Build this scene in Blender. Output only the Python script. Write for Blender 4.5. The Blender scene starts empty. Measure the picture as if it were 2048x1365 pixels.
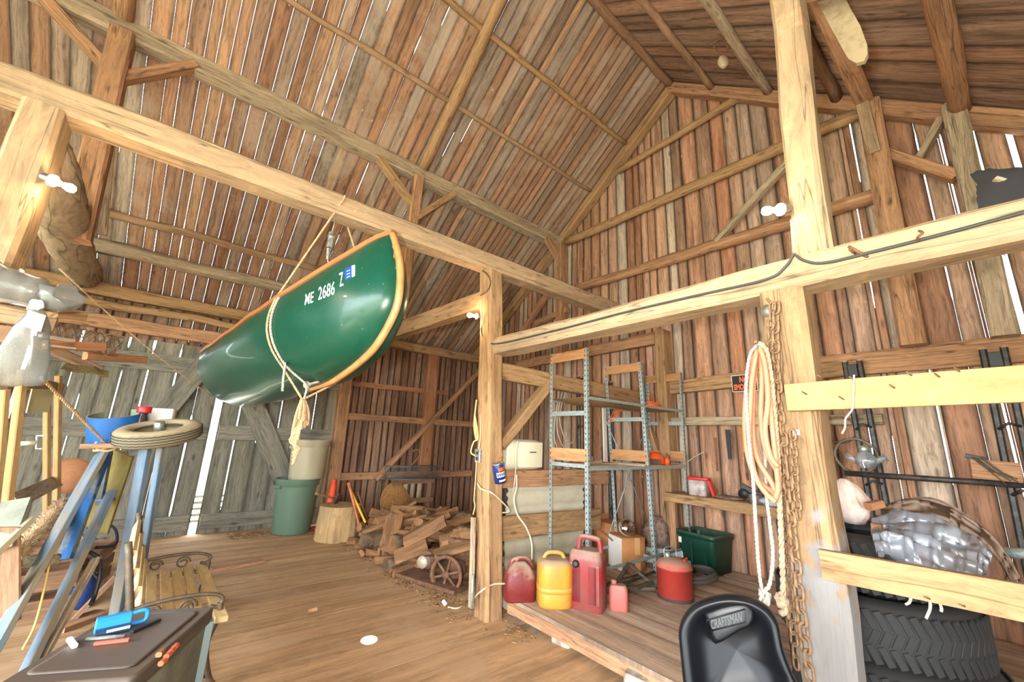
import bpy, bmesh, math, random
from mathutils import Vector, Matrix, noise
from mathutils.bvhtree import BVHTree
R = random.Random(7)
S = bpy.context.scene
COL = S.collection
V3 = Vector
# ------------------------------------------------------------------ camera solved from the barn's vanishing points
CY, CP, CR, CF, CH = 0.68239452, 0.23819655, 0.041508709, 809.4048, 1.5
_f = V3((math.cos(CP)*math.sin(CY), math.cos(CP)*math.cos(CY), math.sin(CP)))
_r = V3((math.cos(CY), -math.sin(CY), 0)); _u = _r.cross(_f)
RT = math.cos(CR)*_r + math.sin(CR)*_u; UP = -math.sin(CR)*_r + math.cos(CR)*_u
CAM = V3((0, 0, CH))
cd = bpy.data.cameras.new('camera'); cam = bpy.data.objects.new('camera', cd); COL.objects.link(cam)
cd.sensor_width = 36; cd.lens = 36*CF/2048; cd.clip_start = 0.02; cd.clip_end = 300
cam.matrix_world = Matrix(((RT.x, UP.x, -_f.x, 0), (RT.y, UP.y, -_f.y, 0), (RT.z, UP.z, -_f.z, CH), (0, 0, 0, 1)))
S.camera = cam
def ray(px, py): return _f + (px-1024)/CF*RT - (py-682.5)/CF*UP
def at(px, py, X=None, Y=None, Z=None, D=None):
    """the point of the barn seen at a photo pixel, on a known plane"""
    d = ray(px, py)
    t = X/d.x if X is not None else Y/d.y if Y is not None else (Z-CH)/d.z if Z is not None else D
    return CAM + d*t
def at_plane(px, py, p, n):
    d = ray(px, py); return CAM + d*((V3(p)-CAM).dot(V3(n))/d.dot(V3(n)))
# ------------------------------------------------------------------ materials
def lin(c):
    return tuple((x/12.92 if x <= .04045 else ((x+.055)/1.055)**2.4) for x in (v/255 for v in c)) + (1,)
def nt(name):
    m = bpy.data.materials.new(name); m.use_nodes = True
    n = m.node_tree.nodes; return m, n, m.node_tree.links, n['Principled BSDF']
def mixc(n, l, a, b, fac, mode='MIX'):
    x = n.new('ShaderNodeMix'); x.data_type = 'RGBA'; x.blend_type = mode
    for s, v in ((0, fac), (6, a), (7, b)):
        if isinstance(v, (tuple, float, int)): x.inputs[s].default_value = v
        else: l.new(v, x.inputs[s])
    return x.outputs[2]
def mathn(n, l, op, a, b=0.5, clamp=False):
    x = n.new('ShaderNodeMath'); x.operation = op; x.use_clamp = clamp
    for i, v in enumerate((a, b)):
        if isinstance(v, (float, int)): x.inputs[i].default_value = v
        else: l.new(v, x.inputs[i])
    return x.outputs[0]
def ramp(n, l, fac, stops):
    r = n.new('ShaderNodeValToRGB'); l.new(fac, r.inputs[0]); e = r.color_ramp.elements
    while len(e) < len(stops): e.new(.5)
    for i, (p, c) in enumerate(stops): e[i].position = p; e[i].color = c
    return r.outputs[0]
def g(v): return (v, v, v, 1)
def wood(name, cols, grain=.55, edge=.0, stain=.35, su=55, sv=1.6, rough=.85, bump=.25, knots=.5, isl=.35, patch=None, specks=0, cracks=0):
    """weathered timber: cols = board colours picked per board, UV in metres (u across, v along)"""
    m, n, l, b = nt(name)
    uv = n.new('ShaderNodeUVMap'); uv.uv_map = 'UVMap'
    geo = n.new('ShaderNodeNewGeometry'); rnd = geo.outputs['Random Per Island']
    k = len(cols)
    base = ramp(n, l, rnd, [((i+.5)/k, lin(c)) for i, c in enumerate(cols)]) if k > 1 else lin(cols[0])
    # shake the brightness of each board on its own
    r2 = mathn(n, l, 'FRACT', mathn(n, l, 'MULTIPLY', rnd, 37.17))
    br = n.new('ShaderNodeMapRange'); l.new(r2, br.inputs[0]); br.inputs[3].default_value = 1-isl; br.inputs[4].default_value = 1+isl*.6
    base = mixc(n, l, base, br.outputs[0], 1.0, 'MULTIPLY')
    mp = n.new('ShaderNodeMapping'); l.new(uv.outputs[0], mp.inputs[0]); mp.inputs['Scale'].default_value = (su, sv, 1)
    # wavy grain
    wn = n.new('ShaderNodeTexNoise'); wn.inputs['Scale'].default_value = 2.2; wn.inputs['Detail'].default_value = 2
    mp0 = n.new('ShaderNodeMapping'); l.new(uv.outputs[0], mp0.inputs[0]); mp0.inputs['Scale'].default_value = (3, .9, 1); l.new(mp0.outputs[0], wn.inputs['Vector'])
    sc = n.new('ShaderNodeVectorMath'); sc.operation = 'SCALE'; l.new(wn.outputs['Color'], sc.inputs[0]); sc.inputs['Scale'].default_value = 5.
    va = n.new('ShaderNodeVectorMath'); va.operation = 'ADD'; l.new(mp.outputs[0], va.inputs[0]); l.new(sc.outputs[0], va.inputs[1])
    gn = n.new('ShaderNodeTexNoise'); gn.inputs['Scale'].default_value = 1; gn.inputs['Detail'].default_value = 7; gn.inputs['Roughness'].default_value = .75
    l.new(va.outputs[0], gn.inputs['Vector'])
    gr = ramp(n, l, gn.outputs['Fac'], [(.30, g(1-grain)), (.44, g(1-.45*grain)), (.54, g(1.0)), (.72, g(1.15))])
    col = mixc(n, l, base, gr, 1.0, 'MULTIPLY')
    # broad dark stains along the board
    sn = n.new('ShaderNodeTexNoise'); sn.inputs['Scale'].default_value = 1; sn.inputs['Detail'].default_value = 3
    mp2 = n.new('ShaderNodeMapping'); l.new(uv.outputs[0], mp2.inputs[0]); mp2.inputs['Scale'].default_value = (9, .8, 1); l.new(mp2.outputs[0], sn.inputs['Vector'])
    sr = ramp(n, l, sn.outputs['Fac'], [(.3, g(1-stain)), (.55, g(1.0)), (.8, g(1+.2*stain))])
    col = mixc(n, l, col, sr, 1.0, 'MULTIPLY')
    if knots:
        vo = n.new('ShaderNodeTexVoronoi'); vo.inputs['Scale'].default_value = 1; vo.inputs['Randomness'].default_value = 1
        mp3 = n.new('ShaderNodeMapping'); l.new(uv.outputs[0], mp3.inputs[0]); mp3.inputs['Scale'].default_value = (6.5, 2.6, 1); l.new(mp3.outputs[0], vo.inputs['Vector'])
        kr = ramp(n, l, vo.outputs['Distance'], [(.03, g(1-knots)), (.10, g(1-knots*.55)), (.16, g(1.0))])
        col = mixc(n, l, col, kr, 1.0, 'MULTIPLY')
    if edge:
        ev = n.new('ShaderNodeUVMap'); ev.uv_map = 'Edge'
        sx = n.new('ShaderNodeSeparateXYZ'); l.new(ev.outputs[0], sx.inputs[0])
        d = mathn(n, l, 'ABSOLUTE', mathn(n, l, 'SUBTRACT', sx.outputs[0], .5))
        d = mathn(n, l, 'ADD', d, mathn(n, l, 'MULTIPLY', mathn(n, l, 'SUBTRACT', sn.outputs['Fac'], .5), .55))
        er = ramp(n, l, d, [(.30, g(1.0)), (.42, g(1-edge*.55)), (.50, g(1-edge))])
        d0 = mathn(n, l, 'ABSOLUTE', mathn(n, l, 'SUBTRACT', sx.outputs[0], .5))
        col = mixc(n, l, col, ramp(n, l, d0, [(.455, g(1.0)), (.485, g(1-.7*edge))]), 1.0, 'MULTIPLY')
        col = mixc(n, l, col, er, 1.0, 'MULTIPLY')
    if patch:      # worn pale or whitewashed areas
        pn = n.new('ShaderNodeTexNoise'); pn.inputs['Scale'].default_value = patch[1]; pn.inputs['Detail'].default_value = 6; pn.inputs['Roughness'].default_value = .7
        l.new(uv.outputs[0], pn.inputs['Vector'])
        pr = ramp(n, l, pn.outputs['Fac'], [(patch[2], g(0)), (patch[2]+.08, g(patch[3]))])
        col = mixc(n, l, col, lin(patch[0]), pr)
    if cracks:     # checks that run along the timber
        cn = n.new('ShaderNodeTexNoise'); cn.inputs['Scale'].default_value = 1; cn.inputs['Detail'].default_value = 2
        mp4 = n.new('ShaderNodeMapping'); l.new(uv.outputs[0], mp4.inputs[0]); mp4.inputs['Scale'].default_value = (13, .55, 1); l.new(mp4.outputs[0], cn.inputs['Vector'])
        ca = mathn(n, l, 'ABSOLUTE', mathn(n, l, 'SUBTRACT', cn.outputs['Fac'], .5))
        col = mixc(n, l, col, ramp(n, l, ca, [(.0, g(1-cracks)), (.006, g(1-.5*cracks)), (.014, g(1))]), 1.0, 'MULTIPLY')
    if specks:     # droppings and pale flecks
        fn = n.new('ShaderNodeTexNoise'); fn.inputs['Scale'].default_value = 16; fn.inputs['Detail'].default_value = 3; l.new(uv.outputs[0], fn.inputs['Vector'])
        col = mixc(n, l, col, lin((226, 216, 204)), ramp(n, l, fn.outputs['Fac'], [(specks, g(0)), (specks+.02, g(.8))]))
    l.new(col, b.inputs['Base Color']); b.inputs['Roughness'].default_value = rough
    b.inputs['Specular IOR Level'].default_value = .25
    if bump:
        bp = n.new('ShaderNodeBump'); bp.inputs['Strength'].default_value = bump; bp.inputs['Distance'].default_value = .006
        l.new(gn.outputs['Fac'], bp.inputs['Height']); l.new(bp.outputs[0], b.inputs['Normal'])
    return m
def plain(name, c, rough=.6, metal=0., c2=None, scale=12, lo=.45, hi=.65, bump=0., detail=5, spec=.5, bscale=None, coat=0):
    """one colour, optionally blotched with a second (dirt, rust, wear)"""
    m, n, l, b = nt(name)
    b.inputs['Roughness'].default_value = rough; b.inputs['Metallic'].default_value = metal; b.inputs['Specular IOR Level'].default_value = spec
    if coat: b.inputs['Coat Weight'].default_value = coat
    b.inputs['Base Color'].default_value = lin(c)
    if c2 or bump:
        tc = n.new('ShaderNodeTexCoord'); tn = n.new('ShaderNodeTexNoise'); tn.inputs['Scale'].default_value = scale
        tn.inputs['Detail'].default_value = detail; tn.inputs['Roughness'].default_value = .65; l.new(tc.outputs['Object'], tn.inputs['Vector'])
        if c2: l.new(ramp(n, l, tn.outputs['Fac'], [(lo, lin(c)), (hi, lin(c2))]), b.inputs['Base Color'])
        if bump:
            bp = n.new('ShaderNodeBump'); bp.inputs['Strength'].default_value = bump; bp.inputs['Distance'].default_value = .01
            if bscale:
                t2 = n.new('ShaderNodeTexNoise'); t2.inputs['Scale'].default_value = bscale; l.new(tc.outputs['Object'], t2.inputs['Vector']); l.new(t2.outputs['Fac'], bp.inputs['Height'])
            else: l.new(tn.outputs['Fac'], bp.inputs['Height'])
            l.new(bp.outputs[0], b.inputs['Normal'])
    return m
def glow(name, c, st):
    m, n, l, b = nt(name); b.inputs['Base Color'].default_value = lin(c); b.inputs['Emission Color'].default_value = lin(c); b.inputs['Emission Strength'].default_value = st
    return m
def dusty(name, c, dust, rough=.5, amount=.75, scale=9, c2=None, spec=.5):
    """paint or plastic with dust lying on what faces up, and scattered grime"""
    m, n, l, b = nt(name)
    geo = n.new('ShaderNodeNewGeometry'); sx = n.new('ShaderNodeSeparateXYZ'); l.new(geo.outputs['Normal'], sx.inputs[0])
    tc = n.new('ShaderNodeTexCoord'); tn = n.new('ShaderNodeTexNoise'); tn.inputs['Scale'].default_value = scale; tn.inputs['Detail'].default_value = 6; tn.inputs['Roughness'].default_value = .7
    l.new(tc.outputs['Object'], tn.inputs['Vector'])
    base = lin(c)
    if c2: base = ramp(n, l, tn.outputs['Fac'], [(.42, lin(c)), (.68, lin(c2))])
    k = mathn(n, l, 'ADD', sx.outputs['Z'], mathn(n, l, 'MULTIPLY', mathn(n, l, 'SUBTRACT', tn.outputs['Fac'], .5), 1.6))
    f = ramp(n, l, k, [(.2, g(0)), (.75, g(amount))])
    l.new(mixc(n, l, base, lin(dust), f), b.inputs['Base Color']); b.inputs['Roughness'].default_value = rough; b.inputs['Specular IOR Level'].default_value = spec
    return m
# ------------------------------------------------------------------ mesh builder
class MB:
    def __init__(s): s.v = []; s.f = []; s.uv = []; s.ed = []; s.sm = []
    def face(s, pts, uvs=None, ed=None, smooth=False):
        i = len(s.v); s.v += [V3(p) for p in pts]; k = len(pts); s.f.append(tuple(range(i, i+k)))
        s.uv.append(uvs or [(p[0], p[1]) for p in pts]); s.ed.append(ed or [(.5, .5)]*k); s.sm.append(smooth)
    def grid(s, rows, close=False, smooth=True, uo=None, vs=1., us=1.):
        """loft: rows of points (shared vertices); close = each row is a ring"""
        i0 = len(s.v); n = len(rows[0])
        for r in rows: s.v += [V3(p) for p in r]
        ou, ov = uo or (R.random()*20, R.random()*20)
        cu = [0]
        for j in range(n): cu.append(cu[-1] + (V3(rows[0][(j+1) % n])-V3(rows[0][j])).length)
        if cu[-1] < 1e-4:
            q = rows[len(rows)//2]; cu = [0]
            for j in range(n): cu.append(cu[-1] + (V3(q[(j+1) % n])-V3(q[j])).length)
        cv = [0]
        for a in range(len(rows)-1): cv.append(cv[-1] + max((V3(rows[a+1][0])-V3(rows[a][0])).length, (V3(rows[a+1][n//2])-V3(rows[a][n//2])).length))
        for a in range(len(rows)-1):
            for j in range(n if close else n-1):
                k = (j+1) % n
                s.f.append((i0+a*n+j, i0+a*n+k, i0+(a+1)*n+k, i0+(a+1)*n+j))
                s.uv.append([(ou+cu[j]*us, ov+cv[a]*vs), (ou+cu[j+1]*us, ov+cv[a]*vs), (ou+cu[j+1]*us, ov+cv[a+1]*vs), (ou+cu[j]*us, ov+cv[a+1]*vs)])
                s.ed.append([(.5, .5)]*4); s.sm.append(smooth)
        return i0, n
    def cap(s, i0, n, row, flip=False, smooth=False):
        idx = [i0+row*n+j for j in range(n)]
        if flip: idx.reverse()
        s.f.append(tuple(idx)); o = (R.random()*20, R.random()*20)
        p0 = s.v[idx[0]]; ax = (s.v[idx[1]]-p0); ax = ax.normalized() if ax.length > 1e-6 else V3((1, 0, 0))
        nn = V3((0, 0, 0))
        for a in range(1, n-1): nn += (s.v[idx[a]]-p0).cross(s.v[idx[a+1]]-p0)
        ay = nn.cross(ax); ay = ay.normalized() if ay.length > 1e-9 else V3((0, 1, 0))
        s.uv.append([(o[0]+(s.v[q]-p0).dot(ax), o[1]+(s.v[q]-p0).dot(ay)) for q in idx]); s.ed.append([(.5, .5)]*n); s.sm.append(smooth)
    def beam(s, p0, p1, w, h, up=(0, 0, 1), hew=.004, seg=None, ch=.12, bow=(0, 0), w1=None, h1=None, wany=0):
        """squared timber from p0 to p1, w across, h along up; hewn = wandering faces"""
        p0, p1 = V3(p0), V3(p1); d = p1-p0; L = d.length; d.normalize(); up = V3(up)
        x = d.cross(up).normalized(); y = x.cross(d).normalized()
        seg = seg or (max(1, int(L/.28)) if hew else 1); c = ch*min(w, h); rows = []
        ph = R.random()*50
        for i in range(seg+1):
            t = i/seg; ww = w+(((w1 or w)-w)*t); hh = h+(((h1 or h)-h)*t)
            j = lambda q: hew*2*noise.noise(V3((ph+q*7.3, t*L*1.7, q)))
            hw, hh2 = ww/2, hh/2
            cc = [(hw-c, -hh2), (hw, -hh2+c), (hw, hh2-c), (hw-c, hh2), (-hw+c, hh2), (-hw, hh2-c), (-hw, -hh2+c), (-hw+c, -hh2)]
            wn = [wany*max(0, noise.noise(V3((ph+q*3.1, t*L*.9, 4)))) for q in range(4)]
            ctr = p0+d*(L*t)+x*(bow[0]*4*t*(1-t))+y*(bow[1]*4*t*(1-t))
            ring = []
            for q, (a, b) in enumerate(cc):
                k = q//2; sx = 1 if a > 0 else -1; sy = 1 if b > 0 else -1
                a2 = a-(wn[k]*sx if q % 2 == 0 and k in (0, 2) or q % 2 == 1 and k in (1, 3) else 0)
                b2 = b-(wn[k]*sy if q % 2 == 1 and k in (0, 2) or q % 2 == 0 and k in (1, 3) else 0)
                ring.append(ctr+x*(a2+j(k if q % 2 else k+9))+y*(b2+j(k+20)))
            rows.append(ring)
        i0, n = s.grid(rows, True, smooth=False)
        s.cap(i0, n, 0, True); s.cap(i0, n, seg)
        return s
    def box(s, p0, p1, w, h, up=(0, 0, 1)):
        return s.beam(p0, p1, w, h, up, hew=0, ch=.04)
    def abox(s, lo, hi, ch=.0):
        """axis box between two corners, grain along the longest side"""
        lo, hi = V3(lo), V3(hi); sz = hi-lo; c = (lo+hi)/2; k = max(range(3), key=lambda i: sz[i])
        a = V3(c); b = V3(c); a[k] = lo[k]; b[k] = hi[k]; o = [i for i in range(3) if i != k]
        up = V3((0, 0, 0)); up[o[1]] = 1
        return s.beam(a, b, sz[o[0]], sz[o[1]], up, hew=0, ch=.06 if ch == 0 else ch)
    def tube(s, pts, r, n=8, cap=True, hew=0., smooth=True, r1=None, vs=1.):
        pts = [V3(p) for p in pts]; m = len(pts); rows = []; pv = None; ph = R.random()*50
        for i, p in enumerate(pts):
            d = (pts[min(i+1, m-1)]-pts[max(i-1, 0)]).normalized()
            if pv is None:
                a = V3((0, 0, 1)) if abs(d.z) < .9 else V3((1, 0, 0)); x = d.cross(a).normalized()
            else:
                x = pv-d*pv.dot(d); x = x.normalized() if x.length > 1e-6 else d.orthogonal().normalized()
            pv = x; y = d.cross(x)
            rr = r[i] if isinstance(r, (list, tuple)) else r+((r1 if r1 is not None else r)-r)*i/max(1, m-1)
            rows.append([p+(x*math.cos(2*math.pi*j/n)+y*math.sin(2*math.pi*j/n))*(rr*(1+hew*noise.noise(V3((ph+j*1.7, i*.9, 1))))) for j in range(n)])
        i0, k = s.grid(rows, True, smooth, vs=vs)
        if cap: s.cap(i0, k, 0, True); s.cap(i0, k, m-1)
        return s
    def lathe(s, prof, c=(0, 0, 0), ax=(0, 0, 1), n=24, smooth=True, cap=(True, True), squash=(1, 1), xdir=None):
        """profile of (radius, height) turned about an axis"""
        ax = V3(ax).normalized(); c = V3(c)
        x = V3(xdir) if xdir else (V3((1, 0, 0)) if abs(ax.x) < .9 else V3((0, 1, 0))); x = (x-ax*x.dot(ax)).normalized(); y = ax.cross(x)
        rows = [[c+ax*h+(x*math.cos(2*math.pi*j/n)*squash[0]+y*math.sin(2*math.pi*j/n)*squash[1])*max(r, 1e-4) for j in range(n)] for r, h in prof]
        i0, k = s.grid(rows, True, smooth)
        if cap[0] and prof[0][0] > .001: s.cap(i0, k, 0, True)
        if cap[1] and prof[-1][0] > .001: s.cap(i0, k, len(rows)-1)
        return s
    def rbox(s, c, sx, sy, sz, r=.03, rot=None, n=3, top=None):
        """box with rounded upright edges; top = list of (height fraction, scale)"""
        rot = rot or Matrix.Identity(3); c = V3(c); ring0 = []
        for (qx, qy, a0) in ((1, 1, 0), (-1, 1, 90), (-1, -1, 180), (1, -1, 270)):
            for k in range(n+1):
                a = math.radians(a0+90*k/n); ring0.append((qx*(sx/2-r)+r*math.cos(a), qy*(sy/2-r)+r*math.sin(a)))
        lev = top or [(0, .94), (.04, 1), (.96, 1), (1, .94)]
        rows = []
        for l_ in lev:
            hgt, q = l_[0], l_[1]; qy = l_[2] if len(l_) > 2 else q
            rows.append([c+rot @ V3((a*q, b*qy, hgt*sz)) for a, b in ring0])
        i0, k = s.grid(rows, True, smooth=True); s.cap(i0, k, 0, True); s.cap(i0, k, len(rows)-1)
        return s
    def sphere(s, c, r, n=16, m=10, sq=(1, 1, 1), jit=0., rot=None):
        c = V3(c); rot = rot or Matrix.Identity(3); ph = R.random()*99; rows = []
        for i in range(m+1):
            t = math.pi*i/m
            row = []
            for j in range(n):
                a = 2*math.pi*j/n; d = V3((math.sin(t)*math.cos(a), math.sin(t)*math.sin(a), math.cos(t)))
                k = 1+jit*noise.noise(d*2.3+V3((ph, 0, 0))); row.append(c+rot @ V3((d.x*r*sq[0]*k, d.y*r*sq[1]*k, d.z*r*sq[2]*k)))
            rows.append(row)
        s.grid(rows, True, True); return s
    def build(s, name, mat, parent=None, weld=True):
        me = bpy.data.meshes.new(name); me.from_pydata(s.v, [], s.f)
        u = me.uv_layers.new(name='UVMap'); e = me.uv_layers.new(name='Edge')
        fu = [c for f in s.uv for q in f for c in q]; fe = [c for f in s.ed for q in f for c in q]
        u.data.foreach_set('uv', fu); e.data.foreach_set('uv', fe)
        me.polygons.foreach_set('use_smooth', s.sm); me.materials.append(mat); me.validate(); me.update()
        o = bpy.data.objects.new(name, me); COL.objects.link(o)
        if parent is not None:
            o.parent = parent; o.matrix_parent_inverse = Matrix.Translation(-parent.location)
        return o
def thing(name, label, cat, loc=(0, 0, 0), group=None):
    o = bpy.data.objects.new(name, None); COL.objects.link(o); o.location = V3(loc); o.empty_display_size = .1
    return tag(o, label, cat, group)
def tag(o, label, cat, group=None, kind=None):
    o['label'] = label; o['category'] = cat
    if group: o['group'] = group
    if kind: o['kind'] = kind
    return o
def struct(o, label=None, cat=None):
    o['kind'] = 'structure'
    if label: o['label'] = label; o['category'] = cat or 'structure'
    return o
def smooth_path(pts, k=6):
    """Catmull-Rom through the points"""
    p = [V3(q) for q in pts]; p = [2*p[0]-p[1]]+p+[2*p[-1]-p[-2]]; out = []
    for i in range(1, len(p)-2):
        for j in range(k):
            t = j/k; a, b, c, d = p[i-1:i+3]
            out.append(.5*((2*b)+(c-a)*t+(2*a-5*b+4*c-d)*t*t+(3*b-a-3*c+d)*t**3))
    return out+[p[-2]]
def rope_tube(mb, pts, r, strands=3, pitch=None, n=5):
    """laid rope: strands wound round the path"""
    pts = [V3(p) for p in pts]
    P = [pts[0]]; step = r*1.1; acc = 0
    for a, b in zip(pts, pts[1:]):
        L = (b-a).length; k = max(1, int(L/step))
        P += [a.lerp(b, (i+1)/k) for i in range(k)]
    pitch = pitch or r*7; m = len(P); pv = None; fr = []
    for i, p in enumerate(P):
        d = (P[min(i+1, m-1)]-P[max(i-1, 0)]).normalized()
        x = d.orthogonal().normalized() if pv is None else (pv-d*pv.dot(d))
        x = x.normalized() if x.length > 1e-6 else d.orthogonal().normalized(); pv = x; fr.append((x, d.cross(x)))
    dist = 0; ds = [0]
    for i in range(1, m): ds.append(ds[-1]+(P[i]-P[i-1]).length)
    for q in range(strands):
        pp = []
        for i in range(m):
            a = 2*math.pi*(q/strands+ds[i]/pitch); x, y = fr[i]; pp.append(P[i]+(x*math.cos(a)+y*math.sin(a))*r*.5)
        mb.tube(pp, r*.56, n)
    return mb
# ================================================================== THE BARN SHELL
XG, YW, YR, ZR = 5.16, 7.56, 2.53, 7.0          # gable, long wall, ridge
SL, SR = .73, .88                              # roof slopes
XB, YB = -4.2, -2.9                            # walls behind and beside the camera
rzl = lambda y: ZR-SL*(y-YR)
rzr = lambda y: ZR-SR*(YR-y)
rz = lambda y: rzl(y) if y > YR else rzr(y)
REDS = [(150, 100, 68), (134, 88, 60), (163, 112, 78), (120, 84, 62), (146, 112, 84), (154, 102, 66), (128, 94, 70)]
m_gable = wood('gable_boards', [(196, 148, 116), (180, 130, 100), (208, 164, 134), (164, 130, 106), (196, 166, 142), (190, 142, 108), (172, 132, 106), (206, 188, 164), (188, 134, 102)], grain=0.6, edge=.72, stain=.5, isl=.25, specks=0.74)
m_roof = wood('roof_boards', [(186, 142, 110), (182, 156, 132), (164, 122, 94), (190, 150, 116), (172, 128, 98), (188, 168, 148), (156, 124, 102), (194, 146, 110), (170, 150, 130)], grain=0.6, edge=0.6, stain=.4, isl=.3, specks=0.75, patch=((184, 168, 148), .5, .52, .4))
m_roofr = wood('right_roof_boards', [(186, 152, 126), (172, 136, 110), (196, 164, 138), (180, 140, 112), (160, 130, 108)], grain=0.7, edge=0.55, stain=.55, isl=.25, specks=0.77)  # right slope boards: heavier grain and stain than the left slope
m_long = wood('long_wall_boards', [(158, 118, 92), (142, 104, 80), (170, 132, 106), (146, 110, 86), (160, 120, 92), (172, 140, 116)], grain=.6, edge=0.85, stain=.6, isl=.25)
m_door = wood('door_boards', [(134, 130, 114), (124, 120, 104), (144, 138, 122), (116, 112, 98), (130, 126, 108)], grain=0.6, edge=0.45, stain=.4, isl=.2, knots=.6)
m_floor = wood('floor_boards', [(198, 160, 118), (193, 155, 113), (202, 166, 124), (190, 152, 110)], grain=0.3, edge=.16, stain=.35, isl=0.1, su=28, sv=1.1, knots=.25, patch=((186, 154, 120), .9, .52, .6))
m_deck = wood('deck_boards', [(200, 174, 148), (192, 164, 138), (208, 184, 158)], grain=.4, edge=0.35, stain=.4, isl=.2, patch=((176, 156, 136), 1.6, .56, .55))
m_pale = wood('pale_timber', [(176, 150, 118), (168, 142, 110)], grain=0.35, stain=0.25, su=24, sv=.9, isl=.06, knots=.3, patch=((212, 170, 130), 2.2, .58, .5), cracks=.6)
m_tan = wood('tan_timber', [(178, 142, 102), (170, 134, 94)], grain=0.45, stain=.25, isl=.12, su=32, cracks=.6)
m_brown = wood('brown_timber', [(187, 142, 104), (177, 133, 98), (196, 152, 113)], grain=0.5, stain=.35, isl=.15, cracks=.6)
m_grey = wood('grey_timber', [(186, 164, 134), (176, 156, 128)], grain=0.55, stain=.35, isl=.12, cracks=.6)
m_dark = wood('dark_timber', [(156, 121, 93), (143, 110, 84)], grain=.45, stain=.45, isl=.15)
m_pole = wood('pole_wood', [(174, 142, 108), (160, 128, 98), (186, 150, 112)], grain=.4, stain=.4, isl=.15, su=20, sv=3)
m_orange = wood('orange_board', [(172, 122, 86), (164, 112, 76)], grain=0.4, stain=.3, isl=.1)
m_fresh = wood('fresh_lumber', [(180, 148, 100), (174, 140, 94)], grain=0.3, stain=0.2, isl=.05, su=20, sv=.8, knots=.35)
m_wash = wood('whitewashed_post', [(156, 126, 92)], grain=0.45, stain=0.35, su=18, sv=1.2, isl=.02, knots=.2, cracks=.6)
_n = m_wash.node_tree.nodes; _l = m_wash.node_tree.links; _b = _n['Principled BSDF']   # lime wash low on the post, worn through in flakes
_tc = _n.new('ShaderNodeNewGeometry'); _sx = _n.new('ShaderNodeSeparateXYZ'); _l.new(_tc.outputs['Position'], _sx.inputs[0])
_tn = _n.new('ShaderNodeTexNoise'); _tn.inputs['Scale'].default_value = 9; _tn.inputs['Detail'].default_value = 6; _l.new(_tc.outputs['Position'], _tn.inputs['Vector'])
_k = mathn(_n, _l, 'ADD', mathn(_n, _l, 'MULTIPLY', mathn(_n, _l, 'SUBTRACT', 1.2, _sx.outputs['Z']), 1.6), mathn(_n, _l, 'MULTIPLY', mathn(_n, _l, 'SUBTRACT', _tn.outputs['Fac'], .5), 2.2))
_src = _b.inputs['Base Color'].links[0].from_socket
_l.new(mixc(_n, _l, _src, lin((132, 132, 132)), ramp(_n, _l, _k, [(.1, g(0)), (.4, g(.85))])), _b.inputs['Base Color'])

def plank_wall(name, mat, O, U, V, N, u0, u1, vlo, vhi, wmin=.14, wmax=.24, gaps=(), th=.025, auto=0., agap=(.006, .012), jag=0, step=.09, extra=()):
    """a skin of boards: each board a thin slab; a gap opens the joint over part of its length"""
    O, U, V, N = V3(O), V3(U), V3(V), V3(N); mb = MB()
    forced = sorted(set([round(q[0], 4) for q in gaps]+[u0, u1]+list(extra))); edges = []
    for a, b in zip(forced, forced[1:]):
        k = max(1, round((b-a)/R.uniform(wmin, wmax))); ws = [R.uniform(.75, 1.25) for _ in range(k)]; t = sum(ws); c = a
        for w in ws: edges.append(c); c += (b-a)*w/t
    edges.append(u1)
    gp = {}
    for q in gaps: gp.setdefault(min(range(len(edges)), key=lambda i: abs(edges[i]-q[0])), []).append((q[1], q[2], q[3]))
    for i in range(1, len(edges)-1):
        if auto and R.random() < auto:
            a, b = vlo(edges[i]), vhi(edges[i]); L = b-a
            for _ in range(R.choice((1, 1, 2, 3))):
                c = a+R.random()*L; gp.setdefault(i, []).append((c, min(b, c+R.uniform(.08, .5)), R.choice((.5, 1, 1))*R.uniform(*agap)))
    def inset(i, v):
        return sum(wd/2 for a, b, wd in gp.get(i, ()) if a <= v <= b)
    for i in range(len(edges)-1):
        a, b = edges[i], edges[i+1]; lo = min(vlo(a), vlo(b)); hiA, hiB = vhi(a), vhi(b); loA, loB = vlo(a), vlo(b)
        ph = R.random()*90; off = (R.random()*30, R.random()*30); dz = R.uniform(0, .006)
        brk = [0.]
        L = max(hiA-loA, hiB-loB); k = max(1, int(L/step)); rows = []
        for j in range(k+1):
            t = j/k; vA = loA+(hiA-loA)*t; vB = loB+(hiB-loB)*t
            rows.append((a+inset(i, vA)+.0006, vA, b-inset(i+1, vB)-.0006, vB))
        for (a1, va, b1, vb), (a2, va2, b2, vb2) in zip(rows, rows[1:]):
            P = lambda u, v, d: O+U*u+V*v+N*(d+dz)
            uv = [(off[0]+a1-a, off[1]+va), (off[0]+b1-a, off[1]+vb), (off[0]+b2-a, off[1]+vb2), (off[0]+a2-a, off[1]+va2)]
            ed = [(0, 0), (1, 0), (1, 1), (0, 1)]
            mb.face([P(a1, va, 0), P(b1, vb, 0), P(b2, vb2, 0), P(a2, va2, 0)], uv, ed)
            mb.face([P(b1, vb, -th), P(a1, va, -th), P(a2, va2, -th), P(b2, vb2, -th)], uv, ed)
            mb.face([P(a1, va, -th), P(a1, va, 0), P(a2, va2, 0), P(a2, va2, -th)], [uv[0]]*2+[uv[3]]*2, [(0, 0)]*4)
            mb.face([P(b1, vb, 0), P(b1, vb, -th), P(b2, vb2, -th), P(b2, vb2, 0)], [uv[1]]*2+[uv[2]]*2, [(1, 0)]*4)
    return mb
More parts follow.
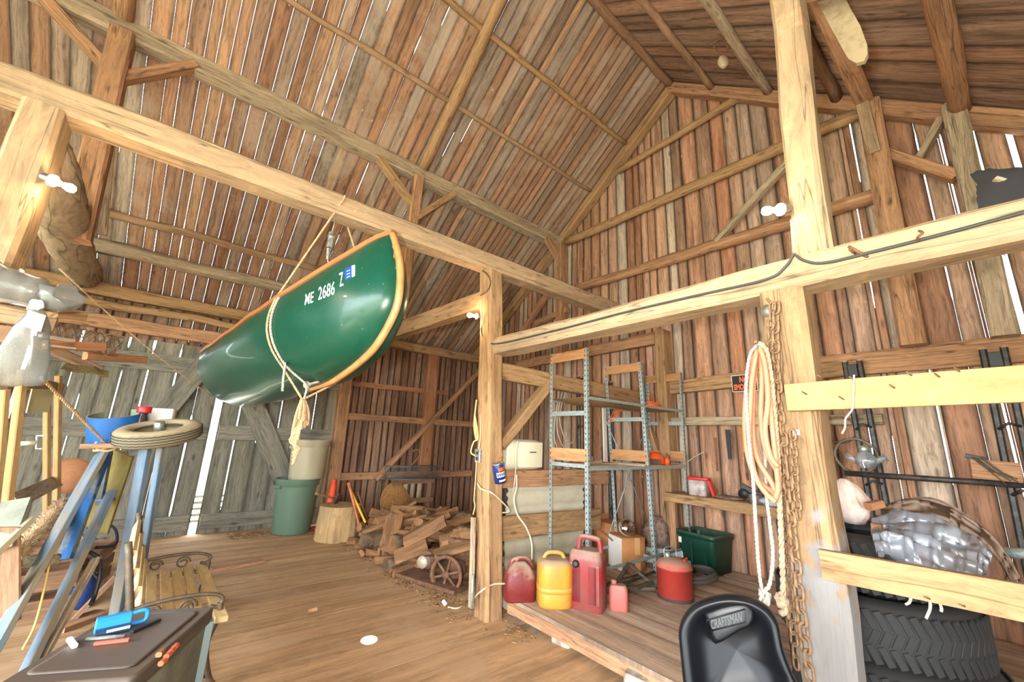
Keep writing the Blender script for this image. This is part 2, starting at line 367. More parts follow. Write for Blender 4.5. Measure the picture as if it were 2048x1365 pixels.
def board_obj(mb, name, mat):
    """keep every board one island so the material can tint it on its own"""
    o = mb.build(name, mat); bm = bmesh.new(); bm.from_mesh(o.data); bmesh.ops.remove_doubles(bm, verts=bm.verts, dist=.0002); bm.to_mesh(o.data); bm.free()
    return o
# floor: boards run with the ridge
fl = plank_wall('floor', m_floor, (0, 0, 0), (0, 1, 0), (1, 0, 0), (0, 0, 1), YB, 7.66, lambda u: XB, lambda u: XG, .18, .28, step=2.)
struct(board_obj(fl, 'floor', m_floor))
# long eave wall: boarded from the door jamb to the gable, and over the door
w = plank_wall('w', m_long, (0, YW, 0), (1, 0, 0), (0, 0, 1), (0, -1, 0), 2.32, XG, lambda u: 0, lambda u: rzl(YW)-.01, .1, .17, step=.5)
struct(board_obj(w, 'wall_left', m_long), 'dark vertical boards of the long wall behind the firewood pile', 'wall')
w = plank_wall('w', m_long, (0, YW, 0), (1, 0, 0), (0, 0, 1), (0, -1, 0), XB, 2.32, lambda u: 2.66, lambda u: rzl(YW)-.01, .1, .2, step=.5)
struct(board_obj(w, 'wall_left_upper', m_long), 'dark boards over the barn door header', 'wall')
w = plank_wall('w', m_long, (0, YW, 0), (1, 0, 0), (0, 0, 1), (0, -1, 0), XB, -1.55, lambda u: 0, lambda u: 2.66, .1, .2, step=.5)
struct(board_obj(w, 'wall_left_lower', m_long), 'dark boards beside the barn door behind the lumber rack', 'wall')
# gable wall
_gs = lambda L: [(a, b_, c, d*.7) for a, b_, c, d in L]
GG = [(.616, 4.3, 5.02, .016), (.967, 3.5, 4.95, .014), (-.384, 3.0, 4.43, .05), (-.197, 2.35, 4.55, .018), (.37, 3.6, 4.35, .02), (.68, 2.9, 4.1, .012), (.157, 2.9, 4.6, .012), (0., 3.4, 4.5, .012), (-.18, 2.4, 3.2, .03), (.392, 1.3, 2.3, .014), (.72, 1.0, 1.65, .007), (.878, 1.45, 2.0, .012), (.02, 1.2, 2.3, .016)]
w = plank_wall('w', m_gable, (XG, 0, 0), (0, 1, 0), (0, 0, 1), (-1, 0, 0), YB, YW, lambda u: 0, lambda u: rz(u)-.01, .14, .22, gaps=_gs(GG), extra=(YR,), auto=.04, agap=(.003, .006), step=.06)
struct(board_obj(w, 'wall_right', m_gable), 'tall red brown board gable wall at the end of the barn', 'wall')
# roof
cl = 1/math.hypot(1, SL); cr = 1/math.hypot(1, SR)
w = plank_wall('w', m_roof, (0, YR, ZR), (1, 0, 0), (0, cl, -SL*cl), (0, -SL*cl, -cl), XB, XG+.1, lambda u: 0, lambda u: (7.85-YR)/cl, .13, .2, auto=.55, agap=(.0015, .005), step=.05, th=.007)
struct(board_obj(w, 'roof_left', m_roof), 'sloping roof of red brown and grey boards over the canoe', 'roof')
w = plank_wall('w', m_roofr, (0, YR, ZR), (1, 0, 0), (0, -cr, -SR*cr), (0, SR*cr, -cr), XB, XG+.1, lambda u: 0, lambda u: (YR-YB+.2)/cr, .18, .28, auto=.02, agap=(.003, .006), step=.3)
struct(board_obj(w, 'roof_right', m_roofr), 'darker roof slope of boards above the loft post', 'roof')
# the walls the camera stands between: end opened low for more light, wagon doorway narrowed to shade the right
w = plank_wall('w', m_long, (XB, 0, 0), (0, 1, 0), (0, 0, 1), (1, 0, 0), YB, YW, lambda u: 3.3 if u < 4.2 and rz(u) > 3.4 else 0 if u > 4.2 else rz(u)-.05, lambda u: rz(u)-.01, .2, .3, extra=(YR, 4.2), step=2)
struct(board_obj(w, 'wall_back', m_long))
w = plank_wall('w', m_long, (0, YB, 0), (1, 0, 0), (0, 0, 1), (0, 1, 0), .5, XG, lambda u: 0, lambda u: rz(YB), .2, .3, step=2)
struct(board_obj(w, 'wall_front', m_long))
# ---- barn doors (outside face of the wall), grey with daylight in the joints
YD = 7.66
def barn_door(name, u0, u1, gaps, label, extra):
    t = thing(name, label, 'door', (u0, YD, .03)); t['kind'] = 'structure'
    p = plank_wall('p', m_door, (0, YD, 0), (1, 0, 0), (0, 0, 1), (0, -1, 0), u0, u1, lambda u: .0, lambda u: 2.72, .2, .29, gaps=_gs(gaps), extra=extra, step=.05)
    o = board_obj(p, 'door_boards', m_door); o.parent = t; o.matrix_parent_inverse = Matrix.Translation(-t.location)
    for z, h in ((2.36, .24), (1.42, .22), (.17, .2)):
        MB().beam((u0+.02, YD-.025, z), (u1-.02, YD-.025, z), .035, h, hew=.003).build('door_rail', m_door, t)
    return t
D1 = [(-1.105, 1.95, 2.5, .012), (-.98, .9, 1.85, .014), (-.64, 1.5, 2.2, .016), (-.376, 1.6, 2.5, .02), (-.067, 1.9, 2.6, .02), (.224, .3, 1.65, .028), (-.45, .3, 1.2, .012), (-1.105, 2.5, 2.72, .03), (-.64, 2.52, 2.72, .03), (-.376, 2.52, 2.72, .04), (.224, 2.52, 2.72, .03)]
t = barn_door('door_1', -1.5, .47, D1, 'grey weathered barn door with daylight in its joints behind the blue trestle', (-.98,))
MB().beam(at(432, 700, Y=YD-.06), at(322, 832, Y=YD-.06), .26, .035, (0, 1, 0), hew=.003).build('door_brace', m_door, t)
D2 = [(.803, .35, 1.95, .022), (1.372, 1.5, 2.3, .014), (1.09, 1.3, 2.0, .008), (1.637, 1.3, 2.4, .012), (1.88, 1.2, 2.2, .014), (.803, 2.52, 2.72, .03), (1.637, .9, 1.3, .01)]
t = barn_door('door_2', .56, 2.3, D2, 'grey weathered barn door behind the two stacked trash cans', ())
MB().beam(at(498, 790, Y=YD-.06), at(578, 985, Y=YD-.06), .3, .035, (0, 1, 0), hew=.003).build('door_brace', m_door, t)
# stacked boards or lath seen outside through the gap between the doors
for i in range(5):
    o = MB().abox((.3, 8.3, .05+.09*i), (.9, 8.34, .085+.09*i)).build('outside_step', m_door); struct(o)
# outside ground
gm, n, l, b = nt('meadow'); b.inputs['Base Color'].default_value = lin((186, 184, 156)); b.inputs['Roughness'].default_value = 1
mb = MB(); mb.face([(-60, -60, -.35), (60, -60, -.35), (60, 60, -.35), (-60, 60, -.35)]); o = mb.build('ground_outside', gm); struct(o)
# ------------------------------------------------------------------ the timber frame, one object each
def timber(name, label, cat, mat, p0, p1, w, h, up=(0, 0, 1), **k):
    return struct(MB().beam(p0, p1, w, h, up, **k).build(name, mat), label, cat)
def pole(name, label, cat, mat, p0, p1, r, r1=None, bend=.02, kind='structure'):
    p0, p1 = V3(p0), V3(p1); k = max(4, int((p1-p0).length/.25)); ph = R.random()*99
    pts = [p0.lerp(p1, i/k)+V3((0, noise.noise(V3((ph, i*.35, 0)))*bend, noise.noise(V3((ph, i*.35, 7)))*bend)) for i in range(k+1)]
    o = MB().tube(pts, r, 10, hew=.25, r1=r1).build(name, mat); return struct(o, label, cat)
XE = XB+.06
timber('plate_beam', 'long pale hewn beam the canoe hangs from', 'beam', m_pale, (XE, 3.25, 3.285), (5.1, 3.25, 3.285), .2, .18, hew=.007)
timber('roof_purlin', 'grey purlin under the left roof slope carried on braced posts', 'beam', m_grey, (XE, 4.92, 5.26), (5.12, 4.95, 5.16), .19, .2, hew=.008)
timber('roof_purlin', 'brown purlin under the right roof slope behind the rounded board', 'beam', m_brown, (XE, .44, 5.0), (5.12, .44, 5.05), .15, .15, hew=.006)
timber('purlin_post', 'braced post under the grey purlin above the middle of the long pale beam', 'post', m_brown, (2.1, 5.0, 3.0), (2.1, 4.88, 5.1), .15, .15, (1, 0, 0))
timber('purlin_post', 'braced post under the grey purlin near the hanging bulb at the far left', 'post', m_brown, (-.9, 4.85, 3.0), (-1.03, 4.88, 5.15), .18, .18, (1, 0, 0))
timber('purlin_post', 'post against the gable under the end of the grey purlin', 'post', m_brown, (5.03, 4.8, 2.9), (5.03, 4.85, 5.08), .16, .19, (1, 0, 0))
timber('purlin_post', 'post against the gable under the brown purlin with a pale patch', 'post', m_brown, (4.95, .44, 2.45), (4.95, .42, 5.0), .18, .17, (1, 0, 0))
timber('gable_post', 'short wide post against the gable beside the black cloth', 'post', m_grey, (5.0, -.08, 2.45), (5.0, -.12, 4.62), .15, .2, (1, 0, 0))
for a, b_, nm, lb in (((758, 318), (836, 425), m_tan, 'left brace of the post above the middle of the long pale beam'), ((908, 388), (826, 440), m_tan, 'right brace of the post above the middle of the long pale beam'),
                      ((86, -6), (212, 134), m_brown, 'upper brace of the post near the hanging bulb at far left'), ((392, 132), (228, 160), m_brown, 'lower right brace of the post near the hanging bulb at far left'),
                      ((1092, 474), (1140, 560), m_brown, 'brace from the grey purlin down to the gable post')):
    timber('knee_brace', lb, 'brace', nm, at(*a, Y=4.88), at(*b_, Y=4.9), .09, .12, (0, 1, 0))
timber('knee_brace', 'short level brace between the two gable posts at right', 'brace', m_brown, at(1762, 305, X=5.0), at(1915, 355, X=5.0), .1, .12, (1, 0, 0))
timber('knee_brace', 'mouldy diagonal brace beside the short wide gable post', 'brace', m_grey, at(1898, 212, X=5.04), at(1836, 325, X=5.04), .06, .12, (1, 0, 0))
timber('tie_beam', 'tie beam from the middle post back to the long wall behind the canoe', 'beam', m_tan, (2.36, 3.2, 2.92), (2.1, 7.5, 2.92), .16, .2, hew=.006)
# crooked log tie at the left bent
_lp = smooth_path([at(100, 262, Y=3.37), at(104, 320, Y=3.6), at(112, 385, Y=4.1), at(128, 455, Y=5.0), at(148, 512, Y=6.1), at(170, 552, Y=7.3)], 6)
_lr = smooth_path([V3((r_, 0, 0)) for r_ in (.06, .11, .15, .165, .165, .16)], 6)
struct(MB().tube(_lp, [q.x for q in _lr], 16, hew=.14).build('tie_log', m_grey), 'crooked grey log tie below the hanging bulb at far left', 'beam')
timber('batten', 'thin grey batten beside the braced post at far left', 'batten', m_grey, at(224, 268, Y=4.98), at(204, 470, Y=4.98), .06, .03, (0, 1, 0))
timber('main_post', 'squared tan post in the middle that carries the outlet box', 'post', m_tan, (2.41, 3.13, 0), (2.33, 3.26, 3.2), .19, .18, (1, 0, 0), hew=.008)
timber('main_post', 'squared pale post at far left holding a light bulb', 'post', m_pale, (-.85, 3.24, 0), (-.86, 3.24, 3.2), .24, .175, (1, 0, 0), hew=.008)
timber('cross_beam', 'pale hewn beam with a black cable running from the middle post to the right', 'beam', m_pale, (2.4, 3.15, 2.385), (2.4, YB+.05, 2.385), .2, .165, hew=.009)
timber('main_post', 'thick whitewashed post at right hung with hose and chains', 'post', m_wash, (2.41, .66, 0), (2.39, .66, 2.31), .2, .18, (1, 0, 0), hew=.012, seg=14, wany=.05)
timber('loft_post', 'pale post above the cross beam holding a light bulb', 'post', m_pale, (2.39, .505, 2.46), (2.39, .43, rzr(.43)-.07), .15, .15, (1, 0, 0), hew=.01, wany=.05)
timber('slanted_strut', 'pale slanting timber at the top right corner', 'strut', m_pale, (2.4, .46, 4.26), (2.4, -2.2, 1.9+.6), .16, .2, (1, 0, 0), hew=.006)
timber('interior_girt', 'tan beam from the middle post to the gable behind the steel shelves', 'beam', m_tan, (2.45, 3.25, 2.17), (5.1, 3.25, 2.12), .12, .17, hew=.006)
timber('knee_brace', 'diagonal brace beside the middle post above the beige case', 'brace', m_tan, at(998, 893, Y=3.22), at(1100, 764, Y=3.22), .1, .13, (0, 1, 0))
timber('eave_plate', 'eave plate along the top of the long wall', 'beam', m_tan, (XE, 7.46, 3.22), (5.1, 7.46, 3.22), .16, .17, hew=.006)
timber('door_header', 'timber header over the barn doors', 'beam', m_brown, (-1.7, 7.48, 2.8), (2.35, 7.48, 2.8), .12, .18, hew=.006)
timber('door_jamb', 'brown corner post where the barn doors end', 'post', m_brown, (2.3, 7.47, 0), (2.28, 7.47, 3.14), .16, .2, (1, 0, 0))
timber('door_jamb', 'post beside the barn door behind the lumber rack', 'post', m_dark, (-1.6, 7.47, 0), (-1.6, 7.47, 3.14), .16, .18, (1, 0, 0))
for z, w_, lb in ((1.78, .12, 'upper girt of the long wall'), (.76, .13, 'lower girt of the long wall behind the wire basket')):
    timber('wall_girt', lb, 'girt', m_brown, (2.38, 7.48, z), (5.1, 7.48, z), .1, w_)
timber('wall_girt', 'thin orange brown board nailed across the long wall', 'girt', m_orange, at(686, 766, Y=7.5), at(896, 787, Y=7.5), .03, .09)
timber('wall_post', 'orange brown post in the long wall', 'post', m_orange, (3.98, 7.47, .72), (3.98, 7.47, 3.14), .12, .24, (1, 0, 0))
timber('wall_brace', 'long diagonal brace on the long wall', 'brace', m_brown, (3.0, 7.4, .7), (5.1, 7.4, 2.95), .08, .11, (0, 1, 0))
pole('roof_pole', 'thick round log under the roof above the barn doors', 'pole', m_grey, (XE, 6.93, 3.70), (2.2, 6.98, 3.64), .1, .085, .03)
pole('roof_pole', 'thin round pole under the roof above the thick log', 'pole', m_pole, (XE, 6.56, 4.0), (2.3, 6.58, 3.96), .055, .045, .03)
pole('roof_pole', 'round pole just below the eave plate', 'pole', m_tan, (XE, 7.36, 3.06), (1.6, 7.38, 3.0), .06, .05, .03)
pole('roof_pole', 'lower thin pole nailed across the left roof boards', 'pole', m_pole, (XE, 4.07, rzl(4.07)-.04), (5.06, 4.09, rzl(4.09)-.04), .036, .03, .02)
pole('roof_pole', 'upper thin pole nailed across the left roof boards', 'pole', m_tan, (XE, 3.33, rzl(3.33)-.05), (5.06, 3.36, rzl(3.36)-.05), .045, .035, .02)
pole('ridge_pole', 'rust brown ridge pole spotted with droppings', 'pole', m_dark, (XE, YR, ZR-.06), (5.12, YR, ZR-.06), .06, .06, .02)
pole('roof_rafter', 'peeled orange brown rafter pole above the braced middle post', 'rafter', m_tan, (2.1, 2.62, rzl(2.62)-.07), (2.14, 4.82, rzl(4.82)-.07), .07, .08, .04)
pole('roof_rafter', 'rafter pole above the braced post at far left', 'rafter', m_brown, (-1.0, 2.62, rzl(2.62)-.07), (-1.05, 4.82, rzl(4.82)-.07), .08, .08, .03)
pole('roof_pole', 'slim round pole under the right roof nearest the ridge', 'pole', m_pole, (XE, 1.95, rzr(1.95)-.06), (5.05, 1.93, rzr(1.93)-.06), .05, .045, .03)
pole('roof_pole', 'grey round pole under the right roof with a hanging tool', 'pole', m_grey, (XE, 1.27, rzr(1.27)-.06), (5.05, 1.28, rzr(1.28)-.06), .065, .055, .03)
pole('roof_pole', 'dark mouldy pole under the right roof behind the loft post', 'pole', m_dark, (XE, .6, rzr(.6)-.07), (5.05, .66, rzr(.66)-.07), .055, .055, .03)
pole('roof_pole', 'rust brown pole under the right roof above the short wide post', 'pole', m_brown, (XE, -.12, rzr(-.12)-.08), (5.05, -.15, rzr(-.15)-.08), .08, .075, .03)
timber('gable_rafter', 'rafter along the left edge of the gable', 'rafter', m_tan, (5.06, YR-.02, ZR-.1), (5.06, 7.5, rzl(7.5)-.1), .16, .14, (0, 0, 1))
timber('gable_rafter', 'rafter along the right edge of the gable', 'rafter', m_brown, (5.06, YR+.02, ZR-.1), (5.06, YB+.1, rzr(YB+.1)-.1), .16, .15, (0, 0, 1))
pole('gable_girt', 'highest thin pole across the gable', 'girt', m_tan, at(1237, 342, X=5.06), at(1497, 184, X=5.06), .055, .05, .02)
pole('gable_girt', 'long round pole across the gable ending at the grey purlin', 'girt', m_tan, at(1133, 485, X=5.04), at(1722, 224, X=5.04), .075, .07, .02)
pole('gable_girt', 'rough brown pole across the gable behind the bulb of the loft post', 'girt', m_brown, (5.05, 4.5, 4.11), (5.05, .4, 4.03), .075, .075, .03)
timber('gable_girt', 'short level girt left of the gable post under the grey purlin', 'girt', m_brown, at(1072, 648, X=5.05), at(1136, 620, X=5.05), .1, .11)
timber('wall_brace', 'diagonal brace at the low left corner of the gable', 'brace', m_brown, at(1100, 580, X=5.03), at(1040, 672, X=5.03), .09, .1, (1, 0, 0))
timber('wall_brace', 'grey diagonal pole behind the lit bulb of the loft post', 'brace', m_grey, at(1580, 320, X=5.02), at(1432, 484, X=5.02), .08, .09, (1, 0, 0))
timber('gable_girt', 'dark girt across the gable above the steel shelves', 'girt', m_brown, (5.07, 7.4, 2.9), (5.07, 2.95, 2.97), .1, .17)
timber('gable_post', 'post in the middle of the gable behind the steel shelves', 'post', m_tan, (5.06, 2.9, .3), (5.06, 2.9, 3.05), .14, .24, (1, 0, 0))
timber('wall_brace', 'diagonal brace behind the orange helmet', 'brace', m_brown, at(1292, 838, X=5.02), at(1352, 1010, X=5.02), .06, .1, (1, 0, 0))
timber('gable_girt', 'pale girt across the gable that holds the warning sign', 'girt', m_tan, (5.08, 3.0, 2.25), (5.08, .98, 2.33), .07, .17)
timber('gable_girt', 'wide brown girt across the gable above the tires', 'girt', m_brown, (5.08, 1.4, 2.35), (5.08, YB, 2.38), .07, .22)
timber('gable_girt', 'grey tool rail across the gable above the wall bench', 'girt', m_grey, (5.08, 2.85, 1.81), (5.08, .75, 1.82), .08, .1)
timber('gable_girt', 'short girt behind the whitewashed post', 'girt', m_brown, (5.08, 1.3, 2.09), (5.08, .6, 2.12), .07, .13)
# pale patch on the gable post
struct(MB().beam(at(1716, 172, X=4.84), at(1748, 305, X=4.84), .012, .1, (0, 1, 0), hew=.002).build('patch_board', m_pale), 'pale patch board nailed to the gable post', 'board')
# ================================================================== CANOE AND ITS HOIST
m_hull = dusty('green_canvas_paint', (10, 66, 50), (70, 120, 100), rough=.3, amount=.05, scale=14, c2=(16, 72, 55))
_n = m_hull.node_tree.nodes; _l = m_hull.node_tree.links; _b = _n['Principled BSDF']; _b.inputs['Coat Weight'].default_value = .12; _b.inputs['Specular IOR Level'].default_value = .4
_tc = _n.new('ShaderNodeTexCoord'); _mp = _n.new('ShaderNodeMapping'); _mp.inputs['Scale'].default_value = (1, 9, 1.6); _mp.inputs['Rotation'].default_value = (.3, 0, 0); _l.new(_tc.outputs['Object'], _mp.inputs[0])
_v = _n.new('ShaderNodeTexVoronoi'); _v.inputs['Scale'].default_value = 5; _l.new(_mp.outputs[0], _v.inputs['Vector'])
_src = _b.inputs['Base Color'].links[0].from_socket
_l.new(mixc(_n, _l, _src, lin((150, 176, 150)), ramp(_n, _l, _v.outputs['Distance'], [(.035, g(.8)), (.06, g(0))])), _b.inputs['Base Color'])
m_gun = wood('varnished_gunwale', [(160, 106, 64)], grain=.25, stain=.2, isl=.02, knots=0, rough=.4)
m_brass = plain('stem_band_wood', (184, 134, 84), .4, 0, (166, 112, 64), 9)
m_canvas_in = wood('canoe_ribs', [(170, 116, 66)], grain=.3, isl=.02)
m_white = plain('white_vinyl', (226, 228, 226), .5)
m_manila = plain('manila_rope', (198, 168, 130), .9, 0, (168, 136, 100), 40, bump=.3)
m_wrope = plain('white_rope', (172, 168, 156), .85, 0, (148, 142, 126), 50, bump=.3)
CB, CS = V3((1.0, 2.65, 0)), V3((.41, 7.18, 0))
cax = (CS-CB).normalized(); clat = V3((-cax.y, cax.x, 0))*1.0           # clat points to the side that faces the camera (-X)
if clat.x > 0: clat = -clat
CL = (CS-CB).length
def cpix(px, py): 
    p = at_plane(px, py, CB, clat); return ((p-CB).dot(cax), p.z)
stem = [cpix(*q) for q in ((786, 466), (797, 505), (802, 550), (797, 605), (780, 648), (752, 694), (722, 724), (690, 748), (655, 768))]
def hull_profile(k):
    """keel line, bow half read from the photo, stern half mirrored in shape"""
    return k
keel = [V3((u, 0, z)) for u, z in stem]
zk = keel[-1].z
tail = [(1.5, zk-.05), (2.1, zk-.1), (2.8, zk-.12), (3.4, zk-.1), (3.9, zk-.03), (4.2, zk+.08), (4.4, zk+.22), (4.5, zk+.38), (CL, zk+.58)]
keel += [V3((u, 0, z)) for u, z in tail if u > keel[-1].x+.1]
zt = keel[0].z
gun_pts = [(0, zt), (.22, zt-.155), (.5, zt-.295), (.8, zt-.41), (1.15, zt-.5), (1.7, zt-.585), (2.4, zt-.64), (3.1, zt-.62), (3.7, zt-.55), (4.15, zt-.46), (4.4, zt-.4), (CL, zk+.58)]
def interp(tab, u):
    for (a, x), (b_, y) in zip(tab, tab[1:]):
        if u <= b_:
            t = max(0, (u-a)/(b_-a)); return x+(y-x)*t
    return tab[-1][1]
half = [(0, 0), (.1, .10), (.25, .19), (.5, .30), (.85, .41), (1.3, .48), (1.9, .51), (2.6, .51), (3.2, .46), (3.7, .36), (4.1, .23), (4.4, .1), (CL, 0)]
def cw(u, w, z): return CB+cax*u+clat*w+V3((0, 0, z))
NS, NV = 60, 14
kl = smooth_path(keel, 8); ds = [0]
for a, b_ in zip(kl, kl[1:]): ds.append(ds[-1]+(b_-a).length)
def keel_at(t):
    d = t*ds[-1]
    for i in range(len(kl)-1):
        if d <= ds[i+1]: return kl[i].lerp(kl[i+1], (d-ds[i])/max(1e-6, ds[i+1]-ds[i]))
    return kl[-1]
def hull_point(t, v, side, inset=0.):
    k = keel_at(t)
    ug = CL*(t**1.12 if t < .5 else 1-(1-t)**1.12*(.5**1.12/.5**1.12)); ug = CL*t if True else ug
    gz = interp(gun_pts, ug); b_ = interp(half, ug)
    u = ug+(k.x-ug)*(v**1.5); z = gz+(k.z-gz)*v
    w = b_*(1-v**2.6)**.62*(1+.06*math.sin(math.pi*min(1, v*1.4)))
    return cw(u, side*max(0, w-inset), z+(inset if v > .9 else 0))
def hull_rows(inset):
    rows = []
    for i in range(NS+1):
        t = i/NS; rows.append([hull_point(t, j/NV, 1, inset) for j in range(NV+1)]+[hull_point(t, j/NV, -1, inset) for j in range(NV-1, -1, -1)])
    return rows
canoe = thing('canoe', 'big green canoe with registration letters hung from the long pale beam', 'canoe', cw(0, 0, zt))
hm = MB(); hm.grid(hull_rows(0)); hull = hm.build('hull', m_hull, canoe)
hi = MB(); hi.grid([list(reversed(r)) for r in hull_rows(.012)]); hi.build('hull_lining', m_canvas_in, canoe)
for sd in (1, -1):
    pts = [hull_point(i/NS, 0, sd)+clat*sd*.008+V3((0, 0, .004)) for i in range(NS+1)]
    mb = MB(); rows = []
    for p in pts: rows.append([p+clat*sd*a+V3((0, 0, c)) for a, c in ((.012, -.018), (.012, .016), (-.022, .016), (-.022, -.018))])
    i0, k = mb.grid(rows, True, False); mb.cap(i0, k, 0, True); mb.cap(i0, k, NS); mb.build('gunwale', m_gun, canoe)
mb = MB(); rows = []
for i, k in enumerate([keel_at(q/60*.36) for q in range(61)]):
    wd_ = .022 if i < 44 else .022-(i-44)*.0008; nx = keel_at(min(1, i/60*.36+.004)); d = (nx-k); d = d.normalized() if d.length > 1e-6 else V3((0, 0, -1)); o = V3((d.z, 0, -d.x)); o = o if (o.x < 0 or o.z < 0) else -o
    if i == 0: o = V3((-1, 0, 0))
    rows.append([cw(k.x, -wd_, k.z), cw(k.x+o.x*.02, -wd_*.6, k.z+o.z*.02), cw(k.x+o.x*.02, wd_*.6, k.z+o.z*.02), cw(k.x-o.x*.012, wd_*1.25, k.z-o.z*.012), cw(k.x-o.x*.012, -wd_*1.25, k.z-o.z*.012)])
i0, k = mb.grid(rows, True, True); mb.cap(i0, k, 0, True); mb.cap(i0, k, 60); mb.build('stem_band', m_brass, canoe)
for u in (1.35, 2.3, 3.3):
    hw = interp(half, u); zz = interp(gun_pts, u); MB().beam(cw(u, hw, zz-.02), cw(u, -hw, zz-.02), .07, .025, hew=0).build('thwart', m_gun, canoe)
mb = MB(); mb.face([cw(u, s_*interp(half, u)*.98, interp(gun_pts, u)+.01) for u, s_ in ((0.02, 1), (.45, 1), (.45, -1), (.02, -1))]); mb.build('bow_deck', m_gun, canoe)
# lettering laid on the curved flank
_bm = bmesh.new(); _bm.from_mesh(hull.data); HB = BVHTree.FromBMesh(_bm)
def on_hull(px, py, lift=.003):
    d = ray(px, py).normalized(); h = HB.ray_cast(CAM, d)
    return (h[0]-d*lift) if h[0] is not None else at(px, py, Y=3)
def text_mesh(s, bold=.02):
    c = bpy.data.curves.new('t', 'FONT'); c.body = s; c.resolution_u = 3; c.offset = bold
    o = bpy.data.objects.new('t', c); COL.objects.link(o); bpy.context.view_layer.update()
    me = o.evaluated_get(bpy.context.evaluated_depsgraph_get()).to_mesh(); vs = [v.co.copy() for v in me.vertices]; fs = [tuple(p.vertices) for p in me.polygons]
    o.to_mesh_clear(); bpy.data.objects.remove(o); bpy.data.curves.remove(c)
    x0, x1 = min(v.x for v in vs), max(v.x for v in vs); y0, y1 = min(v.y for v in vs), max(v.y for v in vs)
    return [((v.x-x0)/(x1-x0), (v.y-y0)/(y1-y0)) for v in vs], fs
def text_on(name, s, quad, mat, parent, place, bold=.02):
    """letters stretched over a four-cornered patch: quad = lower left, lower right, upper right, upper left"""
    vs, fs = text_mesh(s, bold); mb = MB(); a, b_, c, d = [V3((*q, 0)) if len(q) == 2 else V3(q) for q in quad]
    P = [place(a.lerp(b_, x).lerp(d.lerp(c, x), y)) for x, y in vs]
    for f in fs: mb.face([P[i] for i in f])
    return mb.build(name, mat, parent)
pl = lambda q: on_hull(q.x, q.y)
for s_, q in (('ME', ((609, 611), (626, 605), (628, 583), (611, 589))), ('2686', ((636, 601), (669, 589), (670, 562), (637, 575))), ('Z', ((679, 574), (687, 571), (686, 544), (678, 547)))):
    text_on('registration_letters', s_, q, m_white, canoe, pl, .008)
m_sticker = plain('blue_sticker', (16, 66, 170), .45)
def hull_patch(name, quad, mat, n=6, lift=.003):
    mb = MB(); a, b_, c, d = [V3((*q, 0)) for q in quad]
    mb.grid([[on_hull(*(a.lerp(b_, i/n).lerp(d.lerp(c, i/n), j/n)).xy, lift) for i in range(n+1)] for j in range(n+1)]); return mb.build(name, mat, canoe)
st = hull_patch('validation_sticker', ((690, 561), (704, 555), (703, 532), (689, 539)), m_sticker)
hull_patch('sticker_edge', ((704, 555), (710, 552), (710, 530), (703, 532)), m_white)
for i in range(3):
    hull_patch('sticker_print', ((693, 556-6*i), (700, 553-6*i), (700, 551.6-6*i), (693, 554.6-6*i)), m_white, 2, .0045)
_bm.free()
# ---- hoist gear
pb = V3((.86, 3.25, 0))
YH = 3.55
def hp(px, py, y=YH): return at(px, py, Y=y)
strap = thing('rope_hoist', 'grey metal pulley block with a white bridle above the canoe', 'pulley', hp(660, 500, 3.3))
m_galv = plain('dull_zinc', (168, 172, 164), .45, .7, (120, 122, 112), 30)
blk = MB(); c0, c1 = hp(664, 466, 3.3), hp(655, 520, 3.3)
blk.beam(c0, c0.lerp(c1, .55), .045, .03, (0, 1, 0), hew=0, ch=.3); blk.build('pulley_block', m_galv, strap)
MB().beam(c0.lerp(c1, .6), c1, .04, .035, (0, 1, 0), hew=0, ch=.3, w1=.02).build('lower_block', m_galv, strap)
MB().lathe([(.02, -.022), (.026, -.018), (.026, .018), (.02, .022)], c0.lerp(c1, .15), (1, 0, .2), 14).build('sheave', m_steel0 if 'm_steel0' in globals() else m_galv, strap)
MB().tube([hp(674, 425, 3.3), c0], .004, 6).build('hanger_wire', m_galv, strap)
MB().tube(smooth_path([c1, c1+V3((0.012, 0, -.03)), c1+V3((-.012, 0, -.05)), hp(655, 531, 3.3)]), .006, 6).build('hook', m_galv, strap)
def hull_sec(u0, extra=.008):
    """closed path round the hull, square to its axis, from gunwale to gunwale"""
    P = []
    for sd, rng in ((1, range(0, NV+1)), (-1, range(NV-1, -1, -1))):
        for j in rng:
            v = j/NV; lo, hi = 0., 1.
            for _ in range(30):
                t = (lo+hi)/2
                if (hull_point(t, v, sd)-CB).dot(cax) < u0: lo = t
                else: hi = t
            p = hull_point(t, v, sd); c = cw(u0, 0, zt-.62); o = p-c; o -= cax*o.dot(cax); P.append(p+o.normalized()*extra)
    return P
T0 = .86
sec = hull_sec(T0)
hook = hp(655, 531, 3.3)
kn = hp(614, 770, 3.42)
sl = thing('sling_rope', 'white rope sling knotted under the canoe bow', 'rope', sec[0])
wr = MB(); rope_tube(wr, [hook.lerp(sec[0], i/14)+V3((0, 0, -.02*math.sin(math.pi*i/14))) for i in range(15)], .009); rope_tube(wr, [hook.lerp(sec[-1], i/10) for i in range(11)], .009)
wr.build('bridle', m_wrope, sl)
wr = MB(); rope_tube(wr, sec[:NV-1], .010); rope_tube(wr, [sec[NV-2].lerp(kn, i/8) for i in range(9)], .010); rope_tube(wr, [kn.lerp(sec[NV+4], i/10) for i in range(11)]+sec[NV+5:], .010)
wr.build('loop', m_wrope, sl)
wr = MB()
for q in range(3): wr.tube([kn+V3((math.cos(a+q)*.02, math.sin(a*1.3+q)*.02, math.sin(a)*.022-.01*q)) for a in [k*.5 for k in range(14)]], .009, 6)
rope_tube(wr, smooth_path([kn, kn+V3((.0, -.01, -.05)), kn+V3((-.006, 0, -.12)), kn+V3((-.01, 0, -.2))]), .009)
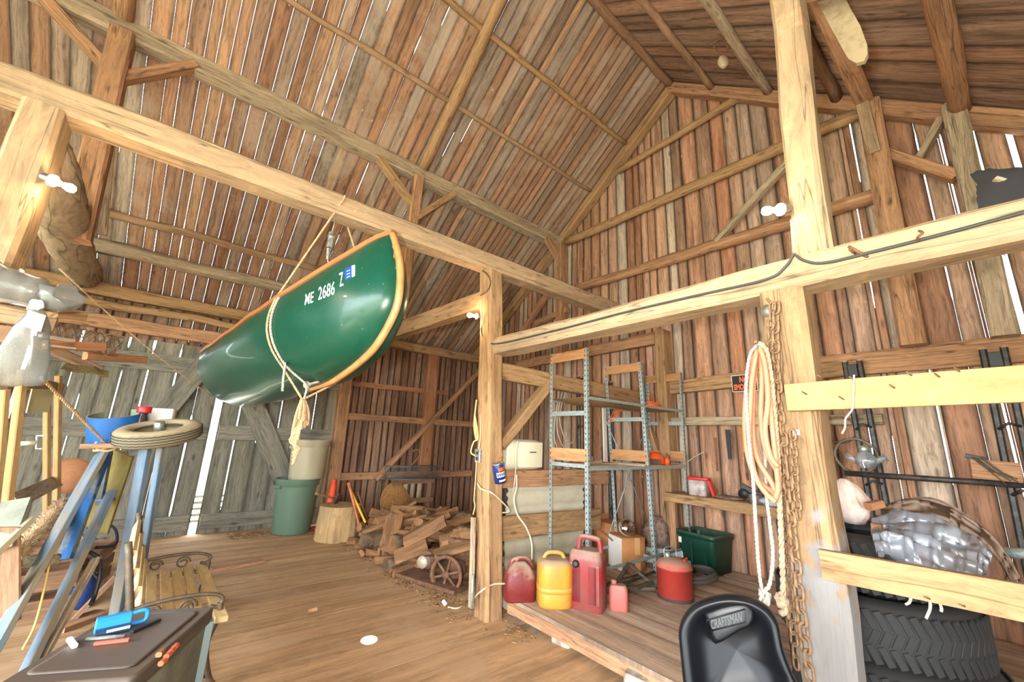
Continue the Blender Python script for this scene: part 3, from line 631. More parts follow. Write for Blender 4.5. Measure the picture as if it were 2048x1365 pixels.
e0 = hp(568, 742, 3.4); rope_tube(wr, smooth_path([sec[NV-3], e0+V3((0, 0, .05)), e0+V3((.005, 0, -.06)), hp(565, 783, 3.4)]), .010)
wr.build('knot', m_wrope, sl)
tn = thing('hoist_rope', 'tan rope over the pale beam ending in a shaggy bundle under the canoe', 'rope', kn)
sec2 = hull_sec(T0+.04, .012)
wr = MB(); top = at(688, 398, Y=3.13)
rope_tube(wr, [top.lerp(sec2[0], i/20) for i in range(21)], .008); rope_tube(wr, sec2[:NV-2], .009); kn2 = hp(605, 800, 3.42)
rope_tube(wr, [sec2[NV-3].lerp(kn2, i/8) for i in range(9)], .009); rope_tube(wr, [kn2.lerp(sec2[NV+5], i/12) for i in range(13)]+sec2[NV+6:], .009)
rope_tube(wr, [at(690, 436, Y=3.38).lerp(sec2[-1], i/12) for i in range(13)], .008)
rope_tube(wr, smooth_path([top, at(690, 392, Y=3.15)+V3((0, 0, .0)), V3((top.x+.01, 3.26, 3.386)), V3((top.x+.02, 3.365, 3.37)), at(690, 436, Y=3.38)]), .008)
wr.build('rope_loop', m_manila, tn)
wr = MB()
for q in range(15):
    a = R.random()*6; dx = V3((math.cos(a), math.sin(a), 0))*R.uniform(.015, .06); L = R.uniform(.14, .3)
    rope_tube(wr, smooth_path([kn2+dx*.3, kn2+dx+V3((0, 0, -L*.5)), kn2+dx*1.1+V3((0, 0, -L)), kn2+dx*.4+V3((0, 0, -L*.55)), kn2]), .010)
wr.build('rope_hank', m_manila, tn)
wr = MB(); b0 = kn2+V3((0, 0, -.2)); 
for q in range(4): rope_tube(wr, smooth_path([b0+V3((.012*(-1)**q, .01*q, .1)), hp(598+4*q, 845, 3.42), hp(592-4*q, 880, 3.42), hp(590+3*q, 915-6*q, 3.42), hp(585, 930-8*q, 3.42)]), .011)
wr.build('rope_tail', m_manila, tn)
cord = MB(); p0, p1 = at(118, 538, Y=3.3), at(422, 792, Y=4.9)
cord.tube([p0.lerp(p1, i/20)+V3((0, 0, -.03*math.sin(math.pi*i/20))) for i in range(21)], .004, 6)
tag(cord.build('tie_cord', m_manila), 'thin cord stretched from the crooked log to the canoe stern', 'cord')
# ================================================================== RAISED DECK, SHELVES AND WHAT STANDS ROUND THEM
ZD = .17
dk = plank_wall('deck', m_deck, (0, 0, ZD), (1, 0, 0), (0, 1, 0), (0, 0, 1), 2.5, XG-.03, lambda u: YB+.05, lambda u: 3.05 if u < 2.6 else 7.4, .16, .24, th=.04, step=3., wmin=.16) if False else plank_wall('deck', m_deck, (0, 0, ZD), (1, 0, 0), (0, 1, 0), (0, 0, 1), 2.515, XG-.03, lambda u: YB+.05, lambda u: 3.1, .16, .24, th=.04, step=3.)
struct(board_obj(dk, 'floor_deck', m_deck), 'raised dusty plank deck under the gas cans', 'deck')
struct(MB().beam((2.53, YB+.1, .1), (2.53, 3.0, .1), .04, .09, hew=.004).build('deck_edge_board', m_brown), 'ragged edge board of the raised deck', 'board')
m_stone = plain('rough_concrete', (176, 164, 150), .95, 0, (140, 126, 112), 14, bump=.6)
def lump(name, c, sx, sy, sz, mat, jit=.25, rotz=0., parent=None, n=18):
    mb = MB(); mb.sphere((c[0], c[1], c[2]+sz/2), 1, n, 12, (sx/2, sy/2, sz/2), jit, Matrix.Rotation(rotz, 3, 'Z')); 
    for v in mb.v: v.z = max(v.z, c[2])
    return mb.build(name, mat, parent)
def block(name, c, sx, sy, sz, mat, rotz=0., jit=.012, parent=None):
    """battered block resting at c"""
    mb = MB(); mb.rbox(c, sx, sy, sz, min(sx, sy)*.18, Matrix.Rotation(rotz, 3, 'Z'), 3, [(0, .97), (.1, 1), (.5, 1.01), (.9, .98), (1, .9)])
    for i, v in enumerate(mb.v): v += V3((noise.noise(v*9), noise.noise(v*9+V3((5, 0, 0))), noise.noise(v*9+V3((0, 5, 0)))))*jit
    return mb.build(name, mat, parent)
for (px, py), lb in (((1125, 1288), 'grey block under the deck edge in front of the gas cans'), ((1275, 1395), 'grey block under the deck edge at the bottom of the picture')):
    p = at(px, py, Z=0); tag(block('support_block', (p.x+.03, p.y, 0), .17, .16, .125, m_stone, .2), lb, 'block')
p = at(1045, 1248, Z=0); m_blue_dirty = dusty('blue_grey_cloth', (88, 104, 126), (150, 136, 118), .8)
mb = MB(); mb.tube(smooth_path([p+V3((.02, .14, .06)), p+V3((.04, .0, .062)), p+V3((.03, -.12, .06)), p+V3((.04, -.24, .058))]), .055, 12, hew=.25)
tag(mb.build('bundle', m_blue_dirty), 'blue grey rolled bundle tucked under the deck edge', 'bundle')
p = at(1005, 1222, Z=0); tag(lump('foundation_stone', (p.x+.06, p.y-.02, 0), .2, .26, .2, m_stone, .3), 'rounded stone at the foot of the middle post', 'stone')
# ---- galvanised shelving
m_zinc = plain('galvanised_steel', (176, 190, 188), .5, .55, (140, 154, 152), 60)
m_hole = plain('punched_hole', (40, 44, 44), .8)
m_pine = wood('shelf_pine', [(194, 146, 102), (184, 136, 92)], grain=.35, stain=.3, isl=.06, su=22, sv=1.2)
m_hard = wood('hardboard', [(196, 158, 112)], grain=.12, stain=.2, su=8, sv=3, knots=0)
sh = thing('shelf_unit', 'tall galvanised steel shelving with pine end boards on the raised deck', 'shelf', (4.05, 2.9, ZD))
FX = [(3.13, 3.10), (4.22, 4.05), (4.97, 4.98)]; YF, YK, ZT = 2.62, 3.13, 2.43
def upright(x0, x1, y, sx, sy):
    mb = MB(); a, b_ = V3((x0, y, ZD)), V3((x1, y, ZT)); w_ = .036; t = .003
    mb.beam(a+V3((sx*w_/2, 0, 0)), b_+V3((sx*w_/2, 0, 0)), w_, t, (0, 1, 0), hew=0, ch=.02)
    mb.beam(a+V3((0, sy*w_/2, 0)), b_+V3((0, sy*w_/2, 0)), t, w_, (0, 1, 0), hew=0, ch=.02)
    o = mb.build('upright', m_zinc, sh)
    hb = MB()
    for i in range(44):
        p = a.lerp(b_, (i+.5)/44)
        hb.face([p+V3((sx*w_/2-.005, -.004*1, -.009)), p+V3((sx*w_/2+.005, -.004, -.009)), p+V3((sx*w_/2+.005, -.004, .009)), p+V3((sx*w_/2-.005, -.004, .009))])
        hb.face([p+V3((-.004, sy*w_/2+.005, -.009)), p+V3((-.004, sy*w_/2-.005, -.009)), p+V3((-.004, sy*w_/2-.005, .009)), p+V3((-.004, sy*w_/2+.005, .009))])
    ho = hb.build('punched_holes', m_hole, o); ho['kind'] = 'stuff'; ho.matrix_parent_inverse = Matrix.Identity(4)
for i, (b0, t0) in enumerate(FX):
    sx = 1 if i < 2 else -1
    upright(b0, t0, YF, sx, 1); upright(b0, t0, YK, sx, -1)
    xa = lambda z: b0+(t0-b0)*(z-ZD)/(ZT-ZD)
    for z, h, mt, nm in ((2.375, .1, m_pine, 'end_board'), (1.375, .12, m_pine, 'end_board'), (1.78, .045, m_zinc, 'end_rail'), (1.275, .035, m_zinc, 'end_rail'), (.33, .04, m_zinc, 'end_rail')):
        x = xa(z)+sx*.006
        mb = MB().beam((x, YF+.004, z), (x, YK-.004, z), .018 if mt is m_pine else .004, h, hew=0, ch=.02); o = mb.build(nm, mt, sh)
for z in (1.93, 1.255, .36):
    for y in (YF, YK):
        x0 = FX[0][0]+(FX[0][1]-FX[0][0])*(z-ZD)/(ZT-ZD); x1 = FX[2][0]
        MB().beam((x0, y, z), (x1, y, z), .004, .03, hew=0, ch=.02).build('shelf_rail', m_zinc, sh)
for bay, (xa, xb) in enumerate(((3.115, 4.09), (4.1, 4.97))):
    mb = MB(); rows = []
    for i in range(9):
        t = i/8; sg = math.sin(math.pi*t)
        rows.append([V3((xa+(xb-xa)*t, YF+.01+(YK-YF-.02)*j/6, 1.945-.035*sg*(1 if bay == 0 else .4)-.012*math.sin(math.pi*j/6))) for j in range(7)])
    mb.grid(rows, smooth=True); mb.grid([[p-V3((0, 0, .008)) for p in reversed(r)] for r in rows]); mb.build('shelf_board', m_hard, sh)
    if bay == 0: MB().abox((xa+.005, YK-.16, 1.27), (xb, YK-.02, 1.285)).build('shelf_slat', m_hard, sh); MB().abox((xa+.005, YF+.02, 1.27), (xb-.3, YF+.1, 1.283)).build('shelf_slat', m_grey, sh)
    else: MB().abox((xa-.02, YF+.01, 1.27), (xb-.01, YK-.01, 1.282)).build('shelf_board', m_hard, sh)
for a, b_ in ((((4.06, YK, 1.78)), (4.95, YK, .45)), ((4.95, YK, 1.78), (4.06, YK, .45))):
    MB().tube([V3(a), V3(b_)], .006, 6).build('cross_brace', m_zinc, sh)
# things on the shelves
m_ocord = plain('orange_cord', (236, 106, 48), .6)
mb = MB(); pts = []
c = V3((*at(1303, 812, Y=2.9).xy, 1.95))
for i in range(150):
    a = i*.42; r_ = .10+.022*math.sin(i*.37); pts.append(c+V3((math.cos(a)*r_*1.1, math.sin(a)*r_*.8, .014+.0004*i+.006*math.sin(i*1.1))))
pts += [c+V3((.05, 0, .08)), c+V3((.06, 0, .15)), c+V3((.0, 0, .185)), c+V3((-.06, 0, .15)), c+V3((-.05, 0, .07))]
mb.tube(smooth_path(pts, 2), .006, 5); tag(mb.build('extension_cord', m_ocord), 'orange extension cord coiled on the upper shelf', 'cord')
mb = MB(); c = at(1222, 828, Y=YK-.06)
mb.tube(smooth_path([c+V3((.1, 0, .07)), c+V3((.03, 0, .0)), c+V3((-.03, 0, -.09)), c+V3((.05, 0, -.04)), c+V3((.16, 0, .04)), c+V3((.2, 0, .06)), c+V3((.06, 0, -.02)), c+V3((-.0, 0, -.1)), c+V3((.1, 0, -.02)), c+V3((.24, 0, .07))]), .006, 5)
tag(mb.build('extension_cord', m_ocord), 'orange cord dangling under the upper shelf', 'cord')
hz = 1.285; c = V3((*at(1312, 945, Y=2.76).xy, hz-.008))
m_hel = plain('orange_helmet', (244, 92, 36), .4); m_blk = plain('black_plastic', (30, 30, 32), .5); m_visor = plain('visor_mesh', (84, 58, 42), .8)
hel = thing('safety_helmet', 'orange helmet with ear muffs and a mesh visor on the lower shelf', 'helmet', c)
mb = MB(); q = Matrix.Rotation(.3, 3, 'Z')
rows = []
for i in range(9):
    t = i/8*math.pi/2; rows.append([c+q @ V3((math.cos(a)*.13*math.cos(t), math.sin(a)*.105*math.cos(t), .02+.13*math.sin(t))) for a in [2*math.pi*j/24 for j in range(24)]])
rows.insert(0, [c+q @ V3((math.cos(a)*.15, math.sin(a)*.12, .012)) for a in [2*math.pi*j/24 for j in range(24)]])
mb.grid(rows, True); mb.build('shell', m_hel, hel)
mb = MB(); mb.grid([[c+q @ V3((-.15-.03*math.sin(s_*math.pi), -.10+.20*s_, hgt)) for s_ in [j/8 for j in range(9)]] for hgt in (.008, .04, .07)]); mb.build('visor', m_visor, hel)
for sd in (-1, 1):
    MB().lathe([(.0, -.02), (.036, -.018), (.042, 0), (.036, .022), (.001, .026)], c+q @ V3((.03, -.125*1 if sd < 0 else .125, .045)), q @ V3((0, sd, 0)), 18, squash=(1, 1.15)).build('ear_muff', m_hel, hel)
MB().tube(smooth_path([c+q @ V3((.03, -.14, .05)), c+q @ V3((.03, -.15, .1)), c+q @ V3((.03, -.12, .13))]), .006, 6).build('muff_arm', m_blk, hel)
cl_ = thing('clamp', 'small wood and metal clamp lying on the lower shelf', 'tool', V3((*at(1190, 940, Y=2.76).xy, 1.283))); c = V3(cl_.location)
MB().beam(c+V3((-.09, 0, .02)), c+V3((.12, .02, .03)), .03, .035, hew=.002).build('clamp_bar', m_pale, cl_); MB().beam(c+V3((-.07, 0, .005)), c+V3((-.05, 0, .08)), .02, .03, hew=0).build('clamp_jaw', m_galv, cl_)
# ---- black rails leaning behind the shelves
m_track = plain('black_painted_steel', (44, 42, 40), .5, .2, (74, 66, 58), 20)
def track(name, a, b_, label, sep=.12, capm=None):
    a, b_ = V3(a), V3(b_); t = thing(name, label, 'rail', a)
    for s_ in (-1, 1):
        o = V3((0, sep/2*s_, 0)); MB().beam(a+o, b_+o, .045, .045, (1, 0, 0), hew=0, ch=.25).build('rail_tube', m_track, t)
        MB().beam(b_+o, b_+o+V3((0, 0, .012)), .05, .05, (1, 0, 0), hew=0, ch=.25).build('end_cap', m_brown, t)
    MB().beam(b_+V3((-.02, -sep*.3, -.09)), b_+V3((-.02, sep*.3, -.09)), .03, .12, hew=0).build('cross_bracket', m_blk, t)
    for z in (.3, .5, .72):
        p = a.lerp(b_, z); MB().tube([p+V3((-.02, -sep/2, 0)), p+V3((-.07, 0, .02)), p+V3((-.02, sep/2, -.02))], .012, 6).build('rung_hook', m_track, t)
track('dock_rail', (4.02, 3.42, 0), (4.0, 3.46, 2.33), 'black twin rail standing behind the left bay of the steel shelves')
track('dock_rail', (4.5, 3.36, 0), (4.48, 3.4, 2.3), 'black twin rail standing behind the middle upright of the steel shelves', .07)
track('dock_rail', at(1762, 1010, X=4.85)-V3((0, 0, .93)), at(1704, 724, X=4.93), 'black twin rail against the gable behind the lit jar lamp', .11)
track('dock_rail', at(2050, 1100, X=4.85)-V3((0, .03, .7)), at(1986, 698, X=4.93), 'black twin rail against the gable at the right edge', .11)
# grey tubing hung in loops
m_tubing = plain('grey_tubing', (170, 164, 150), .5)
tb = thing('tubing', 'grey plastic tubing hung in loops behind the left shelf upright', 'tubing', at(1120, 790, Y=3.4))
for a, k in (((1120, 770), 0), ((1126, 770), 1), ((1132, 770), 2)):
    MB().tube(smooth_path([at(a[0]+k*2, 768, Y=3.4), at(1113+k*4, 820, Y=3.4), at(1108+k*6, 870-k*12, Y=3.4), at(1118+k*6, 902-k*12, Y=3.4), at(1135+k*3, 915-k*14, Y=3.4), at(1148, 914-k*16, Y=3.4)]), .008, 6).build('hose_loop', m_tubing, tb)
MB().beam((4.35, 3.36, 1.05), (4.35, 3.38, 1.98), .07, .02, (0, 1, 0), hew=.002).build('white_stave', plain('white_paint', (222, 216, 204), .7))
tag(bpy.data.objects['white_stave'], 'narrow white stave standing behind the middle shelf upright', 'stave')
# ---- beside the middle post: rails, siding, beige case
timber('pen_rail', 'rough rail board from the middle post under the beige case', 'board', m_brown, (2.5, 3.27, 1.12), (4.3, 3.3, 1.10), .04, .17, hew=.006)
timber('pen_rail', 'lower tan rail board between the two stacks of beige siding', 'board', m_tan, (2.5, 3.24, .68), (4.1, 3.27, .64), .04, .21, hew=.006)
m_side = plain('beige_siding', (206, 198, 172), .55, 0, (188, 178, 150), 3)
def siding(x0, x1, z0, z1, y, label, rib=3):
    mb = MB(); rows = []; n_ = 40
    for i in range(n_+1):
        t = i/n_; f = (t*rib) % 1; z = z0+(z1-z0)*t; dy = .012*math.sin(f*math.pi*2)*(1 if f < .5 else .3)
        rows.append([V3((x0+(x1-x0)*j/6+.01*math.sin(i), y+dy-.03*t+.006*math.sin(j*1.3+i*.2), z)) for j in range(7)])
    mb.grid(rows); mb.grid([[p+V3((0, .012, 0)) for p in reversed(r)] for r in rows])
    return tag(mb.build('siding_panel', m_side), label, 'siding')
siding(2.78, 3.95, .62, 1.06, 3.4, 'upper stack of beige siding panels behind the pen rails')
siding(2.76, 3.95, 0.0, .6, 3.4, 'lower stack of beige siding panels behind the red gas can', 4)
tag(MB().abox((2.55, 3.42, 0), (2.9, 3.45, 1.05)).build('slate_panel', plain('dark_panel', (66, 64, 62), .8)), 'dark panel standing behind the middle post', 'panel')
m_beige = dusty('beige_plastic', (206, 200, 172), (176, 160, 132), .45, .4)
bc = thing('appliance_case', 'beige plastic appliance case on the rail beside the middle post', 'appliance', (2.82, 3.26, 1.205))
mb = MB(); rows = []
for i, (x, q) in enumerate(((2.57, .86), (2.59, .96), (2.62, 1), (2.7, 1.0), (2.95, 1.0), (3.03, .95), (3.055, .8))):
    rows.append([V3((x, 3.27+.11*q*y_, 1.205+.15+.148*q*z_)) for y_, z_ in [(max(-1, min(1, 1.25*math.cos(a))), max(-1, min(1, 1.12*math.sin(a)))) for a in [2*math.pi*j/28 for j in range(28)]]])
i0, k = mb.grid(rows, True); mb.cap(i0, k, 0, True); mb.cap(i0, k, 6); mb.build('case', m_beige, bc)
MB().rbox((2.87, 3.155, 1.23), .32, .014, .25, .006, None, 2).build('front_cover', m_beige, bc)
text_on('faint_lettering', 'AUTOFLO', [(2.86, 3.146, 1.375), (2.95, 3.146, 1.375), (2.95, 3.146, 1.39), (2.86, 3.146, 1.39)], m_blk, bc, lambda q: q) if False else MB().abox((2.85, 3.145, 1.375), (2.94, 3.147, 1.385)).build('label_strip', m_blk, bc)
MB().abox((3.015, 3.15, 1.36), (3.03, 3.155, 1.385)).build('latch', m_blk, bc)
MB().tube(smooth_path([V3((2.68, 3.145, 1.49)), V3((2.66, 3.14, 1.35)), V3((2.665, 3.14, 1.21)), V3((2.67, 3.17, 1.0))]), .006, 6).build('cord', m_beige, bc)
mb = MB(); mb.tube(smooth_path([at(1033, 950, Y=3.16), at(1033, 975, Y=3.15), at(1028, 1000, Y=3.14), at(1035, 1030, Y=3.13), at(1052, 1055, Y=3.12), at(1063, 1085, Y=3.12), at(1064, 1120, Y=3.1)]), .009, 7)
tag(mb.build('electric_cord', plain('ivory_cord', (220, 204, 172), .6)), 'ivory cord running down in front of the beige siding', 'cord')
# ---- the can hanging on the post, outlet, wires
m_cblue = plain('can_blue', (26, 44, 104), .4)
ca = thing('oil_can', 'blue and white oil can hanging tilted on the middle post', 'can', at(998, 946, Y=3.03)); c = V3(ca.location); axn = V3((-.28, -.02, 1)).normalized()
MB().lathe([(.03, -.09), (.052, -.088), (.052, .075), (.05, .08)], c, axn, 22).build('can_body', m_cblue, ca)
MB().lathe([(.05, .075), (.053, .08), (.053, .088), (.047, .09), (.046, .084), (.001, .084)], c, axn, 22).build('can_rim', m_galv, ca)
def on_can(u, v):
    a = math.radians(u); x = V3((1, 0, 0)); x = (x-axn*x.dot(axn)).normalized(); y = axn.cross(x); return c+axn*v+(x*math.sin(a)-y*math.cos(a))*.0532
for nm, u0, u1, v0, v1, mt in (('label_band', -62, 42, -.03, .012, m_white), ('label_emblem', -40, 18, .022, .052, m_hel), ('label_band', -45, 30, -.07, -.055, m_white)):
    mb = MB(); mb.grid([[on_can(u0+(u1-u0)*i/10, v0+(v1-v0)*j/2) for i in range(11)] for j in range(3)]); mb.build(nm, mt, ca)
for k in range(5):
    mb = MB(); mb.grid([[on_can(-55+20*k+(14*i/3), -.022+.026*j) for i in range(4)] for j in range(2)]); o = mb.build('label_letter', m_cblue, ca); 
    for v in o.data.vertices: v.co += (v.co-c-axn*(v.co-c).dot(axn)).normalized()*.0006
MB().tube(smooth_path([at(992, 925, Y=3.05), at(996, 918, Y=3.03), at(1004, 914, Y=3.06), at(1004, 905, Y=3.1)]), .004, 6).build('wire_hook', m_ocord, ca)
ob = thing('outlet_box', 'small metal outlet box on the left face of the middle post', 'outlet', at(955, 912, X=2.26))
c = V3(ob.location); MB().abox(c+V3((-.005, -.04, -.06)), c+V3((.05, .04, .06))).build('box', m_galv, ob)
for z in (-.025, .025): MB().lathe([(.001, 0), (.015, 0), (.015, .003), (.001, .004)], c+V3((-.005, 0, z)), (-1, 0, 0), 12).build('socket_face', m_blk, ob)
m_cable = plain('black_cable', (52, 56, 56), .6); m_conduit = plain('painted_cable', (218, 196, 158), .7); m_yellow = plain('yellow_cord', (226, 200, 120), .7)
def cable(label, pts, r, mat, name='cable', cat='cable'):
    return tag(MB().tube(smooth_path(pts, 8), r, 6).build(name, mat), label, cat)
cable('pale cable running down the left edge of the middle post', [at(966, 600, Y=3.2)+V3((-.02, .0, 0)), at(962, 680, X=2.27), at(960, 780, X=2.28), at(961, 860, X=2.28), at(957, 905, X=2.26)], .006, m_conduit)
cable('yellow cord hung in a hank beside the middle post', [at(953, 800, X=2.24), at(948, 850, X=2.24), at(953, 880, X=2.23), at(949, 830, X=2.23), at(956, 875, X=2.23), at(947, 885, X=2.22), at(942, 905, X=2.22), at(950, 912, X=2.23)], .007, m_yellow, 'cord', 'cord')
cable('tan string from the outlet box down the middle post', [at(953, 922, X=2.25), at(951, 960, X=2.25), at(948, 1000, X=2.25), at(950, 1012, X=2.24), at(946, 1030, X=2.24)], .005, m_yellow, 'string', 'string')
cable('pale rope looped round the middle post at mid height', [at(955, 968, X=2.27), at(962, 978, X=2.26), at(980, 985, X=2.27)+V3((0, -.01, 0)), at(998, 998, Y=3.02), at(1018, 1022, Y=3.1), at(1000, 1027, Y=3.12)], .007, m_conduit, 'rope', 'rope')
cable('black cable stapled along the face of the pale cross beam', [at(962, 650, X=2.25), at(966, 672, X=2.26), at(990, 688, X=2.285), at(1100, 664, X=2.288), at(1250, 625, X=2.288), at(1400, 590, X=2.288), at(1530, 560, X=2.288), at(1570, 535, X=2.288), at(1588, 508, X=2.292)], .0075, m_cable)
cable('black cable rising along the right half of the cross beam', [at(1588, 508, X=2.292), at(1610, 522, X=2.288), at(1650, 526, X=2.288), at(1750, 503, X=2.288), at(1880, 470, X=2.288), at(2048, 425, X=2.288), at(2200, 385, X=2.288)], .0075, m_cable)
cable('short looped cable at the top of the middle post', [at(960, 538, X=2.24), at(975, 550, Y=3.12), at(981, 565, Y=3.12), at(975, 582, Y=3.12), at(960, 592, X=2.25)], .006, m_cable)
cable('tan cable hugging the left edge of the loft post', [at(1583, 440, X=2.29), at(1585, 470, X=2.29), at(1588, 506, X=2.29)], .006, m_conduit)
xc = thing('power_cord', 'tan cord from the foot of the middle post across the floor', 'cord', at(893, 1213, Z=.01))
MB().tube(smooth_path([at(1010, 1168, Y=2.95), at(985, 1170, Y=2.96), at(960, 1185, Y=2.95), at(940, 1205, Z=.012), at(915, 1217, Z=.01), at(896, 1215, Z=.01)], 8), .007, 6).build('cord', m_conduit, xc)
c = at(892, 1211, Z=.02); MB().lathe([(.012, 0), (.018, .005), (.018, .04), (.01, .05)], c, (-.3, .4, .5), 10).build('plug', m_white, xc)
tag(MB().beam(at(946, 1215, X=2.28)+V3((-.02, 0, 0)), at(950, 1035, X=2.27)+V3((-.02, 0, 0)), .05, .025, (1, 0, 0), hew=.003).build('batten', m_grey), 'grey batten leaning on the left face of the middle post', 'batten')
tag(MB().tube([at(943, 1218, X=2.24), at(946, 1150, X=2.24)], .011, 8).build('conduit_pipe', m_zinc), 'short bright conduit pipe at the foot of the middle post', 'pipe')
# ---- fuel cans on the deck
DUST = (158, 136, 116)
m_red1 = dusty('dark_red_plastic', (108, 26, 26), DUST, .5, .9, 7, (122, 54, 46)); m_red2 = dusty('worn_red_plastic', (140, 38, 38), DUST, .5, .9, 5, (122, 76, 68)); m_red3 = dusty('orange_red_metal', (158, 48, 36), DUST, .5, .9, 10, (134, 44, 36))
m_yel = dusty('yellow_plastic', (192, 144, 46), DUST, .45, .9, 5, (172, 122, 52)); m_pink = dusty('faded_red_plastic', (176, 92, 84), DUST, .6, .7)
rZ = lambda a: Matrix.Rotation(a, 3, 'Z')
def handle(name, pts, r, mat, t, n=8): return MB().tube(smooth_path(pts, 5), r, n).build(name, mat, t)
t = thing('gas_can', 'dusty dark red gas can next to the middle post', 'can', (2.575, 2.93, ZD)); c = V3(t.location); q = rZ(-.55)
MB().rbox(c, .27, .2, .30, .05, q, 4, [(0, .92), (.04, 1), (.5, .98), (.72, .9), (.88, .66), (.97, .4), (1, .3)]).build('body', m_red1, t)
handle('handle', [c+q @ V3((-.09, 0, .24)), c+q @ V3((-.05, 0, .31)), c+q @ V3((.06, 0, .315)), c+q @ V3((.12, 0, .24))], .018, m_red1, t)
MB().lathe([(.028, 0), (.03, .03), (.02, .05)], c+q @ V3((-.03, 0, .28)), (0, 0, 1), 14).build('cap', m_red1, t)
t = thing('gas_can', 'yellow diesel can between the two red ones', 'can', (2.75, 2.68, ZD)); c = V3(t.location); q = rZ(-.6)
MB().rbox(c, .29, .27, .36, .09, q, 5, [(0, .88), (.03, .97), (.08, 1), (.3, 1), (.32, .985), (.34, 1), (.85, 1), (.93, .95), (.98, .8), (1, .7)]).build('body', m_yel, t)
handle('handle', [c+q @ V3((-.1, 0, .34)), c+q @ V3((-.06, 0, .395)), c+q @ V3((.05, 0, .395)), c+q @ V3((.09, 0, .345))], .018, m_yel, t)
MB().lathe([(.032, 0), (.034, .035), (.026, .045), (.001, .047)], c+q @ V3((.08, .05, .335)), (.2, .1, 1), 16).build('cap', plain('blue_cap', (46, 88, 140), .5), t)
band = MB().rbox(c+V3((0, 0, .115)), .293, .273, .045, .092, q, 5, [(0, 1), (1, 1)]).build('faded_band', dusty('amber_stain', (226, 150, 62), DUST, .5, .3), t)
t = thing('gas_can', 'tallest red can with a square handle', 'can', (2.93, 2.47, ZD)); c = V3(t.location); q = rZ(.42)
MB().rbox(c, .2, .29, .45, .045, q, 4, [(0, .94), (.03, 1), (.82, 1), (.9, .95), (.97, .82, .85), (1, .7, .78)]).build('body', m_red2, t)
for yy in (-.055, .055): MB().rbox(c+q @ V3((-.094, yy*1.4, .05)), .012, .1, .3, .005, q, 2).build('side_panel', m_red2, t)
handle('handle', [c+q @ V3((-.02, -.12, .43)), c+q @ V3((-.02, -.11, .52)), c+q @ V3((-.02, -.08, .54)), c+q @ V3((-.02, .03, .545)), c+q @ V3((-.02, .06, .52)), c+q @ V3((-.02, .07, .44))], .022, m_red2, t, 10)
MB().lathe([(.028, 0), (.03, .02), (.022, .03), (.018, .034), (.001, .03)], c+q @ V3((-.09, .07, .34)), q @ V3((-1, 0, .35)), 18).build('cap', m_blk, t)
t = thing('gas_can', 'small faded pink red can beside the tallest red can', 'can', (3.12, 2.30, ZD)); c = V3(t.location); q = rZ(.6)
MB().rbox(c, .1, .15, .19, .03, q, 4, [(0, .93), (.05, 1), (.85, 1), (.96, .85), (1, .7)]).build('body', m_pink, t)
MB().lathe([(.022, 0), (.024, .03), (.016, .035), (.001, .036)], c+q @ V3((0, .035, .185)), (0, 0, 1), 14).build('cap', m_pink, t)
t = thing('gas_can', 'round orange red metal can with a dusty domed top', 'can', (3.78, 2.17, ZD)); c = V3(t.location)
MB().lathe([(.15, .0), (.152, .004), (.152, .245), (.158, .25), (.158, .262), (.152, .268)], c, n=32, cap=(True, False)).build('body', m_red3, t)
MB().lathe([(.154, .264), (.148, .29), (.12, .315), (.06, .335), (.001, .34)], c, n=32, cap=(False, False)).build('domed_lid', dusty('dusty_red_lid', (196, 70, 54), (150, 124, 106), .7, .85), t)
MB().lathe([(.153, .0), (.155, .002), (.155, .028), (.153, .03)], c, n=32).build('base_band', plain('grimy_base', (66, 50, 48), .8), t)
handle('handle', [c+V3((-.05, .06, .32)), c+V3((-.05, .06, .4)), c+V3((.01, .03, .42)), c+V3((.05, -.0, .39)), c+V3((.05, 0, .32))], .006, m_galv, t)
MB().lathe([(.03, 0), (.03, .03), (.02, .05), (.001, .052)], c+V3((-.03, .04, .33)), (0, 0, 1), 14).build('spout_cap', m_galv, t)
MB().beam(c+V3((.02, -.09, .325)), c+V3((.09, -.08, .335)), .02, .012, hew=0).build('red_lever', plain('bright_red', (232, 52, 36), .4), t)
# ---- cartons, lamp, scrap
m_card = plain('cardboard', (188, 128, 78), .85, 0, (176, 116, 70), 6); m_tape = plain('packing_tape', (206, 160, 108), .35); m_paper = plain('white_paper', (228, 224, 216), .7)
def carton(p, sx, sy, sz, a, label, paper=True):
    t = thing('cardboard_box', label, 'box', p); c = V3(p); q = rZ(a)
    MB().rbox(c, sx, sy, sz, .004, q, 1, [(0, 1), (1, 1)]).build('carton', m_card, t)
    if paper:
        mb = MB(); mb.face([c+q @ V3((-sx/2-.002, y_*sy, z_*sz)) for y_, z_ in ((.5, .02), (-.45, .02), (-.45, .97), (.5, .97))]); mb.build('paper_label', m_paper, t)
        for z0, z1 in ((.5, 1.0), (0, .36)):
            mb = MB(); mb.face([c+q @ V3((x_*sx, -sy/2-.002, z_*sz)) for x_, z_ in ((.02, z0), (.26, z0), (.26, z1), (.02, z1))]); mb.build('tape_strip', m_tape, t)
    for s_ in (-1, 1):
        mb = MB(); o = c+q @ V3((0, s_*sy/2, sz)); mb.face([o+q @ V3((-sx/2, 0, 0)), o+q @ V3((sx/2, 0, 0)), o+q @ V3((sx*.46, s_*.06, .05 if s_ > 0 else .015)), o+q @ V3((-sx*.46, s_*.06, .05 if s_ > 0 else .015))]); mb.build('flap', m_card, t)
    return t
pb_ = at(1243, 1142, Z=ZD)
carton((pb_.x+.13, pb_.y+.02, ZD), .28, .3, .34, -.4, 'cardboard box with a white paper label beside the tallest red can')
carton((4.42, 3.3, ZD), .36, .36, .4, -.2, 'open cardboard box standing behind the labelled one', False)
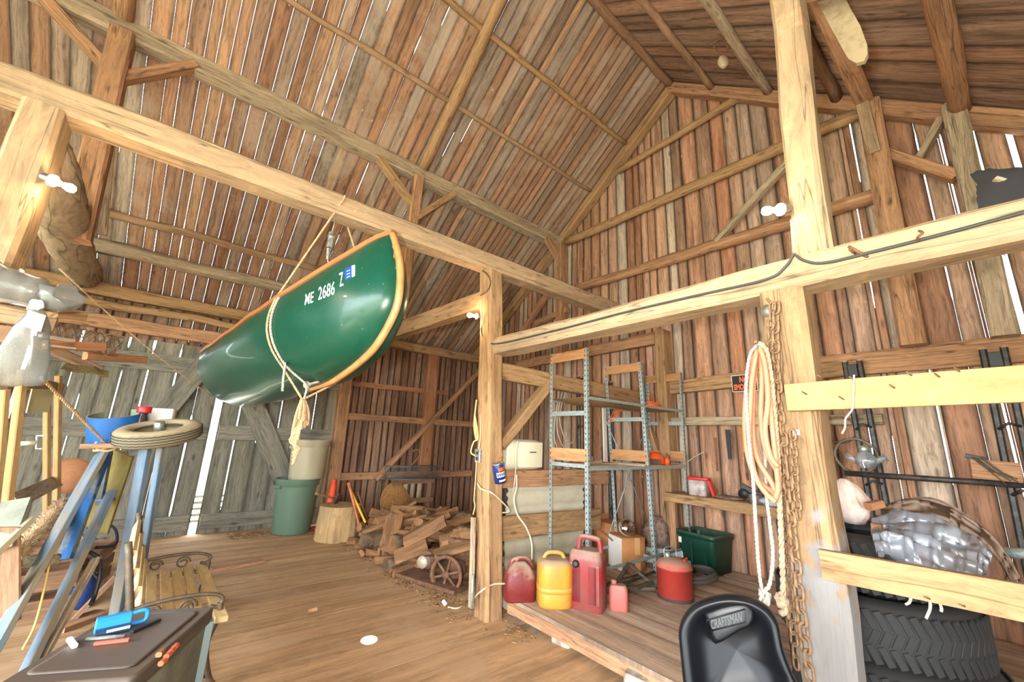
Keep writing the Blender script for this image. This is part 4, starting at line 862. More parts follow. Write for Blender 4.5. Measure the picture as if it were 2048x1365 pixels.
lz = ZD+.345; c = V3((pb_.x+.11, pb_.y+.0, lz))
m_chrome = plain('chrome', (210, 212, 214), .08, 1.)
t = thing('headlamp', 'round chrome headlamp lying on the labelled cardboard box', 'lamp', c)
MB().lathe([(.02, -.075), (.055, -.06), (.08, -.02), (.085, .0), (.082, .02), (.06, .045), (.001, .055)], c+V3((0, 0, .075)), (-.55, -.75, .35), 24).build('lamp_bowl', m_chrome, t)
MB().lathe([(.083, -.006), (.09, -.004), (.09, .01), (.083, .012)], c+V3((0, 0, .075)), (-.55, -.75, .35), 24).build('rim', m_galv, t)
tag(MB().tube(smooth_path([at(1183, 1058, Y=3.0), at(1200, 1062, Y=3.0), at(1214, 1072, Y=3.0), at(1225, 1082, Y=3.0)]), .009, 6).build('bent_wire', m_orange), 'bent rusty wire poking out of the open cardboard box', 'wire')
m_rust = plain('rusty_iron', (92, 86, 70), .7, .4, (66, 56, 44), 16, bump=.3); m_rust2 = plain('rusty_brown_iron', (130, 92, 64), .85, .2, (96, 68, 48), 14, bump=.3)
t = thing('scissor_jack', 'rusty scissor jack lying between the pink can and the round red can', 'jack', at(1265, 1185, Z=ZD)); c = V3(t.location)
def arm_(a, b_, w_=.034, h_=.03): return MB().beam(c+V3(a), c+V3(b_), w_, h_, hew=.002).build('jack_arm', m_rust, t)
arm_((-.12, .12, .03), (.1, .1, .2)); arm_((.1, .1, .2), (.22, -.06, .05)); arm_((-.12, .12, .03), (.0, -.05, .05)); arm_((.0, -.05, .05), (.22, -.06, .06)); arm_((.02, .02, .02), (.16, -.14, .04))
MB().tube([c+V3((-.2, .14, .05)), c+V3((.34, -.02, .12))], .011, 8).build('jack_screw', m_rust, t)
MB().lathe([(.001, 0), (.05, 0), (.055, .02), (.05, .06), (.001, .06)], c+V3((.24, -.12, .07)), (-.6, -.6, .2), 16).build('jack_foot', m_rust, t)
for k in range(3):
    p = c+V3((-.06+.05*k, .115-.01*k, .075+.03*k)); MB().lathe([(.009, 0), (.014, .001), (.014, .004), (.001, .004)], p, (-.3, -.6, .7), 10).build('rivet', m_hole, t)
for k, (a, b_, lb) in enumerate((((1215, 1150), (1285, 1135), 'thin rusty rod in front of the labelled cardboard box'), ((1225, 1160), (1330, 1122), 'long rusty rod reaching behind the round red can'))):
    pa, pb2 = at(*a, Z=ZD+.1), at(*b_, Z=ZD+.1); tag(MB().tube([V3((pa.x, pa.y, ZD+.02)), V3((pb2.x, pb2.y, ZD+.04))], .012, 8).build('iron_rod', m_rust), lb, 'rod')
t = thing('aluminium_ladder', 'grey aluminium ladder section lying on the deck behind the round red can', 'ladder', (4.6, 2.85, ZD)); 
for s_ in (-1, 1): MB().beam(V3((4.3, 3.25+.0, ZD+.1+.04*s_))+V3((0, s_*.05, 0)), V3((4.92, 2.3, ZD+.1+.04*s_))+V3((0, s_*.05, 0)), .03, .07, hew=0).build('ladder_rail', m_zinc, t)
for k in range(4): p = V3((4.38, 3.12, ZD+.1)).lerp(V3((4.86, 2.42, ZD+.1)), k/3); MB().tube([p+V3((0, -.05, -.04)), p+V3((0, .05, .04))], .014, 8).build('ladder_rung', m_zinc, t)
tag(lump('insulation_bundle', (4.88, 3.02, ZD), .36, .34, .46, plain('grey_lint', (158, 134, 118), 1., 0, (112, 92, 78), 22, bump=1.), .3), 'lumpy grey brown bundle of lint behind the shelf against the gable', 'bundle')
m_dhose = plain('grey_rubber_hose', (92, 88, 84), .7)
mb = MB(); c = at(1395, 1160, Z=ZD+.02); pts = []
for i in range(46):
    a = i*.36; pts.append(c+V3((math.cos(a)*(.3-.002*i), math.sin(a)*(.17-.001*i), .015+.0016*i)))
mb.tube(pts, .022, 8); tag(mb.build('hose_coil', m_dhose), 'dark rubber hose coiled on the deck in front of the green tote', 'hose')
t = thing('storage_tote', 'dark green plastic tote standing by the gable under the wall bench', 'tote', (4.9, 2.42, ZD)); c = V3(t.location); q = rZ(-.12)
m_tote = dusty('dark_green_plastic', (12, 56, 42), (94, 100, 84), .45, .5)
def open_tub(mb, c, sx, sy, sz, r, q, th=.01, taper=.86):
    ring = []
    for (qx, qy, a0) in ((1, 1, 0), (-1, 1, 90), (-1, -1, 180), (1, -1, 270)):
        for k in range(5): a = math.radians(a0+90*k/4); ring.append((qx*(sx/2-r)+r*math.cos(a), qy*(sy/2-r)+r*math.sin(a)))
    L = lambda s_, z: [c+q @ V3((a*s_, b_*s_, z)) for a, b_ in ring]
    rows = [L(taper, 0), L(.985, sz*.86), L(.985, sz*.865), L(1.04, sz*.87), L(1.05, sz), L(1.0, sz), L(.965, sz*.86), L(taper-.03, .012)]
    i0, k = mb.grid(rows, True, True); mb.cap(i0, k, 0, True); mb.cap(i0, k, len(rows)-1); return mb
open_tub(MB(), c, .40, .46, .4, .05, q).build('tub', m_tote, t)
mb = MB(); mb.face([c+q @ V3((-.21, y_, z_)) for y_, z_ in ((.19, .27), (.15, .27), (.15, .33), (.19, .33))]); mb.build('white_label', m_paper, t)
for y_ in (-.1, .05): MB().abox(c+V3((-.2, y_, .02)), c+V3((-.185, y_+.012, .3))).build('rib', m_tote, t)
# ---- wall bench
wb = thing('wall_bench', 'narrow wooden bench board along the gable above the green tote', 'bench', (4.85, 1.9, ZD))
MB().beam((4.72, 2.78, .905), (4.6, .9, .92), .045, .1, hew=.004).build('front_rail', m_tan, wb); MB().beam((4.92, 2.78, .94), (4.86, .9, .955), .38, .03, hew=.003).build('top_board', m_brown, wb)
for y_ in (2.72, .95): MB().beam((4.78, y_, ZD), (4.78, y_, .925), .08, .08, (1, 0, 0), hew=.003).build('leg', m_brown, wb)
zb = .958
t = thing('lantern', 'lantern with a red top on the wall bench beside the shelves', 'lantern', (4.85, 2.42, zb)); c = V3(t.location)
MB().rbox(c, .16, .2, .17, .03, rZ(.1), 3).build('body', plain('cloudy_plastic', (176, 164, 156), .4, 0, (130, 112, 104), 12), t); MB().rbox(c+V3((0, 0, .17)), .1, .24, .03, .012, rZ(.1), 2).build('red_top', plain('lantern_red', (206, 44, 44), .4), t)
MB().beam(c+V3((.0, -.12, .17)), c+V3((0, -.17, .01)), .05, .03, hew=0).build('red_side', bpy.data.materials['lantern_red'], t)
m_grime = plain('grimy_metal', (96, 88, 80), .6, .4, (62, 56, 52), 18)
t = thing('bench_grinder', 'small dark bench tool standing on the wall bench beside the hose', 'tool', (4.74, 1.78, zb)); c = V3(t.location)
MB().rbox(c, .12, .14, .1, .03, rZ(.3), 3).build('tool_body', m_grime, t); MB().beam(c+V3((0, -.06, .08)), c+V3((-.02, .12, .17)), .03, .05, hew=0).build('tool_arm', m_blk, t); MB().lathe([(.001, -.02), (.05, -.02), (.05, .02), (.001, .02)], c+V3((-.03, .1, .09)), (1, 0, .1), 16).build('tool_wheel', m_blk, t)
tag(lump('plastic_bag', (4.7, 1.6, zb), .2, .26, .09, plain('clear_wrap', (168, 180, 188), .25), .4), 'crumpled clear plastic wrap on the wall bench beside the dark tool', 'bag')
tag(lump('rag', (4.84, 2.08, zb), .24, .3, .04, plain('brown_rag', (122, 100, 82), 1, 0, (90, 74, 60), 20), .4), 'brown rag lying on the middle of the wall bench', 'rag')
# tools hung on the rail
def hung(px, py, L, w_, lb, name='rusty_file', mat=m_rust2):
    a = at(px, py, X=5.02); return tag(MB().beam(a, a-V3((0, 0, L)), w_, .012, (1, 0, 0), hew=0, ch=.3, w1=w_*.7).build(name, mat), lb, 'tool')
hung(1430, 876, .38, .028, 'long thin rusty file against the gable boards'); hung(1455, 860, .33, .055, 'dark broad blade hung under the grey tool rail', 'broad_knife', m_blk); hung(1392, 850, .15, .02, 'short rusty hook under the grey tool rail', 'hook'); hung(1490, 905, .3, .03, 'narrow dark bar against the gable behind the hanging hose', 'bar', m_grime)
tag(MB().tube(smooth_path([at(1374, 925, X=4.95), at(1392, 913, X=4.95), at(1408, 904, X=4.95)]), .006, 6).build('wire', m_wrope), 'thin pale wire sticking out right of the shelves', 'wire')
# ---- warning sign
m_sblk = plain('sign_black', (28, 24, 24), .5); m_sor = plain('sign_orange', (255, 106, 52), .5); m_sw = plain('sign_white', (224, 216, 206), .5)
sx = 5.035
sg = thing('warning_sign', 'black NO SMOKING sign on the gable girt behind the hose', 'sign', at(1463, 784, X=sx))
a0, a1 = at(1462, 752, X=sx), at(1465, 785, X=sx); yL = (a0.y+a1.y)/2; zT, zB = a0.z, a1.z; Wd = (zT-zB)*1.42
P_ = lambda u, v, d=0: V3((sx-d, yL-Wd*u, zB+(zT-zB)*v))
MB().abox(P_(1, 0, 0)+V3((0, 0, 0)), P_(0, 1, -.004)).build('sign_board', m_sw, sg)
mb = MB(); mb.face([P_(.025, .035, .001), P_(.975, .035, .001), P_(.975, .965, .001), P_(.025, .965, .001)]); mb.build('sign_field', m_sblk, sg)
text_on('sign_lettering', 'NO', [(.32, .54), (.68, .54), (.68, .9), (.32, .9)], m_sor, sg, lambda q: P_(q.x, q.y, .002), .035)
text_on('sign_lettering', 'SMOKING', [(.08, .1), (.92, .1), (.92, .46), (.08, .46)], m_sor, sg, lambda q: P_(q.x, q.y, .002), .035)
# ================================================================== DOOR SIDE: CANS, CONE, BLOCK, FIREWOOD
m_gcan = dusty('green_trash_plastic', (94, 118, 96), (120, 124, 104), .5, .3); m_tcan = dusty('grey_trash_plastic', (176, 166, 136), (168, 156, 130), .5, .3)
def trash(name, c, h, r0, r1, mat, label):
    t = thing(name, label, 'trash can', c); c = V3(c)
    MB().lathe([(r0, 0), (r0*1.02, .02), (r1*.985, h*.86), (r1*.99, h*.87), (r1*1.035, h*.885), (r1*1.04, h*.97), (r1*1.06, h*.985), (r1*1.06, h), (r1*1.01, h), (r1*.97, h*.9), (r0*.96, .03)], c, n=36).build('tub', mat, t)
    for a in (.35, math.pi+.35):
        x = V3((math.cos(a), math.sin(a), 0)); y = V3((-x.y, x.x, 0)); p = c+x*r1*1.03+V3((0, 0, h*.86))
        MB().beam(p-y*.07, p+y*.07, .05, .05, hew=0, ch=.3).build('handle', mat, t)
    for a in (-2.6, -2.0, -1.4): 
        x = V3((math.cos(a), math.sin(a), 0)); MB().beam(c+x*(r0*1.0)+V3((0, 0, .06)), c+x*(r1*.955)+V3((0, 0, h*.8)), .03, .012, x, hew=0).build('rib', mat, t)
gc = (1.70, 7.21, 0)
trash('trash_can', gc, .78, .255, .30, m_gcan, 'green trash can standing by the barn door')
trash('trash_can', (1.80, 7.23, .56), .80, .235, .275, m_tcan, 'grey beige trash can stacked inside the green one')
m_cone = plain('cone_orange', (240, 92, 48), .6, 0, (220, 74, 40), 10)
t = thing('traffic_cone', 'orange traffic cone leaning behind the chopping block', 'cone', (2.2, 7.15, 0)); ca_ = V3((.03, .03, 1)).normalized(); c = V3((2.2, 7.15, .03))
MB().lathe([(.13, 0), (.11, .1), (.035, .7), (.025, .72), (.001, .72)], c+V3((0, 0, .0)), ca_, 28).build('cone_body', m_cone, t)
MB().rbox((2.2, 7.15, 0), .34, .34, .035, .04, rZ(.2), 3).build('cone_base', m_cone, t)
m_bark = wood('block_bark', [(190, 158, 112)], grain=.45, stain=.4, su=30, sv=2.2, knots=.3, isl=.02); m_endg = plain('sawn_end', (184, 152, 110), .9, 0, (148, 118, 82), 10)
t = thing('chopping_block', 'wide log chopping block with an axe stuck in it', 'block', (2.16, 6.5, 0)); c = V3(t.location)
mb = MB(); rows = []
for i in range(8):
    zt_ = i/7*.46; rows.append([c+V3((math.cos(a)*rr, math.sin(a)*rr, zt_)) for a in [2*math.pi*j/40 for j in range(40)] for rr in [.29*(1.07-.09*zt_/.46)*(1+.05*noise.noise(V3((math.cos(a)*1.6, math.sin(a)*1.6, 3)))+.02*noise.noise(V3((a*6, zt_*2, 1))))]])
mb.grid(rows, True, False); mb.build('log_side', m_bark, t)
mb = MB(); mb.face([p+V3((0, 0, .0)) for p in rows[-1]], None); mb.build('sawn_top', m_endg, t)
m_helve = wood('axe_helve', [(156, 120, 82)], grain=.3, knots=0, isl=.02); m_iron = plain('dark_iron', (74, 64, 56), .6, .5, (104, 80, 58), 20)
def axe(label, head, tip, mat, hx=(1, 0, 0), hl=.2, r=.017, col2=None, name='axe'):
    head, tip = V3(head), V3(tip); t = thing(name, label, 'axe', head); d = (tip-head).normalized()
    k = MB().tube([head-d*.03, head.lerp(tip, .35), head.lerp(tip, .9), tip], [r, r*.9, r, r*1.25], 10); k.build('handle', mat, t)
    if col2: MB().tube([head.lerp(tip, .02), head.lerp(tip, .28)], r*1.15, 10).build('handle_guard', col2, t)
    hx = V3(hx); hx = (hx-d*hx.dot(d)).normalized(); MB().beam(head-hx*hl*.4, head+hx*hl*.6, .05, .065, d, hew=0, w1=.012, h1=.12, ch=.2).build('axe_head', m_iron, t); return t
axe('axe stuck in the chopping block with its handle pointing left', (2.13, 6.62, .52), at(632, 988, Y=6.45), m_helve, (0.3, .2, -1), .2)
axe('maul with a faded red handle leaning on the chopping block', at(724, 1082, Y=6.06)+V3((0, 0, .03)), at(697, 966, Y=6.35), plain('faded_red_handle', (206, 122, 84), .5, 0, (170, 84, 62), 12), (1, .4, 0), .22, .02)
axe('maul with a yellow handle leaning beside the red handled one', at(742, 1076, Y=6.0)+V3((0, 0, .03)), at(703, 985, Y=6.35), plain('yellow_handle', (238, 186, 44), .4), (1, -.4, 0), .2, .018, m_blk)
m_wick = wood('woven_splint', [(178, 132, 78)], grain=.5, su=90, sv=40, stain=.3, knots=0, isl=.02)
t = thing('woven_basket', 'round woven basket leaning on the long wall behind the mauls', 'basket', (3.35, 7.25, 0)); c = V3((3.32, 7.22, .33))
rows = []
for i in range(10):
    tt = i/9; rows.append([c+V3((math.cos(a)*.27*math.sin(tt*1.5)*1.0, -.14*math.cos(tt*1.5)-.04+.1*math.sin(a)*math.sin(tt*1.5), math.sin(a)*.32*math.sin(tt*1.5))) for a in [2*math.pi*j/28 for j in range(28)]])
mb = MB(); mb.grid(rows, True); mb.build('basket_bowl', m_wick, t); MB().tube(rows[-1]+[rows[-1][0]], .014, 6).build('rim', m_wick, t)
wv = MB()
for i in range(2, 9):
    for j in range(0, 28, 2): p = rows[i][(j+i) % 28]; q2 = rows[i][(j+i+1) % 28]; wv.beam(p+V3((0, -.004, 0)), q2+V3((0, -.004, 0)), .012, .03, (0, 1, 0), hew=0)
o = wv.build('weave', m_wick, t); o['kind'] = 'stuff'
t = thing('wooden_rack', 'old grey wooden frame standing behind the firewood', 'rack', (3.65, 7.2, 0))
yR = 7.2
for x in (3.3, 3.98): MB().beam((x, yR, 0), (x, yR, .76), .09, .05, (0, 1, 0), hew=.003).build('rack_post', m_dark, t)
for z in (.34, .68): MB().beam((3.22, yR-.03, z), (4.06, yR-.03, z), .04, .09, hew=.003).build('rack_rail', m_dark, t)
for x in (3.5, 3.64, 3.78): MB().beam((x, yR+.02, .3), (x+.01, yR+.02, .72), .08, .02, (0, 1, 0), hew=.002).build('rack_slat', m_grey, t)
m_wire = plain('grey_wire', (128, 124, 120), .6, .6)
t = thing('wire_basket', 'grey wire mesh crate resting on the wooden frame', 'basket', (3.6, 7.1, .74))
def cage(x0, x1, y0, y1, z0, z1, nx, nz, t):
    fr = MB(); 
    for a, b_ in (((x0, y0), (x1, y0)), ((x1, y0), (x1, y1)), ((x1, y1), (x0, y1)), ((x0, y1), (x0, y0))):
        for z in (z0, z1): fr.tube([V3((*a, z)), V3((*b_, z))], .007, 5)
        fr.tube([V3((*a, z0)), V3((*a, z1))], .007, 5)
    o = fr.build('basket_frame', m_wire, t); o['kind'] = 'stuff'
    w_ = MB()
    for y in (y0, y1):
        for i in range(1, nx): x = x0+(x1-x0)*i/nx; w_.tube([V3((x, y, z0)), V3((x, y, z1))], .0022, 4)
        for j in range(1, nz): z = z0+(z1-z0)*j/nz; w_.tube([V3((x0, y, z)), V3((x1, y, z))], .0022, 4)
    for i in range(1, nx): x = x0+(x1-x0)*i/nx; w_.tube([V3((x, y0, z0)), V3((x, y1, z0))], .003, 4)
    o = w_.build('wire_mesh', m_wire, t); o['kind'] = 'stuff'
cage(3.1, 4.06, 6.95, 7.25, .74, .95, 34, 8, t)
tag(MB().tube(smooth_path([at(822, 905, Y=7.3), at(835, 900, Y=7.3), at(840, 912, Y=7.3), at(820, 935, Y=7.3), at(790, 985, Y=7.2), at(765, 1030, Y=7.1)]), .014, 8).build('bent_pole', m_dark), 'bent dark pole leaning on the long wall diagonal brace', 'pole')
t = thing('pitchfork', 'old rusty fork leaning between the basket and the chopping block', 'fork', (2.75, 7.1, 0))
MB().tube([at(742, 1060, Y=6.9), at(715, 985, Y=7.25)], .018, 8).build('handle', m_helve, t)
for k in (-1, 0, 1): MB().tube(smooth_path([at(742, 1055, Y=6.9), at(745+k*10, 1062, Y=6.85), at(748+k*12, 1075, Y=6.85)]), .006, 5).build('tine', m_iron, t)
# ---- firewood
m_log = wood('firewood', [(158, 126, 90), (142, 112, 80), (170, 136, 96), (154, 114, 78), (134, 108, 82), (180, 148, 110)], grain=.5, stain=.5, su=26, sv=2.4, knots=.3, isl=.25)
m_logb = wood('bark', [(126, 102, 76), (112, 90, 66), (140, 114, 86)], grain=.7, stain=.5, su=30, sv=6, knots=0, isl=.2, bump=.8)
def log(c, L, r, yaw, pitch, roll, kind, label, mat=None):
    """split wedge, half round or round billet"""
    q = Matrix.Rotation(yaw, 3, 'Z') @ Matrix.Rotation(-pitch, 3, 'Y') @ Matrix.Rotation(roll, 3, 'X'); n_ = 14
    if kind == 'wedge': sec = [(-.5, -.42), (.1, -.5), (.62, -.35), (.75, 0), (.6, .36), (.05, .52), (-.5, .4), (-.72, 0)]
    elif kind == 'slab': sec = [(-.85, -.28), (.0, -.34), (.85, -.25), (.9, .12), (.45, .3), (-.1, .34), (-.6, .28), (-.9, .1)]
    else: sec = [(math.cos(a), math.sin(a)) for a in [2*math.pi*j/n_ for j in range(n_)]]
    mb = MB(); rows = []; ph = R.random()*90
    for i in range(7):
        t = i/6; rows.append([V3(c)+q @ V3(((t-.5)*L+.03*noise.noise(V3((ph, a*3, b_*3)))*(1 if i in (0, 6) else 0), a*r*(1+.16*noise.noise(V3((ph+a*2, b_*2, t*2)))), b_*r*(1+.16*noise.noise(V3((ph, a*2, t*2+b_))))) ) for a, b_ in sec])
    i0, k = mb.grid(rows, True, kind == 'round'); mb.cap(i0, k, 0, True); mb.cap(i0, k, 6)
    lowest = min(v.z for v in mb.v)
    if lowest < .005:
        for v in mb.v: v.z += .005-lowest
    o = mb.build('firewood_log', mat or (m_logb if kind == 'round' else m_log)); return tag(o, label, 'firewood', 'firewood logs in the loose heap')
heap = 'split firewood log in the loose heap behind the middle post'
big = [((at(850, 1060, Z=.45)), .50, .15, -.55, .5, .15, 'slab', 'wide pale squared log tilted on top of the firewood heap'), (at(785, 1066, Z=.33), .42, .15, 1.0, .75, .3, 'wedge', 'stumpy split log standing steeply in the front of the firewood heap'),
       (at(762, 1050, Z=.3), .5, .09, -.6, .45, .3, 'wedge', 'dark split log leaning at the left end of the firewood heap'), (at(921, 1072, Z=.42), .46, .1, -.5, .3, .5, 'wedge', 'reddish split log at the right end of the firewood heap'),
       (at(906, 1045, Z=.47), .46, .09, -.5, .3, .2, 'slab', 'flat reddish split log on the back of the firewood heap'), (at(822, 1104, Z=.24), .36, .11, -.5, .35, .8, 'wedge', 'split log lying under the wide pale one'), (at(868, 1045, Z=.46), .44, .07, -.7, .5, .2, 'slab', 'thin split log leaning behind the wide pale one'),
       (at(752, 1080, Z=.12), .38, .11, .3, .1, .0, 'round', 'round barky log at the left front of the firewood heap'), (at(905, 1098, Z=.34), .40, .09, -.4, .25, .2, 'slab', 'low reddish slab beside the ribbed bucket'), (at(800, 1128, Z=.07), .34, .07, .0, .05, .4, 'round', 'thin barky log in front of the firewood heap')]
for b_ in big: log(*b_)
def hp_(x, y):
    """height of the heap"""
    e = max(0, min(1, (x-2.30)/.32)); f = max(0, min(1, (6.35-y)/.5)); g_ = max(0, min(1, (y-3.75)/.6)); k = max(0, min(1, (3.7-x)/.5)); return .42*e*f*g_*k
n_l = 0; tries = 0
while n_l < 125 and tries < 5000:
    tries += 1
    x, y = R.uniform(2.42, 3.7), R.uniform(4.15, 6.25); h_ = hp_(x, y)
    if h_ < .03 or (x < 3.05 and y < 4.5): continue
    z = h_+R.uniform(-.10, .03); r_ = R.uniform(.055, .11); L = R.uniform(.32, .46)
    log((x, y, max(r_*.6, z)), L, r_, R.uniform(-1.3, .5), R.uniform(-.45, .5), R.uniform(0, 6), R.choice(('wedge', 'wedge', 'slab', 'round')), heap); n_l += 1
for k in range(22):
    x, y = R.uniform(2.22, 2.5), R.uniform(4.5, 6.1); log((x, y, .05), R.uniform(.22, .38), R.uniform(.04, .075), R.uniform(-1.2, 1.2), 0, R.uniform(0, 6), R.choice(('wedge', 'slab')), 'small split log at the front foot of the firewood heap')
chips = MB()
for k in range(700):
    u = R.random()
    if u < .7: y = R.uniform(3.55, 6.3); x = 2.32-.05*(5-y)*0+R.gauss(-.06, .1); 
    else: x = R.uniform(.9, 2.2); y = R.uniform(7.0, 7.5)
    L = R.uniform(.01, .05); a = R.uniform(0, 6.3); d = V3((math.cos(a), math.sin(a), R.uniform(-.2, .4))); chips.beam(V3((x, y, .008)), V3((x, y, .008))+d*L, R.uniform(.006, .02), R.uniform(.003, .01), hew=0)
for k in range(160):
    x = 2.4+R.gauss(0, .12); y = R.uniform(2.6, 3.7); a = R.uniform(0, 6.3); L = R.uniform(.01, .035); chips.beam(V3((min(x, 2.49), y, .006)), V3((min(x, 2.49), y, .006))+V3((math.cos(a), math.sin(a), .1))*L, .01, .006, hew=0)
tag(chips.build('wood_chips', m_log), 'bark crumbs and wood chips littered along the firewood and the wall', 'wood chips', kind='stuff')
tag(MB().beam((.62, 5.7, .015), (1.12, 5.78, .018), .14, .025, hew=.003).build('loose_board', m_brown), 'short loose board lying on the floor behind the slatted bench', 'board')
lf = MB(); c = at(625, 1228, Z=.004); lf.grid([[c+V3((.04*(i-2)/2*math.cos(.4)-.03*(j-1)*(1-abs(i-2)/2.2), .04*(i-2)/2*math.sin(.4)+.03*(j-1)*(1-abs(i-2)/2.2), .012*abs(j-1)+.006*i)) for j in range(3)] for i in range(5)])
tag(lf.build('dry_leaf', plain('dry_leaf', (186, 144, 96), .9)), 'curled dry leaf on the middle of the floor', 'leaf')
# ---- compressor by the middle post
t = thing('air_compressor', 'old rusty belt driven compressor with a spoked wheel beside the firewood', 'machine', (2.5, 3.95, 0)); m_crust = plain('brown_rust', (120, 84, 58), .9, 0, (86, 60, 44), 12, bump=.3)
wc = at(893, 1150, Y=3.9); wax = V3((-.86, -.5, 0)).normalized()
wx = V3((-wax.y, wax.x, 0)); rim = [(wc+(wx*math.cos(a)+V3((0, 0, 1))*math.sin(a))*.17) for a in [2*math.pi*j/36 for j in range(37)]]
fw = MB(); fw.lathe([(.15, -.022), (.178, -.024), (.18, .024), (.15, .022), (.15, -.022)], wc, wax, 36, cap=(False, False)); fwo = fw.build('flywheel', m_crust, t)
for k in range(6):
    a = k*math.pi/3+.3; d = wx*math.cos(a)+V3((0, 0, 1))*math.sin(a); MB().tube([wc+d*.03, wc+d*.155], [.014, .011], 8).build('spoke', m_crust, fwo).matrix_parent_inverse = Matrix.Identity(4)
MB().lathe([(.001, -.03), (.035, -.03), (.035, .03), (.001, .03)], wc, wax, 16).build('wheel_hub', m_crust, t)
pc = at(847, 1124, Y=4.15); MB().lathe([(.001, -.04), (.06, -.04), (.06, -.03), (.045, -.02), (.06, -.01), (.06, 0), (.045, .01), (.06, .02), (.06, .03), (.001, .035)], pc, wax, 22).build('pulley', plain('dusty_aluminium', (182, 168, 148), .6, .3), t)
MB().lathe([(.001, .0), (.085, .0), (.09, .01), (.09, .22), (.08, .24), (.001, .24)], pc-wax*.05, -wax, 24).build('motor', m_crust, t)
MB().lathe([(.001, .03), (.08, .03), (.1, .06), (.1, .2), (.08, .24), (.001, .24)], wc+V3((.1, .06, .0))-wax*.02, -wax, 20).build('crankcase', m_crust, t)
MB().tube([pc+V3((0, 0, .055)), rim[9]+V3((0, 0, .01))], .007, 5).build('drive_belt', m_blk, t); MB().tube([pc-V3((0, 0, .055)), rim[20]], .007, 5).build('drive_belt', m_blk, t)
MB().beam((2.28, 4.5, .045), (2.55, 3.75, .03), .3, .035, hew=.004).build('base_board', m_crust, t)
t = thing('ribbed_bucket', 'dusty brown ribbed bucket full of chips beside the spoked wheel', 'bucket', (2.78, 4.12, 0)); c = V3(t.location); pr_ = [(.15, 0)]
for k in range(7): pr_ += [(.155+.004*k, .05+.05*k), (.168+.004*k, .06+.05*k), (.168+.004*k, .085+.05*k), (.157+.004*k, .095+.05*k)]
MB().lathe(pr_+[(.19, .42), (.17, .42)], c, n=28).build('bucket_body', m_crust, t); lump('chip_heap', (c.x, c.y, .38), .32, .32, .14, m_log, .5, 0, t)
# ================================================================== LEFT FOREGROUND
m_slat = wood('bench_slats', [(232, 208, 156), (224, 198, 144)], grain=.25, stain=.3, isl=.1, su=24, knots=.3); m_castiron = plain('weathered_iron', (104, 96, 84), .6, .6, (130, 108, 84), 24)
t = thing('slatted_bench', 'wooden slatted bench with scrolled iron arms at the left', 'bench', (.26, 3.72, 0)); ZS = .42
for k, x in enumerate((.105, .18, .25, .32)):
    y0 = 3.2 if k < 3 else 3.14; MB().beam((x+.01, y0+.0, ZS), (x-.01, 4.28, ZS), .058, .024, hew=.0015).build('seat_slat', m_slat, t)
MB().beam((.435, 3.1, ZS-.005), (.395, 4.34, ZS-.005), .065, .03, hew=.0015).build('seat_slat', m_slat, t)
for k in range(4): MB().beam((.055-.03*k, 3.24, ZS+.07+.095*k), (.035-.03*k, 4.28, ZS+.07+.095*k), .022, .075, (.3, 0, 1), hew=.0015).build('back_slat', m_slat, t)
for y in (3.22, 4.24):
    s_ = MB(); P = lambda x, z: V3((x, y, z))
    MB().tube(smooth_path([P(-.06, .86), P(.02, .5), P(.05, .4), P(.0, .2), P(-.06, .0)]), .018, 8).build('back_leg', m_castiron, t)
    MB().tube(smooth_path([P(.05, .40), P(.25, .395), P(.42, .395)]), .016, 8).build('seat_bearer', m_castiron, t)
    MB().tube(smooth_path([P(.43, .47), P(.435, .43), P(.43, .38), P(.40, .25), P(.44, .08), P(.50, .0)]), .016, 8).build('front_leg', m_castiron, t)
    MB().tube(smooth_path([P(-.02, .5), P(.1, .525), P(.25, .535), P(.38, .525), P(.44, .49), P(.42, .45), P(.38, .46)]), .011, 8).build('arm_rest', m_castiron, t)
    for cx_, rr in ((.11, .04), (.27, .045)):
        MB().tube([P(cx_+math.cos(a)*rr*(1-a/14), .475+math.sin(a)*rr*(1-a/14)) for a in [k*.4 for k in range(24)]], .007, 6).build('arm_scroll', m_castiron, t)
    MB().tube([P(-.02, .08), P(.44, .09)], .01, 6).build('stretcher', m_castiron, t)
# grey chest
m_chest = dusty('dark_grey_plastic', (62, 58, 54), (100, 86, 72), .5, .8, 5); m_chest2 = plain('grey_green_side', (112, 116, 96), .6, 0, (90, 92, 76), 6)
lid = [at(194, 1225, Z=.6), at(396, 1216, Z=.6), at(320, 1349, Z=.6), at(44, 1370, Z=.6)]
t = thing('tool_chest', 'dusty dark plastic chest at the bottom left with tools on its lid', 'chest', (sum((p for p in lid), V3())/4).to_2d().to_3d())
cc = sum((p for p in lid), V3())/4; ex = ((lid[1]-lid[0])+(lid[2]-lid[3]))/2; ey = ((lid[0]-lid[3])+(lid[1]-lid[2]))/2; wx_, wy_ = ex.length, ey.length; qa = math.atan2(ex.y, ex.x); qc = rZ(qa)
MB().rbox((cc.x, cc.y, 0), wx_*.93, wy_*.94, .54, .02, qc, 2).build('chest_body', m_chest2, t)
MB().rbox((cc.x, cc.y, .535), wx_*1.0, wy_*1.0, .065, .03, qc, 3, [(0, .985), (.2, 1), (.8, 1), (.95, .985), (1, .96)]).build('lid', m_chest, t)
MB().rbox((cc.x, cc.y, .6), wx_*.8, wy_*.8, .006, .03, qc, 3).build('lid_panel', m_chest, t)
for sx_, sy_ in ((1, 1), (1, -1), (-1, 1), (-1, -1)):
    p = V3((cc.x, cc.y, 0))+qc @ V3((sx_*wx_*.47, sy_*wy_*.475, 0)); MB().abox(p+V3((-.02, -.02, 0)), p+V3((.02, .02, .54))).build('corner_post', plain('blue_grey_steel', (122, 136, 134), .5, .4) if 'blue_grey_steel' not in bpy.data.materials else bpy.data.materials['blue_grey_steel'], t)
